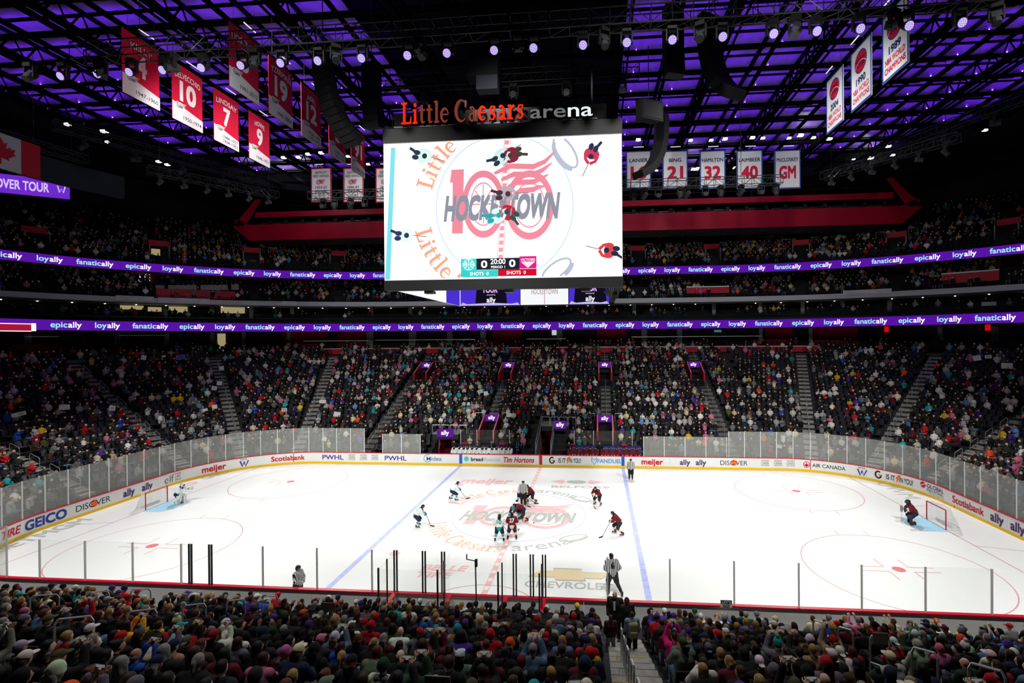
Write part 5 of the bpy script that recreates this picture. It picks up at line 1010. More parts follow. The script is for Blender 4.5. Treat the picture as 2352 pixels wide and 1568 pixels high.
def skater_meshes(pname, J):
    if pname in _PC: return _PC[pname]
    pel, che, nek = (np.array(J[k]) for k in ('pel', 'che', 'nek'))
    def jm(C):
        ax = che-pel; L = np.linalg.norm(ax); t = ((C-pel)@ax)/(L*L); tor = np.minimum(np.abs(C[:, 0]) < .27, True)
        m = np.zeros(len(C)); m[(t < .13) & tor] = 1
        for s in 'lr':
            d = np.linalg.norm(C-np.array(J[s+'ha']), axis=1); m[d < .17] = 1
        m[(np.linalg.norm(C-(nek*.8+che*.2), axis=1) < .17)] = 2; return m
    hemp = [('c', lerp(J['pel'], J['che'], .08), lerp(J['pel'], J['che'], .4), .195, .19)]
    jersey = hemp+body_prims(J, .045, 1, 0, 1, 0, 1.05, .88, 0)
    pants = [('c', J['lhip'], J['rhip'], .165, .165)]+[('c', J[s+'hip'], lerp(J[s+'hip'], J[s+'kn'], .92), .15, .125) for s in 'lr']
    socks = [('c', lerp(J[s+'kn'], J[s+'an'], .0), lerp(J[s+'kn'], J[s+'an'], .85), .098, .07) for s in 'lr']
    def sm(C):
        m = np.zeros(len(C))
        for s in 'lr':
            a, b = np.array(J[s+'kn']), np.array(J[s+'an']); t = ((C-a)@(b-a))/((b-a)@(b-a)); near = np.linalg.norm(C-(a+np.clip(t, 0, 1)[:, None]*(b-a)), axis=1) < .13; m[near & (t > .25) & (t < .62)] = 1
        return m
    boots = [('c', (J[s+'an'][0], J[s+'an'][1]-.02, J[s+'an'][2]+.05), (J[s+'an'][0], J[s+'an'][1]-.03, .1), .062, .055) for s in 'lr']+[('c', (J[s+'an'][0], J[s+'an'][1]-.03, .095), (J[s+'toe'][0], J[s+'toe'][1]+.02, .085), .05, .042) for s in 'lr']
    blades = MB()
    for s in 'lr':
        a, b = np.array([J[s+'an'][0], J[s+'an'][1]-.09, .028]), np.array([J[s+'toe'][0], J[s+'toe'][1]+.07, .028]); d = b-a; R = Rz(math.atan2(-d[0], d[1])); blades.box((a+b)/2, (.012, np.linalg.norm(d), .05), 0, R)
    h = np.array(J['hed']); Ry = Rz(-J['yaw']); hel = [('e', tuple(h+Ry@[0, -.01, .035]), (.105, .128, .118), Ry), ('e', tuple(h+Ry@[0, -.05, -.01]), (.098, .09, .11), Ry)]
    helcut = [('b', tuple(h+Ry@[0, .09, -.07]), (.2, .105, .1), Ry, .01), ('b', tuple(h+[0, 0, -.2]), (.2, .2, .1))]
    gl = [[('c', J[s+'ha'], lerp(J[s+'ha'], J[s+'el'], .38), .06, .068), ('e', J[s+'ha'], (.062, .075, .055)), ('c', tuple(np.array(J[s+'ha'])+[(-.05 if s == 'r' else .05), .03, .0]), tuple(np.array(J[s+'ha'])+[(-.03 if s == 'r' else .03), .07, -.03]), .022, .02)] for s in 'lr']
    v = .034
    _PC[pname] = dict(body=sdf_obj_mesh('person', body_prims(J), .03, SKIN), jersey=sdf_obj_mesh('jersey', jersey, v, [W['j']]*3, matfn=jm), pants=sdf_obj_mesh('pants', pants, .04, [W['p']]), socks=sdf_obj_mesh('socks', socks, v, [W['s']]*2, k=.01, matfn=sm), skates=sdf_obj_mesh('skates', boots, .03, [M_stick], k=.02), blades=blades.mesh('skate_blades', [M_blade]),
        helmet=sdf_obj_mesh('helmet', hel, .022, [W['hel']], k=.02, cut=helcut), gloves=[sdf_obj_mesh('glove', g_, .025, [M_stick], k=.02) for g_ in gl],
        hair=sdf_obj_mesh('hair', [('c', tuple(h+[0, -.09, -.08]), tuple(np.array(nek)+[0, -.11, -.12]), .045, .03), ('e', tuple(h+[0, -.05, -.04]), (.08, .07, .08))], .025, [M_hairdark]))
    return _PC[pname]
def setm(o, ms):
    for i, m in enumerate(ms): o.material_slots[i].link = 'OBJECT'; o.material_slots[i].material = m
def heading(p, q): return math.atan2(-(q[0]-p[0]), q[1]-p[1])
def skater(label, pose, J, K, uv, face, num=None, name=None, scale=1.0, hair=True, group=None, fp=None, gl=True):
    p = at(*uv, z=0); q = at(*face, z=0) if fp is None else fp; rz = heading(p, q); m = skater_meshes(pose, J)
    # the feet, not the hips, stand on the given spot
    off = (np.array(J['lan'])+np.array(J['ran']))/2; c, s_ = math.cos(rz), math.sin(rz); p = (p[0]-(c*off[0]-s_*off[1])*scale, p[1]-(s_*off[0]+c*off[1])*scale, 0.003)
    t = link('person', m['body'], None, p, (0, 0, rz)); t['label'] = label; t['category'] = 'person'; t.scale = (scale,)*3
    if group: t['group'] = group
    setm(link('jersey', m['jersey'], t), [K['j'], K['hem'], K['sho']]); setm(link('pants', m['pants'], t), [K['p']]); setm(link('socks', m['socks'], t), [K['s'], K['st']])
    link('skates', m['skates'], t); link('skate_blades', m['blades'], t); setm(link('helmet', m['helmet'], t), [K['hel']])
    if gl:
        for g_ in m['gloves']: link('glove', g_, t)
    if hair: link('hair', m['hair'], t)
    if num:
        pel, che, nek = (np.array(J[k]) for k in ('pel', 'che', 'nek')); up = (nek-pel)/np.linalg.norm(nek-pel); back = np.cross((1, 0, 0), up); back = -back if back[1] > 0 else back
        o = pel+up*(np.linalg.norm(che-pel)*.62)+back*.205; mb = MB(); art(fit2d(text2d(num, .03), .26, .13*len(num)+.04), plane(o, (1, 0, 0), up), mb)
        if name: art(mv(fit2d(text2d(name, .0), .055, .3), 0, .31), plane(o, (1, 0, 0), up), mb)
        mb.build('back_number', K['num'], t)
    return t, rz
def world(t, l): c, s = math.cos(t.rotation_euler[2]), math.sin(t.rotation_euler[2]); k = t.scale[0]; return np.array([t.location[0]+k*(c*l[0]-s*l[1]), t.location[1]+k*(s*l[0]+c*l[1]), t.location[2]+k*l[2]])
def stick(t, J, tip, label, top='r', white=False):
    a = world(t, J[top+'ha']); b_ = world(t, J['lha' if top == 'r' else 'rha']); e = at(*tip, z=.03); d = e-a; d /= np.linalg.norm(d); a0 = a-d*.12
    k = thing('hockey_stick', label, 'hockey stick', e, 0); L = lambda q: tuple(np.array(q)-e)
    MB().tube(L(a0), L(e+np.array([0, 0, .02])), .016, 6).build('shaft', M_stick, k); fd = np.array([d[0], d[1], 0]); fd /= np.linalg.norm(fd)
    MB().hexa([tuple(fd*x+np.array([-fd[1], fd[0], 0])*y+np.array([0, 0, z])) for z in (-.028, .045) for x, y in ((-.02, -.012), (.3, -.012), (.3, .012), (-.02, .012))]).build('blade', M_sw if white else M_stick, k)
CR = skel(CROUCH); FO = skel(FACEOFF); UPj = skel(UPRIGHT, lha=(-.1, .42, .92), rha=(.14, .34, .98)); ST = skel(STAND); STc = skel(STAND, lha=(-.08, .22, 1.0), rha=(.08, .22, 1.0), lel=(-.28, .08, 1.16), rel=(.28, .08, 1.16))
CRs = skel(CROUCH, lan=(-.3, -.35, .14), ltoe=(-.36, -.18, .07), lkn=(-.24, .0, .46), ran=(.16, .12, .14), rtoe=(.2, .3, .07), rkn=(.16, .24, .5))
FOs = skel(FACEOFF, lan=(-.42, -.5, .14), ltoe=(-.5, -.34, .07), lkn=(-.3, -.22, .46))
SKL = skel(STAND, pel=(0, -.02, .9), che=(0, .1, 1.27), nek=(0, .15, 1.44), hed=(0, .2, 1.58), lsh=(-.2, .1, 1.39), rsh=(.2, .1, 1.39), lel=(-.33, .0, 1.15), rel=(.33, -.02, 1.15), lha=(-.2, .12, .98), rha=(.22, .08, .98), lhip=(-.1, -.02, .88), rhip=(.1, -.02, .88), lkn=(-.16, .14, .5), lan=(-.2, -.08, .14), ltoe=(-.22, .1, .07), rkn=(.2, .0, .5), ran=(.34, -.36, .16), rtoe=(.42, -.2, .07))
PL = [('player in white and teal jersey crouching with black helmet near the far left neutral dot', 'CRs', CRs, W, (1040, 1148), (1072, 1146), None, (1071, 1145)),
 ('player in white and teal jersey leaning on a long stick beside the left blue line', 'CR', CR, W, (958, 1209), (1010, 1206), '16', (989, 1207)),
 ('player in white and teal bending over the faceoff dot with back to the camera', 'FOs', FOs, W, (1179, 1194), (1196, 1176), None, (1201, 1199)),
 ('player in white jersey with teal number 10 standing with back to the camera', 'UP', UPj, W, (1147, 1243), (1160, 1190), '10', (1166, 1222)),
 ('player in white jersey half hidden behind the referee at the centre circle', 'CR', CR, W, (1196, 1152), (1215, 1175), None, (1212, 1162)),
 ('player in maroon jersey crouching just right of the referee at the circle top', 'CRs', CRs, Mn, (1222, 1154), (1200, 1160), None, (1228, 1156)),
 ('player in maroon jersey bent low facing left at the faceoff dot', 'FOs', FOs, Mn, (1206, 1193), (1172, 1196), None, (1188, 1200)),
 ('player in maroon jersey with white number 27 and cream hem, back to the camera', 'UP', UPj, Mn, (1176, 1239), (1178, 1190), '27', (1190, 1218)),
 ('player in maroon jersey bending over an upright stick near the right neutral dot', 'CR', CR, Mn, (1374, 1159), (1352, 1170), None, (1365, 1165)),
 ('player in maroon jersey with number 9 leaning on a stick at right of the circle', 'CRs', CRs, Mn, (1422, 1227), (1372, 1226), '9', (1384, 1232))]
for i, (lab, pn, J, K, uv, fc, nu, tip) in enumerate(PL):
    t, rz = skater(lab, pn, J, K, uv, fc, nu, scale=.94); stick(t, J, tip, 'black hockey stick of the '+('white' if K is W else 'maroon')+' jersey player '+('near the far left dot', 'beside the left blue line', 'bent at the dot', 'wearing number ten', 'behind the referee', 'right of the referee', 'bent facing left', 'wearing number twentyseven', 'near the right dot', 'wearing number nine')[i], 'r' if i not in (1, 9) else 'l', i in (2, 6))
PA = at(1226, 1201, z=0); puck = thing('puck', 'small black puck lying on the ice right of the faceoff players', 'puck', (PA[0], PA[1], .008), 0, None, MB().tube((0, 0, 0), (0, 0, .03), .04, 14).mesh('puck', [M_stick]))
skater('referee in striped shirt facing the camera at the top of the centre circle', 'STc', STc, Rk, (1202, 1160), (1200, 1190), gl=False, hair=False)
skater('linesman in striped shirt standing on the right blue line by the far boards', 'ST', ST, Rk, (1449, 1101), (1440, 1160), gl=False, hair=False)
skater('linesman in striped shirt skating by the near boards with back to the camera', 'SKL', SKL, Rk, (1413, 1368), (1385, 1310), '6', gl=False, hair=False, scale=1.06)
pl_ = at(684, 1300, y=-12.3); t, rz = skater('linesman in striped shirt standing by the near boards left of the blue line', 'STc', STc, Rk, (684, 1300), None, fp=(pl_[0]+4, -9), gl=False, hair=False); t.location = (pl_[0], -12.3, .003)
# goalies: leg pads, blocker, catcher and mask on the same kind of figure
GL = skel(GOALIE, lha=(-.5, .45, 1.0), rha=(.36, .42, .78))
def goalie(label, K, uv, face, padm, slab):
    t, rz = skater(label, 'GL', GL, K, uv, face, None, hair=False, gl=False); J = GL
    for s in 'lr':
        a, b = np.array(J[s+'kn']), np.array(J[s+'an']); sdf = [('b', tuple((a+b)/2+[0, .09, .02]), (.14, .06, .36), None, .05), ('b', tuple(np.array([b[0], b[1]+.12, .12])), (.13, .12, .07), None, .05), ('e', tuple(a+[0, .09, .03]), (.15, .09, .12))]
        link('leg_pad', sdf_obj_mesh('leg_pad', sdf, .04, [padm], k=.04), t)
    MB().box((.4, .5, .8), (.2, .08, .38)).build('blocker', padm, t)
    link('catching_glove', sdf_obj_mesh('catching_glove', [('e', (-.54, .52, 1.02), (.17, .07, .17)), ('c', (-.45, .4, .98), (-.54, .5, 1.02), .07, .08)], .03, [padm]), t)
    h = np.array(J['hed']); link('mask', sdf_obj_mesh('mask', [('e', tuple(h+[0, .03, 0]), (.13, .145, .16))], .03, [padm]), t); MB().box(tuple(h+[0, .17, -.01]), (.13, .02, .1)).build('mask_cage', M_dark, t)
    k = thing('goalie_stick', slab, 'hockey stick', t.location, rz); MB().tube((.38, .5, 1.35), (.2, .55, .55), .016, 6).build('shaft', M_sw, k); MB().box((.16, .56, .32), (.09, .03, .5), 0, None).box((-.05, .6, .06), (.45, .03, .1)).build('paddle', M_sw, k)
goalie('goalkeeper in white jersey and white leg pads in front of the left net', W, (411, 1156), (520, 1160), cl('pad_white', 'd3d6d2'), 'white goalie stick held by the goalkeeper at the left net'); goalie('goalkeeper in maroon jersey and dark leg pads in front of the right net', Mn, (2098, 1203), (1980, 1190), cl('pad_dark', '34323f'), 'white goalie stick held by the goalkeeper at the right net')
# goals
M_goal = mat('goal_red', srgb('c31422'), .35); M_net = glassmat('net_mesh', (.97, .97, .97), (.85, .85, .85), .16, .8); M_netw = mat('net_white', (.8, .8, .8), .8)
for sg in (-1, 1):
    g = thing('hockey_goal', f'red framed goal with white net at the {"left" if sg < 0 else "right"} end of the ice', 'goal', (sg*27.13, 0, .008), 0 if sg > 0 else PI)
    MB().pipe([(0, -.915, 0), (0, -.915, 1.22), (0, .915, 1.22), (0, .915, 0)], .035, 10).build('goal_frame', M_goal, g)
    base = [(0, -.915, .03), (.55, -1.0, .03), (1.0, -.7, .03), (1.12, 0, .03), (1.0, .7, .03), (.55, 1.0, .03), (0, .915, .03)]; top = [(0, -.915, 1.2), (.3, -.95, 1.2), (.5, -.6, 1.2), (.55, 0, 1.2), (.5, .6, 1.2), (.3, .95, 1.2), (0, .915, 1.2)]
    MB().pipe(base, .025, 6).build('base_frame', M_netw, g); MB().pipe(top, .015, 6).build('top_frame', M_netw, g)
    mb = MB(); n = len(base); mb.add(base+top, [(i, i+1, n+i+1, n+i) for i in range(n-1)]+[tuple(range(n, 2*n))]); mb.build('net', M_net, g)
    mb = MB()
    for i in range(n-1):
        for q in range(1, 6): f_ = q/6; mb.tube(lerp(base[i], base[i+1], f_), lerp(top[i], top[i+1], f_), .006, 3)
        for q in range(1, 6): f_ = q/6; mb.tube(lerp(base[i], top[i], f_), lerp(base[i+1], top[i+1], f_), .006, 3)
    mb.build('net_cords', M_netw, g)['kind'] = 'stuff'; MB().box((.5, 0, .12), (.05, 1.5, .2)).build('skirt', M_netw, g)
# boom camera by the penalty boxes
bc = at(1094, 1390, y=-13.3); bm = thing('boom_microphone', 'black pole with a bent arm and small camera standing between the penalty boxes', 'camera pole', (bc[0], -13.3, 1.13)); q0 = at(1092, 1288, y=-13.3)-np.array([bc[0], -13.3, 1.13]); q1 = at(1072, 1284, y=-13.3)-np.array([bc[0], -13.3, 1.13])
MB().tube((0, 0, -.2), tuple(q0), .03, 8).build('pole', M_dark, bm); MB().tube(tuple(q0), tuple(q1), .02, 6).tube(tuple(q1), tuple(q1+[0, 0, .22]), .025, 6).build('arm', M_alu, bm); MB().box(tuple(q0+[.03, 0, -.08]), (.1, .12, .3)).build('camera', M_black, bm)
# ---- benches: players and coaches
M_ally = mat('bench_purple', srgb('33244e'), .7); M_benchv = mat('bench_violet', srgb('332a7a'), .7)
SITJ = skel(SIT, lha=(-.12, .42, .62), rha=(.12, .42, .62)); STJ = skel(STAND)
for nm, s0, s1, m, n, K, word in (('left', -9.2, -2.6, M_ally, 7, W, 'ally'), ('right', 2.3, 9.6, M_benchv, 6, Mn, 'PWHL')):
    b = thing('team_bench', f'{nm} team bench with a dark purple lettered back wall behind the boards', 'bench', ((s0+s1)/2, HY+2.0, .02)); L_ = s1-s0
    MB().box((0, .12, .85), (L_, .1, 1.5)).build('back_wall', m, b); MB().box((0, -.75, .62), (L_-.4, .4, .08)).build('bench_seat', M_dark, b); MB().box((0, -.75, .3), (L_-.4, .3, .55)).build('bench_base', M_dark, b); mb = MB()
    for r in range(3):
        for k in range(n*2): art(mv(fit2d(text2d(word, .02), .17), -L_/2+.4+k*L_/(n*2)+.12*(r % 2), .95+r*.27-.2), plane((0, .06, 0), (1, 0, 0), (0, 0, 1)), mb)
    mb.build('wall_lettering', cl('dim_white', '9a94ab'), b)
    for x in ((-L_/2+1.3, L_/2-1.5) if nm == 'left' else (-L_/2+.6, L_/2-1.6)): MB().box((x, .1, 1.68), (.6, .25, .14)).build('red_box', M_bred, b)
    MB().box((0, .3, 2.35), (L_-1.6, .012, 1.35)).build('back_glass', G_near, b)
    for k in range(4): MB().box((-L_/2+.8+k*(L_-1.6)/3, .3, 2.3), (.05, .05, 1.45)).build('glass_post', M_post, b)
    cnt = 13 if nm == 'left' else 11
    sm = skater_meshes('SITB', SITJ)
    for k in range(cnt):
        x = s0+.5+(L_-1.0)*k/(cnt-1)+random.uniform(-.1, .1); t = link('person', sm['body'], None, (x, HY+1.15, .25), (0, 0, PI+random.uniform(-.4, .4))); t['category'] = 'person'; t['label'] = f'player in {"white" if K is W else "maroon"} jersey on the {nm} bench, {ORD[k]} seat from the left'; t['group'] = f'players on the {nm} bench'
        setm(link('jersey', sm['jersey'], t), [K['j'], K['hem'], K['sho']]); setm(link('pants', sm['pants'], t), [K['p']]); setm(link('helmet', sm['helmet'], t), [K['hel']])
        for g_ in sm['gloves']: link('glove', g_, t)
tsm = None
def stander(label, p, rz, top, trs, hairm=None, J=None, key='STAND', group=None, scale=1.0, longhair=False):
    J = J or STJ; 
    if 'S'+key not in _PC:
        h = np.array(J['hed']); R = Rz(-J['yaw'])
        _PC['S'+key] = dict(body=sdf_obj_mesh('person', body_prims(J), .022, [SKIN]), top=sdf_obj_mesh('jacket', body_prims(J, .028, 1, 0, 1, 0, 1.0, .9, 1), .026, [SKIN]), trs=sdf_obj_mesh('trousers', body_prims(J, .022, 0, 1, 0, 0, 1, 1, 1, 0), .028, [SKIN]), hair=sdf_obj_mesh('hair', [('e', tuple(h+R@[0, -.022, .03]), (.088, .1, .102), R)], .02, [SKIN], cut=[('b', tuple(h+R@[0, .11, -.06]), (.2, .1, .12), R)]),
            longhair=sdf_obj_mesh('long_hair', [('e', tuple(h+R@[0, -.025, .025]), (.092, .1, .105), R), ('c', tuple(h+R@[0, -.07, -.02]), tuple(h+R@[0, -.14, -.36]), .075, .05)], .022, [SKIN], cut=[('b', tuple(h+R@[0, .11, -.06]), (.2, .1, .12), R)]),
            shoes=sdf_obj_mesh('shoes', [('c', (J[s+'an'][0], J[s+'an'][1]-.03, .06), (J[s+'toe'][0], J[s+'toe'][1]+.04, .045), .055, .048) for s in 'lr'], .026, [SKIN], k=.01))
    m = _PC['S'+key]; t = link('person', m['body'], None, p, (0, 0, rz)); t['label'] = label; t['category'] = 'person'; t.scale = (scale,)*3
    if group: t['group'] = group
    setm(link('jacket', m['top'], t), [top]); setm(link('trousers', m['trs'], t), [trs]); setm(link('shoes', m['shoes'], t), [M_stick])
    if hairm: setm(link('long_hair' if longhair else 'hair', m['longhair' if longhair else 'hair'], t), [hairm])
    return t
SUIT = cl('suit_grey', '3a3d44'); BLK = cl('suit_black', '131417')
for lab, x, top in (('coach in grey suit standing behind the left bench', -6.5, SUIT), ('coach in black suit standing right of the grey suited coach', -5.1, BLK), ('staff member in black standing at the left end of the left bench', -8.9, BLK), ('staff member in black standing near the right end of the left bench', -3.2, BLK), ('man in black standing at the left end of the right bench', 2.6, BLK), ('coach in black standing behind the right bench beside the boxes', 5.6, BLK)):
    t = stander(lab, (x, HY+1.7, .3), PI, top, BLK, M_hairdark); 
    if 'suit' in lab: MB().hexa([(-.03, .16, 1.1), (.03, .16, 1.1), (.03, .175, 1.1), (-.03, .175, 1.1), (-.02, .15, 1.42), (.02, .15, 1.42), (.02, .165, 1.42), (-.02, .165, 1.42)]).build('shirt_front', M_white, t)
# ================================================================= SPECTATORS AND SEATS
def sd_rink(x, y):
    qx, qy = abs(x)-(HX-RC), abs(y)-(HY-RC); return math.hypot(max(qx, 0), max(qy, 0))+min(max(qx, qy), 0)-RC
def prof(D): return Z0+RISE*max(0, math.floor((D-D0)/ROW))
def seat_pt(u, v, h, tmin=6):
    d = ray(u, v); t = tmin
    while t < 110:
        p = CAM+d*t; D = sd_rink(p[0], p[1])
        if p[2] < (Z0+RISE*(D-D0)/ROW if D > D0 else 0)+h: return p
        t += .05
    return p
C_cl = mat('spectator_cloth', (.5, .5, .5), .85, src='object', var=.18, scale=14, bump=.15); C_hair = mat('spectator_hair', (.5, .5, .5), .6, src='object', var=.35, scale=40, bump=.3); C_skin = mat('spectator_skin', (.5, .5, .5), .55, src='object', var=.06, scale=20)
M_seat = mat('seat_charcoal', (.022, .023, .026), .5); M_phone = mat('phone_black', (.01, .01, .011), .25); E_ph = mat('phone_screen', (.6, .65, .63), .3, emit=.22)
PAL = dict(black='141416', charcoal='26272a', grey='6a6b6e', pale='a9a9a8', white='dcdad4', cream='d8cba6', maroon='5c1224', red='b3131f', navy='1a2344', blue='1f4fb0', sky='5f8fc4', teal='1f9c9c', green='17402c', olive='4d4a30', purple='4a2a86', pink='c46a8a', magenta='d81e82', yellow='d9b411', gold='c58a12', orange='e8521a', brown='4a3222', denim='5b7590', mint='8fc4b4', tan='a3855c')
PALL = {k: srgb(v) for k, v in PAL.items()}; HAIR = {'dark hair': '1b120c', 'brown hair': '3a2413', 'black hair': '0c0a09', 'blond hair': 'a6834e', 'grey hair': '8a8783', 'auburn hair': '5a2a14'}; HAIRL = {k: srgb(v) for k, v in HAIR.items()}; SKINS = [srgb(h) for h in ('e6bda3', 'd8a684', 'ecc9b4', '96664a', 'c4906f', 'dfb398')]
nearpal = ['black']*52+['charcoal']*26+['grey']*10+['navy']*8+['maroon']*8+['olive']*4+['brown']*5+['white']*4+['cream']*3+['green']*3+['red']*4+['purple']*4+['blue']*2+['teal']*2+['pale']*4+['denim']*4+['pink']*2+['tan']*2
hatpal = ['black']*9+['grey']*4+['white']*4+['red']*3+['purple']*3+['navy']*3+['maroon']*2+['olive']*2+['teal', 'orange', 'pink', 'cream']
# head-frame pieces
hb = [('b', (0, .115, -.065), (.2, .1, .125)), ('b', (0, 0, -.26), (.3, .3, .1))]
HM = dict(short=sdf_obj_mesh('hair', [('e', (0, -.018, .03), (.09, .108, .106))], .018, [C_hair], cut=hb),
    long=sdf_obj_mesh('long_hair', [('e', (0, -.02, .025), (.096, .108, .108)), ('e', (0, -.075, -.16), (.105, .06, .2)), ('c', (.07, -.01, -.02), (.085, .0, -.24), .04, .03), ('c', (-.07, -.01, -.02), (-.085, .0, -.24), .04, .03)], .02, [C_hair], cut=[('b', (0, .115, -.085), (.055, .1, .16))]),
    straight=sdf_obj_mesh('long_hair', [('e', (0, -.02, .028), (.092, .106, .106)), ('b', (0, -.1, -.22), (.1, .045, .25), None, .04)], .02, [C_hair], cut=[('b', (0, .115, -.065), (.2, .1, .125))]),
    tail=sdf_obj_mesh('ponytail_hair', [('e', (0, -.018, .03), (.09, .106, .105)), ('c', (0, -.12, .03), (0, -.17, -.2), .04, .025)], .018, [C_hair], cut=hb[:1]),
    bun=sdf_obj_mesh('bun_hair', [('e', (0, -.018, .03), (.09, .106, .105)), ('e', (0, -.11, .1), (.055, .05, .05))], .018, [C_hair], cut=hb),
    curly=sdf_obj_mesh('curly_hair', [('e', (0, -.03, .03), (.125, .125, .13)), ('e', (.09, -.05, -.08), (.07, .08, .1)), ('e', (-.09, -.05, -.08), (.07, .08, .1)), ('e', (0, -.1, -.08), (.09, .07, .12))], .022, [C_hair], cut=[('b', (0, .13, -.08), (.07, .1, .15))]),
    rim=sdf_obj_mesh('hair', [('e', (0, -.035, -.02), (.088, .09, .06))], .018, [C_hair], cut=[('b', (0, .1, -.02), (.2, .1, .2))]),
    beanie=sdf_obj_mesh('beanie', [('e', (0, -.012, .05), (.1, .115, .115)), ('c', (-.02, -.015, .01), (.02, -.015, .01), .102, .102)], .02, [C_cl], cut=[('b', (0, 0, -.14), (.3, .3, .12)), ('b', (0, .14, -.02), (.2, .08, .06))]),
    pom=sdf_obj_mesh('pom_beanie', [('e', (0, -.012, .05), (.1, .115, .125)), ('e', (0, -.02, .2), (.05, .05, .05))], .02, [C_cl], cut=[('b', (0, 0, -.13), (.3, .3, .12))]),
    cap=sdf_obj_mesh('cap', [('e', (0, -.008, .045), (.094, .112, .1)), ('e', (0, .13, .035), (.075, .085, .012))], .017, [C_cl], k=.02, cut=[('b', (0, -.03, -.1), (.3, .14, .11)), ('b', (0, .1, -.09), (.3, .12, .11))]),
    capback=sdf_obj_mesh('backward_cap', [('e', (0, -.008, .045), (.094, .112, .1)), ('e', (0, -.14, .02), (.07, .075, .012))], .017, [C_cl], k=.02, cut=[('b', (0, 0, -.12), (.3, .16, .13))]),
    hood=sdf_obj_mesh('raised_hood', [('e', (0, -.03, .02), (.115, .125, .135)), ('e', (0, -.07, -.13), (.12, .08, .1))], .022, [C_cl], cut=[('e', (0, .09, -.02), (.085, .13, .11))]))
FOLD = sdf_obj_mesh('folded_hood', [('c', (-.09, -.1, -.17), (.09, -.1, -.17), .065, .065), ('c', (.1, -.06, -.16), (.09, .03, -.19), .045, .03), ('c', (-.1, -.06, -.16), (-.09, .03, -.19), .045, .03)], .022, [C_cl])
HGRIP = hand_mesh('hand', .75, C_skin); HOPEN = hand_mesh('hand', .25, C_skin)
ph_b = MB().box((0, 0, 0), (.155, .009, .076)).box((.05, .006, .02), (.03, .006, .03)).mesh('phone', [M_phone]); ph_s = MB().box((0, -.0052, 0), (.142, .001, .066)).mesh('screen', [E_ph])
VAR = {}
def variant(name, J):
    # coarse where seats and neighbours hide it
    VAR[name] = dict(J=J, body=sdf_obj_mesh('person', body_prims(J, 0, 1, 0, 1, 1, 1, .95, 0), .024, [C_skin]), top=sdf_obj_mesh('jacket', body_prims(J, .032, 1, 0, 1, 0, 1.04, .9, 1), .03, [C_cl]), trs=sdf_obj_mesh('trousers', body_prims(J, .02, 0, 1, 0, 0), .042, [C_cl]))
def withyaw(nm, base, yaws, **ov):
    for y in yaws: variant(f'{nm}{y:+.1f}', skel(base, yaw=y, **ov))
withyaw('lap', SIT, (-.9, -.45, 0, .45, .9)); withyaw('lean', SIT, (-.5, 0, .5), che=(0, .1, .95), nek=(0, .19, 1.12), hed=(0, .27, 1.25), lsh=(-.185, .13, 1.05), rsh=(.185, .13, 1.05), lel=(-.24, .3, .8), rel=(.24, .3, .8), lha=(-.08, .5, .78), rha=(.08, .5, .78))
withyaw('film', SIT, (-.4, 0, .4), lel=(-.24, .2, 1.03), rel=(.24, .2, 1.03), lha=(-.095, .34, 1.34), rha=(.095, .34, 1.34))
withyaw('high', SIT, (-.4, .4), lel=(-.24, .18, 1.2), rel=(.24, .18, 1.2), lha=(-.095, .26, 1.56), rha=(.095, .26, 1.56))
withyaw('clap', SIT, (-.4, .4), lel=(-.28, .12, .86), rel=(.28, .12, .86), lha=(-.03, .34, 1.04), rha=(.03, .34, 1.04))
nC = [0]
def spectator(var, p, rz, look, scale=1.0):
    """look: dict top, hair style, hair colour, hat, hat colour, skin"""
    v = VAR[var]; J = v['J']; t = link('person', v['body'], None, p, (0, 0, rz)); t.scale = (scale,)*3; t.color = (*look['skin'], 1); t['category'] = 'person'; t['group'] = 'spectators in the near stand'
    o = link('jacket', v['top'], t); o.color = (*look['top'], 1); o = link('trousers', v['trs'], t); o.color = (*look['leg'], 1)
    for st_, c in look['head']:
        o = link(HM[st_].name.split('.')[0], HM[st_], t, J['hed'], (0, 0, -J['yaw'])); o.color = (*c, 1)
    if look.get('fold'): o = link('folded_hood', FOLD, t, J['hed'], (0, 0, 0)); o.color = (*look['fold'], 1)
    nm = var[:4]
    if nm in ('film', 'high', 'clap'):
        for s, q in (('l', -1), ('r', 1)):
            h = link('hand', HGRIP if nm != 'clap' else HOPEN, t, J[s+'ha'], ((.9, q*-.2, q*.35) if nm != 'clap' else (1.0, q*-1.35, 0))); h.color = t.color; h.scale = (q*-1 if nm != 'clap' else q, 1, 1)
    return t
def phone(t, var, lab, upright=False):
    J = VAR[var]['J']; m = (np.array(J['lha'])+np.array(J['rha']))/2+[0, .05, .075]; p = world(t, m)
    k = thing('phone', lab, 'phone', p, t.rotation_euler[2], 'phones held up in the near stand', ph_b); k.rotation_euler = (0, PI/2 if upright else 0, t.rotation_euler[2]); link('screen', ph_s, k)
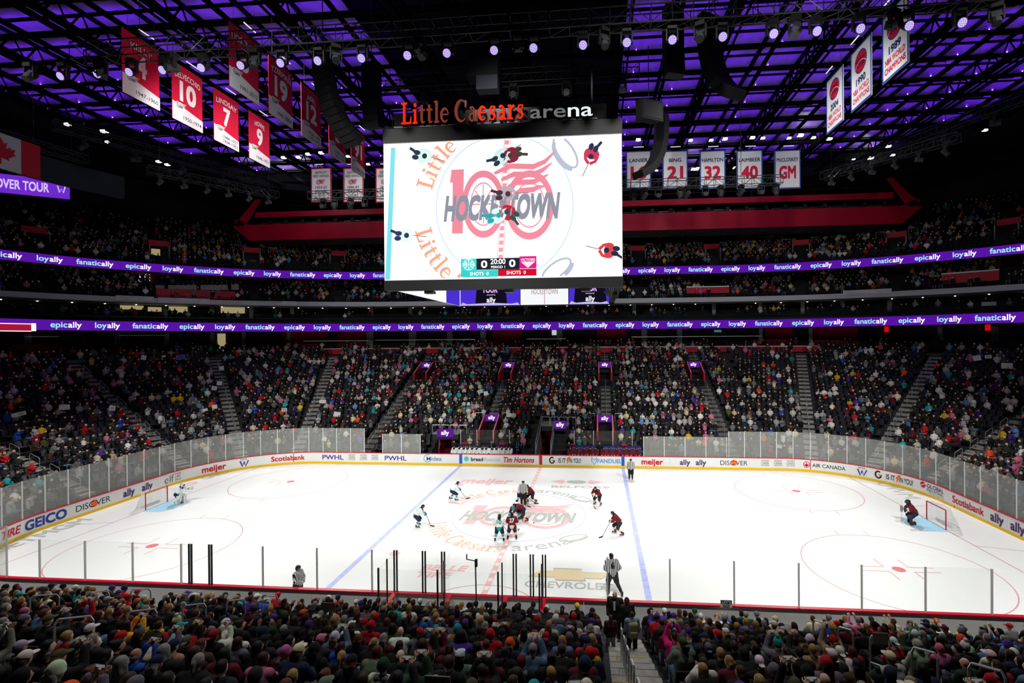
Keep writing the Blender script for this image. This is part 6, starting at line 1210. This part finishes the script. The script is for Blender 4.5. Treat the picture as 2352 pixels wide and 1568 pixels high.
# ---- near seats and people
NX_A = [-19, -12.3, -6.4, 6.4, 12.3, 19]; ANAME = {-19: 'leftmost stairs', -12.3: 'far left stairs', -6.4: 'left stairs', 6.4: 'central stairs', 12.3: 'right stairs', 19: 'rightmost stairs'}
cand = []
for i in range(0, 19):
    y = -HY-rowD(i)-.38; z = rowZ(i)
    for a, b in zip([-26]+NX_A, NX_A+[26]):
        xs = np.arange(a+.95+.05*(i % 3), b-.9, .56)
        for k, x in enumerate(xs):
            if abs(x) > 21.8: continue
            pr = proj(np.array([[x, y, z+1.3]]))[0]
            if pr[2] < 3 or not (-60 < pr[0] < 2412) or pr[1] > 1625: continue
            fromleft = (k+.5) < len(xs)/2 and a > -26 or b == 26
            an, n = (a, k) if fromleft else (b, len(xs)-1-k)
            cand.append(dict(x=x, y=y, z=z, i=i, u=pr[0], v=pr[1], d=pr[2], lab=f'{ORD[i]} row, {ORD[n]} seat {"right" if fromleft else "left"} of {ANAME[an]}'))
cand.sort(key=lambda c: c['d'])
# noticed people: where their heads are in the photo, and what they wear
SPEC = [(1170, 1478, 'navy', 'beanie', 'orange'), (1342, 1490, 'gold', 'short', None), (1230, 1490, 'denim', 'short', None), (1045, 1455, 'tan', 'beanie', 'teal'), (1025, 1458, 'green', 'cap', 'black'), (853, 1437, 'red', 'beanie', 'red'), (835, 1420, 'charcoal', 'beanie', 'red'), (685, 1412, 'black', 'cap', 'orange'), (812, 1432, 'white', 'cap', 'white'), (970, 1436, 'blue', 'beanie', 'blue'), (910, 1440, 'white', 'rim', None), (310, 1430, 'yellow', 'long', None), (370, 1420, 'yellow', 'cap', 'black'), (318, 1495, 'blue', 'rim', None), (430, 1430, 'red', 'short', None), (225, 1430, 'white', 'cap', 'white'), (645, 1352, 'red', 'cap', 'red'), (613, 1375, 'blue', 'capback', 'white'), (790, 1360, 'red', 'beanie', 'navy'), (1275, 1378, 'pink', 'pom', 'sky'), (1333, 1388, 'black', 'pom', 'yellow'), (1260, 1395, 'black', 'cap', 'white'), (1513, 1412, 'purple', 'pom', 'purple'), (1588, 1440, 'pale', 'pom', 'purple'), (1545, 1410, 'grey', 'cap', 'purple'), (1568, 1430, 'sky', 'long', None), (1595, 1385, 'navy', 'cap', 'green'), (1585, 1412, 'black', 'curly', None), (1650, 1465, 'black', 'cap', 'red'), (1683, 1440, 'black', 'cap', 'white'), (1510, 1480, 'magenta', 'short', None), (1620, 1500, 'white', 'tail', None), (1852, 1420, 'cream', 'short', None), (1945, 1400, 'purple', 'tail', None), (1898, 1405, 'gold', 'short', None), (1792, 1390, 'cream', 'capback', 'cream'), (2060, 1395, 'cream', 'short', None), (2108, 1390, 'brown', 'short', None), (2230, 1420, 'yellow', 'curly', None), (2195, 1468, 'mint', 'beanie', 'orange'), (2110, 1445, 'teal', 'curly', None), (2072, 1415, 'olive', 'short', None), (2030, 1400, 'black', 'capback', 'green'), (2075, 1500, 'pale', 'cap', 'cream'), (2128, 1500, 'pale', 'hood', 'pale'), (2070, 1475, 'red', 'capback', 'white'), (2190, 1500, 'green', 'rim', None), (2270, 1490, 'white', 'curly', None), (2300, 1470, 'blue', 'short', None), (2018, 1465, 'black', 'rim', None), (1940, 1490, 'white', 'capback', 'white'), (1960, 1480, 'red', 'long', None), (2020, 1550, 'black', 'pom', 'green'), (2090, 1545, 'red', 'short', None), (1070, 1555, 'black', 'beanie', 'olive'), (330, 1390, 'black', 'cap', 'tan'), (275, 1362, 'black', 'cap', 'purple'), (240, 1378, 'black', 'cap', 'pale'), (325, 1325, 'black', 'cap', 'red'), (15, 1320, 'red', 'short', None), (40, 1490, 'grey', 'cap', 'pale'), (120, 1500, 'black', 'cap', 'olive'), (95, 1410, 'denim', 'short', None), (660, 1490, 'maroon', 'beanie', 'pink'), (880, 1530, 'cream', 'beanie', 'green'), (1095, 1490, 'black', 'long', None), (1105, 1500, 'maroon', 'short', None), (540, 1450, 'white', 'hood', 'black'), (500, 1440, 'white', 'long', None), (2245, 1555, 'navy', 'cap', 'pale'), (1770, 1440, 'brown', 'cap', 'white')]
free = [c for c in cand]
for u, v, top, hs, hc in SPEC:
    c = min(free, key=lambda q: (q['u']-u)**2+((q['v']-v)*1.3)**2); c['spec'] = (top, hs, hc); free.remove(c)
people = [c for c in cand if 'spec' in c or random.random() < .93]
def lookfor(c):
    sp = c.get('spec'); top = sp[0] if sp else random.choice(nearpal); hairn = random.choice(list(HAIR)+['dark hair', 'brown hair']); hc = HAIRL[hairn]; r = random.random(); jit = lambda q: tuple(min(1, max(0, x*random.uniform(.8, 1.25))) for x in q)
    if sp: hs, hatc = sp[1], sp[2]
    else:
        if r < .14: hs, hatc = 'beanie', random.choice(hatpal)
        elif r < .18: hs, hatc = 'pom', random.choice(hatpal)
        elif r < .27: hs, hatc = 'cap', random.choice(hatpal)
        elif r < .33: hs, hatc = 'capback', random.choice(hatpal)
        elif r < .37: hs, hatc = 'hood', top
        else: hs, hatc = random.choice(['short']*5+['long']*5+['straight']*4+['tail', 'tail', 'bun', 'curly', 'rim']), None
    head = []
    if hatc:
        head = [(hs, jit(PALL[hatc]))]
        if hs != 'hood': head.append((random.choice(['rim', 'straight']) , hc))
        hw = f'{hatc} '+{'beanie': 'beanie', 'pom': 'pom beanie', 'cap': 'cap', 'capback': 'backward cap', 'hood': 'raised hood'}[hs]
    else:
        head = [(hs, hc)]; hw = {'short': 'short ', 'long': 'long ', 'straight': 'straight ', 'tail': 'tied back ', 'bun': 'bun of ', 'curly': 'curly ', 'rim': 'balding '}[hs]+hairn
    leg = random.choice(['black', 'charcoal', 'navy', 'denim', 'grey'])
    fold = jit(PALL[random.choice([top, top, 'grey'])]) if random.random() < .3 and hs not in ('hood', 'long') else None
    return dict(top=jit(PALL[top]), leg=PALL[leg], head=head, skin=random.choice(SKINS), fold=fold), f'{top} '+('hoodie' if fold else 'jacket'), hw
phones = 0; NI = 262; indiv, rest = people[:NI], people[NI:]
rest_spec = [c for c in rest if 'spec' in c]
def headyaw(c): return math.atan2(2-c['x'], 6-c['y'])*1.0
for c in indiv:
    look, gar, hw = lookfor(c); b = headyaw(c); rz = -b*.45+random.uniform(-.12, .12); yw = b*.6+random.uniform(-.3, .3); r = random.random()
    kind = 'film' if r < .1 else 'high' if r < .13 else 'clap' if r < .17 else 'lean' if r < .36 else 'lap'
    opts = [k for k in VAR if k.startswith(kind)]; var = min(opts, key=lambda k: abs(float(k[len(kind):])-yw))
    t = spectator(var, (c['x'], c['y']+random.uniform(-.04, .04), c['z']), rz, look, random.uniform(.87, .99)); act = {'film': 'person filming', 'high': 'person filming', 'clap': 'person clapping', 'lean': 'person leaning', 'lap': 'person'}[kind]
    lb = f'{act} in {gar}, {hw}, {c["lab"]}'
    if len(lb.replace('-', ' ').split()) > 16: lb = f'person in {gar}, {hw}, {c["lab"]}'
    t['label'] = lb
    if kind in ('film', 'high'): phone(t, var, f'black phone held up by the filming person, {c["lab"]}')
# seats: the nearest singly
seat_base = MB().box((0, .05, .43), (.46, .42, .07)).box((0, -.02, .2), (.08, .3, .4)).mesh('seat', [M_seat]); sbk = MB().hexa([(-.23, -.2, .42), (.23, -.2, .42), (.23, -.14, .42), (-.23, -.14, .42), (-.21, -.31, .86), (.21, -.31, .86), (.21, -.26, .86), (-.21, -.26, .86)]).mesh('backrest', [M_seat]); sarm = MB().box((.255, .0, .62), (.045, .34, .04)).box((.255, -.1, .42), (.035, .06, .4)).mesh('armrest', [M_dark])
NS = 230
for c in cand[:NS]:
    t = thing('stadium_chair', f'charcoal folding chair, {c["lab"]}', 'chair', (c['x'], c['y'], c['z']), 0, 'seats in the near stand', seat_base); link('backrest', sbk, t); link('armrest', sarm, t)
# ---- everyone else: one mass of seated people, one of seats
def cubes(c, r, n=2):
    c = np.array(c, float); r = np.array(r, float); V, F, ix = [], [], {}
    def vid(p):
        k = tuple(np.round(p, 5))
        if k not in ix: ix[k] = len(V); q = np.array(p)/np.linalg.norm(p); V.append(c+q*r)
        return ix[k]
    g = np.linspace(-1, 1, n+1)
    for ax in range(3):
        for s in (-1, 1):
            for i in range(n):
                for j in range(n):
                    q = []
                    for a, b in ((i, j), (i+1, j), (i+1, j+1), (i, j+1)): p = np.zeros(3); p[ax] = s; p[(ax+1) % 3] = g[a]; p[(ax+2) % 3] = g[b]; q.append(vid(p))
                    F.append(q if s > 0 else q[::-1])
    return np.array(V), np.array(F)
def limb(a, b, ra, rb, n=4):
    m = MB(); m.tube(a, b, ra, n, 0, rb, False); V = np.array(m.v); F = [list(f) for f in m.f]; F += [[n, n+1, n+2, n+3]] if n == 4 else []; return V, np.array(F)
def template(kind, detail):
    P = []; L = lambda VF, g: P.append((VF[0], VF[1], np.full(len(VF[1]), g)))
    hz, hy = (1.31, .03) if kind != 'lean' else (1.24, .2)
    V, F = cubes((0, hy, hz), (.088, .1, .125)); ctr = V[F].mean(1); g = np.where((ctr[:, 2] > hz+.045) | (ctr[:, 1] < hy-.02), 1, 0); P.append((V, F, g))
    cy = -.05 if kind != 'lean' else .12
    t = np.array([(-.17, -.12, .45), (.17, -.12, .45), (.17, .13, .45), (-.17, .13, .45), (-.215, cy-.1, 1.02), (.215, cy-.1, 1.02), (.2, cy+.1, 1.0), (-.2, cy+.1, 1.0), (-.07, cy-.05, 1.17), (.07, cy-.05, 1.17), (.07, cy+.06, 1.17), (-.07, cy+.06, 1.17)])
    L((t, np.array([(0, 1, 5, 4), (1, 2, 6, 5), (2, 3, 7, 6), (3, 0, 4, 7), (4, 5, 9, 8), (5, 6, 10, 9), (6, 7, 11, 10), (7, 4, 8, 11), (8, 9, 10, 11)])), 2)
    for s in (-1, 1):
        if kind == 'up': e, h = (s*.25, .12, 1.05), (s*.08, .28, 1.32)
        elif kind == 'clap': e, h = (s*.27, .1, .85), (s*.04, .32, 1.0)
        else: e, h = (s*.27, cy+.1, .82), (s*.09, cy+.33, .72)
        L(limb((s*.2, cy, 1.06), e, .062, .05), 2); L(limb(e, h, .05, .04), 2)
        if detail: L(cubes(h, (.045, .05, .045), 1), 0)
        L(limb((s*.1, .02, .52), (s*.14, .46, .52), .09, .07), 3); L(limb((s*.14, .44, .5), (s*.14, .42, .04), .065, .05), 3)
    V = []; F = []; G = []; b = 0
    for v, f, g in P: V.append(v); F.append(f+b); G.append(g); b += len(v)
    return np.concatenate(V), np.concatenate(F), np.concatenate(G)
def coarse(var, extra):
    v = VAR[var]; J = v['J']; V, F, G = [], [], []; b = 0
    add = lambda VF, g: (V.append(VF[0]), F.append(VF[1]+b), G.append(np.full(len(VF[1]), g)))
    for prims, g, vx in ((head_prims(J)+[('c', J['che'], J['nek'], .06, .055)]+[('c', lerp(J[s+'el'], J[s+'ha'], .8), tuple(np.array(J[s+'ha'])+[0, .02, .03]), .042, .05) for s in 'lr'], 0, .036), (body_prims(J, .03, 1, 0, 1, 0, 1.04, .84, 1), 2, .06), (body_prims(J, .02, 0, 1, 0, 0), 3, .075)):
        add(sdf_mesh(prims, vx), g); b += len(V[-1])
    R = Rz(-J['yaw']); hp = {'short': [('e', (0, -.018, .03), (.092, .11, .108))], 'long': [('e', (0, -.02, .025), (.096, .108, .108)), ('e', (0, -.085, -.16), (.105, .06, .2))], 'cap': [('e', (0, -.008, .045), (.098, .115, .1)), ('e', (0, .13, .035), (.075, .085, .02))], 'beanie': [('e', (0, -.012, .05), (.102, .118, .12))], 'pom': [('e', (0, -.012, .05), (.102, .118, .12)), ('e', (0, -.02, .2), (.05, .05, .05))]}[extra]
    vv, ff = sdf_mesh(hp, .032, cut=hb[:1] if extra in ('short', 'long') else [('b', (0, 0, -.13), (.3, .3, .13))]); add((vv@R.T+np.array(J['hed']), ff), 1); b += len(V[-1])
    return np.concatenate(V), np.concatenate(F), np.concatenate(G)
TPL = [template(k, True) for k in ('lap', 'lap', 'up', 'clap', 'lean')]; TPS = [template(k, False) for k in ('lap', 'lean')]
farpal = ['black']*46+['charcoal']*20+['grey']*11+['pale']*8+['white']*9+['maroon']*5+['red']*4+['navy']*4+['blue']*1+['teal']*2+['cream']*3+['brown']*4+['olive']*2+['purple']*1+['pink']*2+['sky']*1+['green']*1+['denim']*2+['yellow', 'orange']
crowd = {}           # template id -> list of (x, y, z, rz, scale, colours)
seats = []           # (x, y, z, rz)
def colours(top=None, hat=None):
    t = np.array(PALL[top or random.choice(farpal)])*random.uniform(.75, 1.25); h = np.array(PALL[hat] if hat else PALL[random.choice(hatpal)] if random.random() < .22 else HAIRL[random.choice(list(HAIR))]); return np.stack([np.array(random.choice(SKINS)), h, t, np.array(PALL[random.choice(['black', 'charcoal', 'navy', 'denim', 'black'])])])
def place(tid, x, y, z, rz, col, sc=1.0): crowd.setdefault(tid, []).append((x, y, z, rz, sc, col))
TT = {}
for k, t in enumerate(TPL): TT['m%d' % k] = t
for k, t in enumerate(TPS): TT['s%d' % k] = t
for yv in ('lap-0.4', 'lap+0.0', 'lap+0.4', 'lap+0.9', 'film+0.0', 'lean+0.5'):
    var = min(VAR, key=lambda k: (k[:3] != yv[:3], abs(float(k[len(k.rstrip('0123456789.+-')):])-float(yv[len(yv.rstrip('0123456789.+-')):]))))
    for ex in ('short', 'long', 'cap', 'beanie'): TT['n_%s_%s' % (yv, ex)] = coarse(var, ex)
for c in rest:
    sp = c.get('spec'); b = headyaw(c); yw = b*.6; ex = {'beanie': 'beanie', 'pom': 'beanie', 'cap': 'cap', 'capback': 'cap', 'long': 'long', 'tail': 'long', 'curly': 'long'}.get(sp[1], 'short') if sp else random.choice(['short', 'short', 'long', 'long', 'long', 'cap', 'beanie'])
    yv = random.choice(['film+0.0', 'lean+0.5']) if random.random() < .12 else min(('lap-0.4', 'lap+0.0', 'lap+0.4', 'lap+0.9'), key=lambda q: abs(float(q[3:])-yw-random.uniform(-.3, .3)))
    hat = (sp[2] if sp else None) or (random.choice(hatpal) if ex in ('cap', 'beanie') else None)
    col = colours(sp[0] if sp else random.choice(nearpal), hat)
    if not hat: col[1] = HAIRL[random.choice(list(HAIR))]
    place('n_%s_%s' % (yv, ex), c['x'], c['y'], c['z'], -b*.45+random.uniform(-.12, .12), col, random.uniform(.88, .99))
for c in cand[NS:]: seats.append((c['x'], c['y'], c['z'], 0))
def fill(rows, DF, ZF, dens, tids, s_lim, skip, yoff=.38, empties=True):
    for i in range(rows):
        D, z = DF(i), ZF(i)
        for s in walk(-s_lim, s_lim, D+yoff, .56):
            p, n = path(s, D+yoff); pr = proj(np.array([[p[0], p[1], z+1]]))[0]
            if pr[2] < 5 or not (-420 < pr[0] < 2770) or not (300 < pr[1] < 1650): continue
            if skip(s, D+yoff, p): continue
            rz = math.atan2(n[1], n[0])+PI/2
            o = random.random() < dens(s, i, pr)
            if o: place(random.choice(tids), p[0], p[1], z, rz+random.uniform(-.3, .3), colours(), random.uniform(.9, 1.06))
            if empties or not o: seats.append((p[0], p[1], z, rz))
aisle_xy = {}
def skip_low(s, D, p):
    for a in AISLES:
        if abs(abs(a)-abs(s)) > 3: continue
        q, _ = path(a, D)
        if math.hypot(q[0]-p[0], q[1]-p[1]) < .82: return True
    if incut(s, D, .6) or incut(s, D+.6, .6): return True
    if abs(s) < 11.6 and D < 2.7: return True
    if abs(s-.4) < 2.3 and D < 7.2 or abs(s+10.1) < 1.6 and D < 4.9: return True
    return False
from mathutils import noise as _ns
def patch(s, i): return .5+.8*_ns.noise(Vector((s*.12, i*.25, 3.3)))
dens_low = lambda s, i, pr: (.86 if abs(s) < 20 else .7 if abs(s) < 30 else .72)*(.75+.5*patch(s, i))*(.9 if i < 20 else .75)
fill(NROW, rowD, rowZ, dens_low, ['m0', 'm1', 'm0', 'm1', 'm2', 'm3', 'm4'], HALF-21.9, skip_low)
def skip_up(s, D, p):
    for q in UPS:
        if abs(s-q) < 3 and (math.hypot(*(path(q, D)[0]-p)) < .62 or math.hypot(*(path(q, DT+4)[0]-p)) < 1.5): return True
    return False
fill(6, lambda i: DT+1.6+.85*i, lambda i: 17.9+.5*i, lambda s, i, pr: .8*(.6+.6*patch(s, i+40)), ['s0', 's1'], sF-1, skip_up, .4, False)
fill(18, lambda i: DT+1.0+.85*i, lambda i: 22.4+.47*i, lambda s, i, pr: (.75 if i < 9 else .35)*(.5+.9*patch(s, i+80)), ['s0', 's1'], sF-1, skip_up, .4, False)
for rng, D_, z_, dn in ((2, DT+1.4, TOPZ+.35, .4), (2, DT+1.6, 15.0, .35)): fill(rng, lambda i: D_+.9*i, lambda i: z_+.35*i, lambda s, i, pr: dn*(.3+1.2*patch(s, i+120)), ['s0', 's1'], LS+LA, skip_up, .4, True)
Vs, Fs, Cs, b = [], [], [], 0
for tid, L in crowd.items():
    V, F, G = TT[tid]; n = len(L); A = np.array([q[:5] for q in L]); col = np.array([q[5] for q in L]); c, s = np.cos(A[:, 3]), np.sin(A[:, 3]); X = V[None]*A[:, 4][:, None, None]
    W_ = np.stack([X[..., 0]*c[:, None]-X[..., 1]*s[:, None]+A[:, 0][:, None], X[..., 0]*s[:, None]+X[..., 1]*c[:, None]+A[:, 1][:, None], X[..., 2]+A[:, 2][:, None]], -1)
    Vs.append(W_.reshape(-1, 3)); Fs.append((F[None]+(np.arange(n)*len(V))[:, None, None]+b).reshape(-1, 4)); Cs.append(col[:, G].reshape(-1, 3)); b += n*len(V)
C_st = mat('crowd_cloth', (.5, .5, .5), .85, src='col')
me = npmesh('crowd', np.concatenate(Vs), np.concatenate(Fs), [C_st], np.concatenate(Cs)); cw = link('crowd', me); cw['kind'] = 'stuff'; cw['label'] = 'seated crowd filling the stands around the rink beyond the nearest spectators'; cw['category'] = 'crowd'
V = np.array([[x, y, z] for x, y, z in ((-.23, -.2, .42), (.23, -.2, .42), (.21, -.3, .86), (-.21, -.3, .86), (-.23, -.14, .42), (.23, -.14, .42), (.21, -.25, .86), (-.21, -.25, .86), (-.23, .26, .45), (.23, .26, .45), (-.23, .26, .37), (.23, .26, .37), (-.23, -.2, .37), (.23, -.2, .37))]); F = np.array([(0, 3, 2, 1), (4, 5, 6, 7), (3, 7, 6, 2), (0, 4, 7, 3), (1, 2, 6, 5), (4, 8, 9, 5), (8, 10, 11, 9), (10, 12, 13, 11)])
A = np.array(seats); c, s = np.cos(A[:, 3]), np.sin(A[:, 3]); n = len(A)
W_ = np.stack([V[None, :, 0]*c[:, None]-V[None, :, 1]*s[:, None]+A[:, 0][:, None], V[None, :, 0]*s[:, None]+V[None, :, 1]*c[:, None]+A[:, 1][:, None], V[None, :, 2]+A[:, 2][:, None]], -1)
me = npmesh('seats', W_.reshape(-1, 3), (F[None]+(np.arange(n)*len(V))[:, None, None]).reshape(-1, 4), [M_seat]); o = link('stadium_chairs', me); o['kind'] = 'stuff'; o['label'] = 'charcoal folding seats in rows throughout the stands'; o['category'] = 'chairs'
print('PEOPLE', sum(len(q) for q in crowd.values()), 'faces', sum(len(f) for f in Fs), 'near rest', len(rest), 'seats', n)
# ---- people standing in the central near aisle
def floorat(p): return prof(sd_rink(p[0], p[1]))
BRN = cl('coat_brown', '241a15'); MV = cl('vest_maroon', '3d1620'); LG_ = cl('trousers_grey', '8d9498'); DN = cl('denim_shirt', '64809c')
SKH = mat('skin_head', (.5, .3, .21), .55)
q = at(1413, 1400, y=-15.6); p = (q[0], q[1], floorat(q)); t = stander('bald bearded man in dark brown coat standing in the aisle facing the camera', p, PI-.2, BRN, BLK, None, skel(STAND, hed=(0, .06, 1.64)), 'MAN', None, 1.05)
MB().box((0, .155, 1.3), (.07, .02, .3)).build('shirt_front', M_white, t); link('beard', sdf_obj_mesh('beard', [('e', (0, .09, 1.575), (.055, .05, .05))], .02, [mat('beard_grey', (.12, .09, .07), .8)]), t); MB().box((-.032, .152, 1.665), (.018, .012, .01)).box((.032, .152, 1.665), (.018, .012, .01)).build('eyes', M_eye, t)
q = seat_pt(1403, 1486, .0); t = stander('girl with long dark hair in maroon vest and grey trousers standing on the aisle steps', (q[0], q[1], floorat(q)), .1, MV, LG_, M_hairdark, skel(STAND), 'GIRL', None, .78, True)
q = seat_pt(1452, 1490, .0); tw = stander('woman in blue denim shirt wearing a khaki backpack standing on the aisle steps', (q[0], q[1], floorat(q)), .15, DN, BLK, M_hairdark, skel(STAND, lha=(-.3, .2, .95)), 'BAG', None, .9, False)
KH = cl('khaki', '8f8660'); bp = thing('backpack', 'khaki backpack worn by the woman in the denim shirt', 'backpack', world(tw, (0, -.22, 1.0)), tw.rotation_euler[2])
link('pack_body', sdf_obj_mesh('pack_body', [('b', (0, 0, .2), (.16, .09, .24), None, .07)], .025, [KH]), bp); link('front_pocket', sdf_obj_mesh('front_pocket', [('b', (0, -.09, .08), (.13, .05, .11), None, .04)], .022, [KH]), bp)
for sx in (-1, 1): MB().pipe([(sx*.1, .06, .42), (sx*.13, .2, .47), (sx*.14, .36, .4)], .025, 6).build('strap', KH, bp)
q = at(1440, 1400, y=-15.9); t = stander('woman with dark hair in a dark top standing beside the bald man in the aisle', (q[0], q[1], floorat(q)), .4, BLK, BLK, M_hairdark, skel(STAND), 'GIRL', None, 1.0, True)
# ---- hand-held signs
P_w = mat('paper_white', (.75, .75, .73), .8); P_k = mat('cardboard', (.33, .29, .23), .85, var=.15); P_b = mat('paper_blue', srgb('5a62d0'), .8); M_ink = mat('marker_ink', (.02, .02, .025), .8)
SG = [(47, 950, 18, 9, 'w'), (34, 953, 11, 9, 'w'), (148, 935, 18, 12, 'w'), (258, 937, 11, 11, 'w'), (330, 821, 9, 10, 'w'), (376, 818, 7, 4, 'w'), (415, 820, 17, 11, 'b'), (509, 845, 9, 9, 'w'), (504, 880, 10, 9, 'w'), (492, 891, 10, 9, 'w'), (471, 941, 10, 6, 'w'), (493, 934, 10, 9, 'w'), (653, 941, 11, 8, 'w'), (741, 922, 14, 8, 'w'), (774, 951, 14, 11, 'w'), (1103, 899, 11, 8, 'w'), (1116, 903, 10, 9, 'w'), (1169, 953, 12, 9, 'w'), (1066, 927, 6, 7, 'w'), (1076, 927, 6, 7, 'w'), (2244, 822, 14, 12, 'w'), (2270, 819, 12, 8, 'w'), (2313, 840, 20, 13, 'w'), (1790, 1025, 11, 8, 'w'), ]
for k, (u, v, wd, ht, m) in enumerate(SG):
    far = v < 600; p = seat_pt(u, v, 1.35, 30) if not far else at(u, v, x=path(LS+LA, DT+9)[0][0]); d = float((np.array(p)-CAM)@FW); sx, sz = wd/FOC*d, ht/FOC*d; rz = math.atan2(CAM[1]-p[1], CAM[0]-p[0])+PI/2; n = sum(1 for q in SG if q[0] <= u)
    t = thing('paper_sign', f'{"blue" if m == "b" else "white"} paper sign held up in the far stand, {ORD[n-1]} counted from the left', 'sign', (p[0], p[1], p[2]-sz/2), rz, 'signs held up in the far stand')
    MB().box((0, 0, sz/2), (sx, .015, sz), 0, np.array([[math.cos(.1*(k % 5-2)), 0, math.sin(.1*(k % 5-2))], [0, 1, 0], [-math.sin(.1*(k % 5-2)), 0, math.cos(.1*(k % 5-2))]])).build('sheet', P_b if m == 'b' else P_w, t)
    mb = MB()
    for r in range(2 if k % 3 == 0 else 0): mb.box((0, -.012, sz*(.35+.3*r)), (sx*.6, .004, sz*.1))
    if mb.v: mb.build('marker_strokes', M_ink, t)
q = seat_pt(1668, 1386, 1.35); t = thing('paper_sign', "white sign with black lettering reading LET'S GO near the right boards", 'sign', (q[0], q[1], q[2]-.15), 0); MB().box((0, 0, .15), (.45, .02, .3)).build('sheet', P_w, t)
art(rect(-.225, .15, .225, .3), plane((0, -.014, 0), (1, 0, 0), (0, 0, 1)), (mb := MB())); mb.build('black_half', M_ink, t); art(mv(fit2d(text2d("LET'S", .03), .11, .36), 0, .17), plane((0, -.018, 0), (1, 0, 0), (0, 0, 1)), (mb := MB())); mb.build('sign_lettering', P_w, t); art(mv(fit2d(text2d('GO!', .03), .11, .28), 0, .02), plane((0, -.018, 0), (1, 0, 0), (0, 0, 1)), (mb := MB())); mb.build('sign_lettering', M_ink, t)
for u, v, wd, ht, m, lab in ((754, 1392, 34, 17, P_k, 'brown cardboard sign held over heads left of the penalty boxes'), (2022, 1466, 34, 26, P_k, 'plain grey cardboard sheet held up before the bald man at right'), (1005, 1562, 60, 20, P_k, 'cardboard sign with dark lettering at the bottom edge of the picture')):
    q = seat_pt(u, v, 1.4); d = float((q-CAM)@FW); sx, sz = wd/FOC*d, ht/FOC*d; t = thing('cardboard_sign', lab, 'sign', (q[0], q[1], q[2]-sz/2), 0); MB().box((0, 0, sz/2), (sx, .015, sz)).build('sheet', m, t)
    if v > 1500: art(mv(fit2d(text2d('ROCK', .0), sz*.55), 0, sz*.2), plane((0, -.012, 0), (1, 0, 0), (0, 0, 1)), (mb := MB())); mb.build('sign_lettering', M_ink, t)
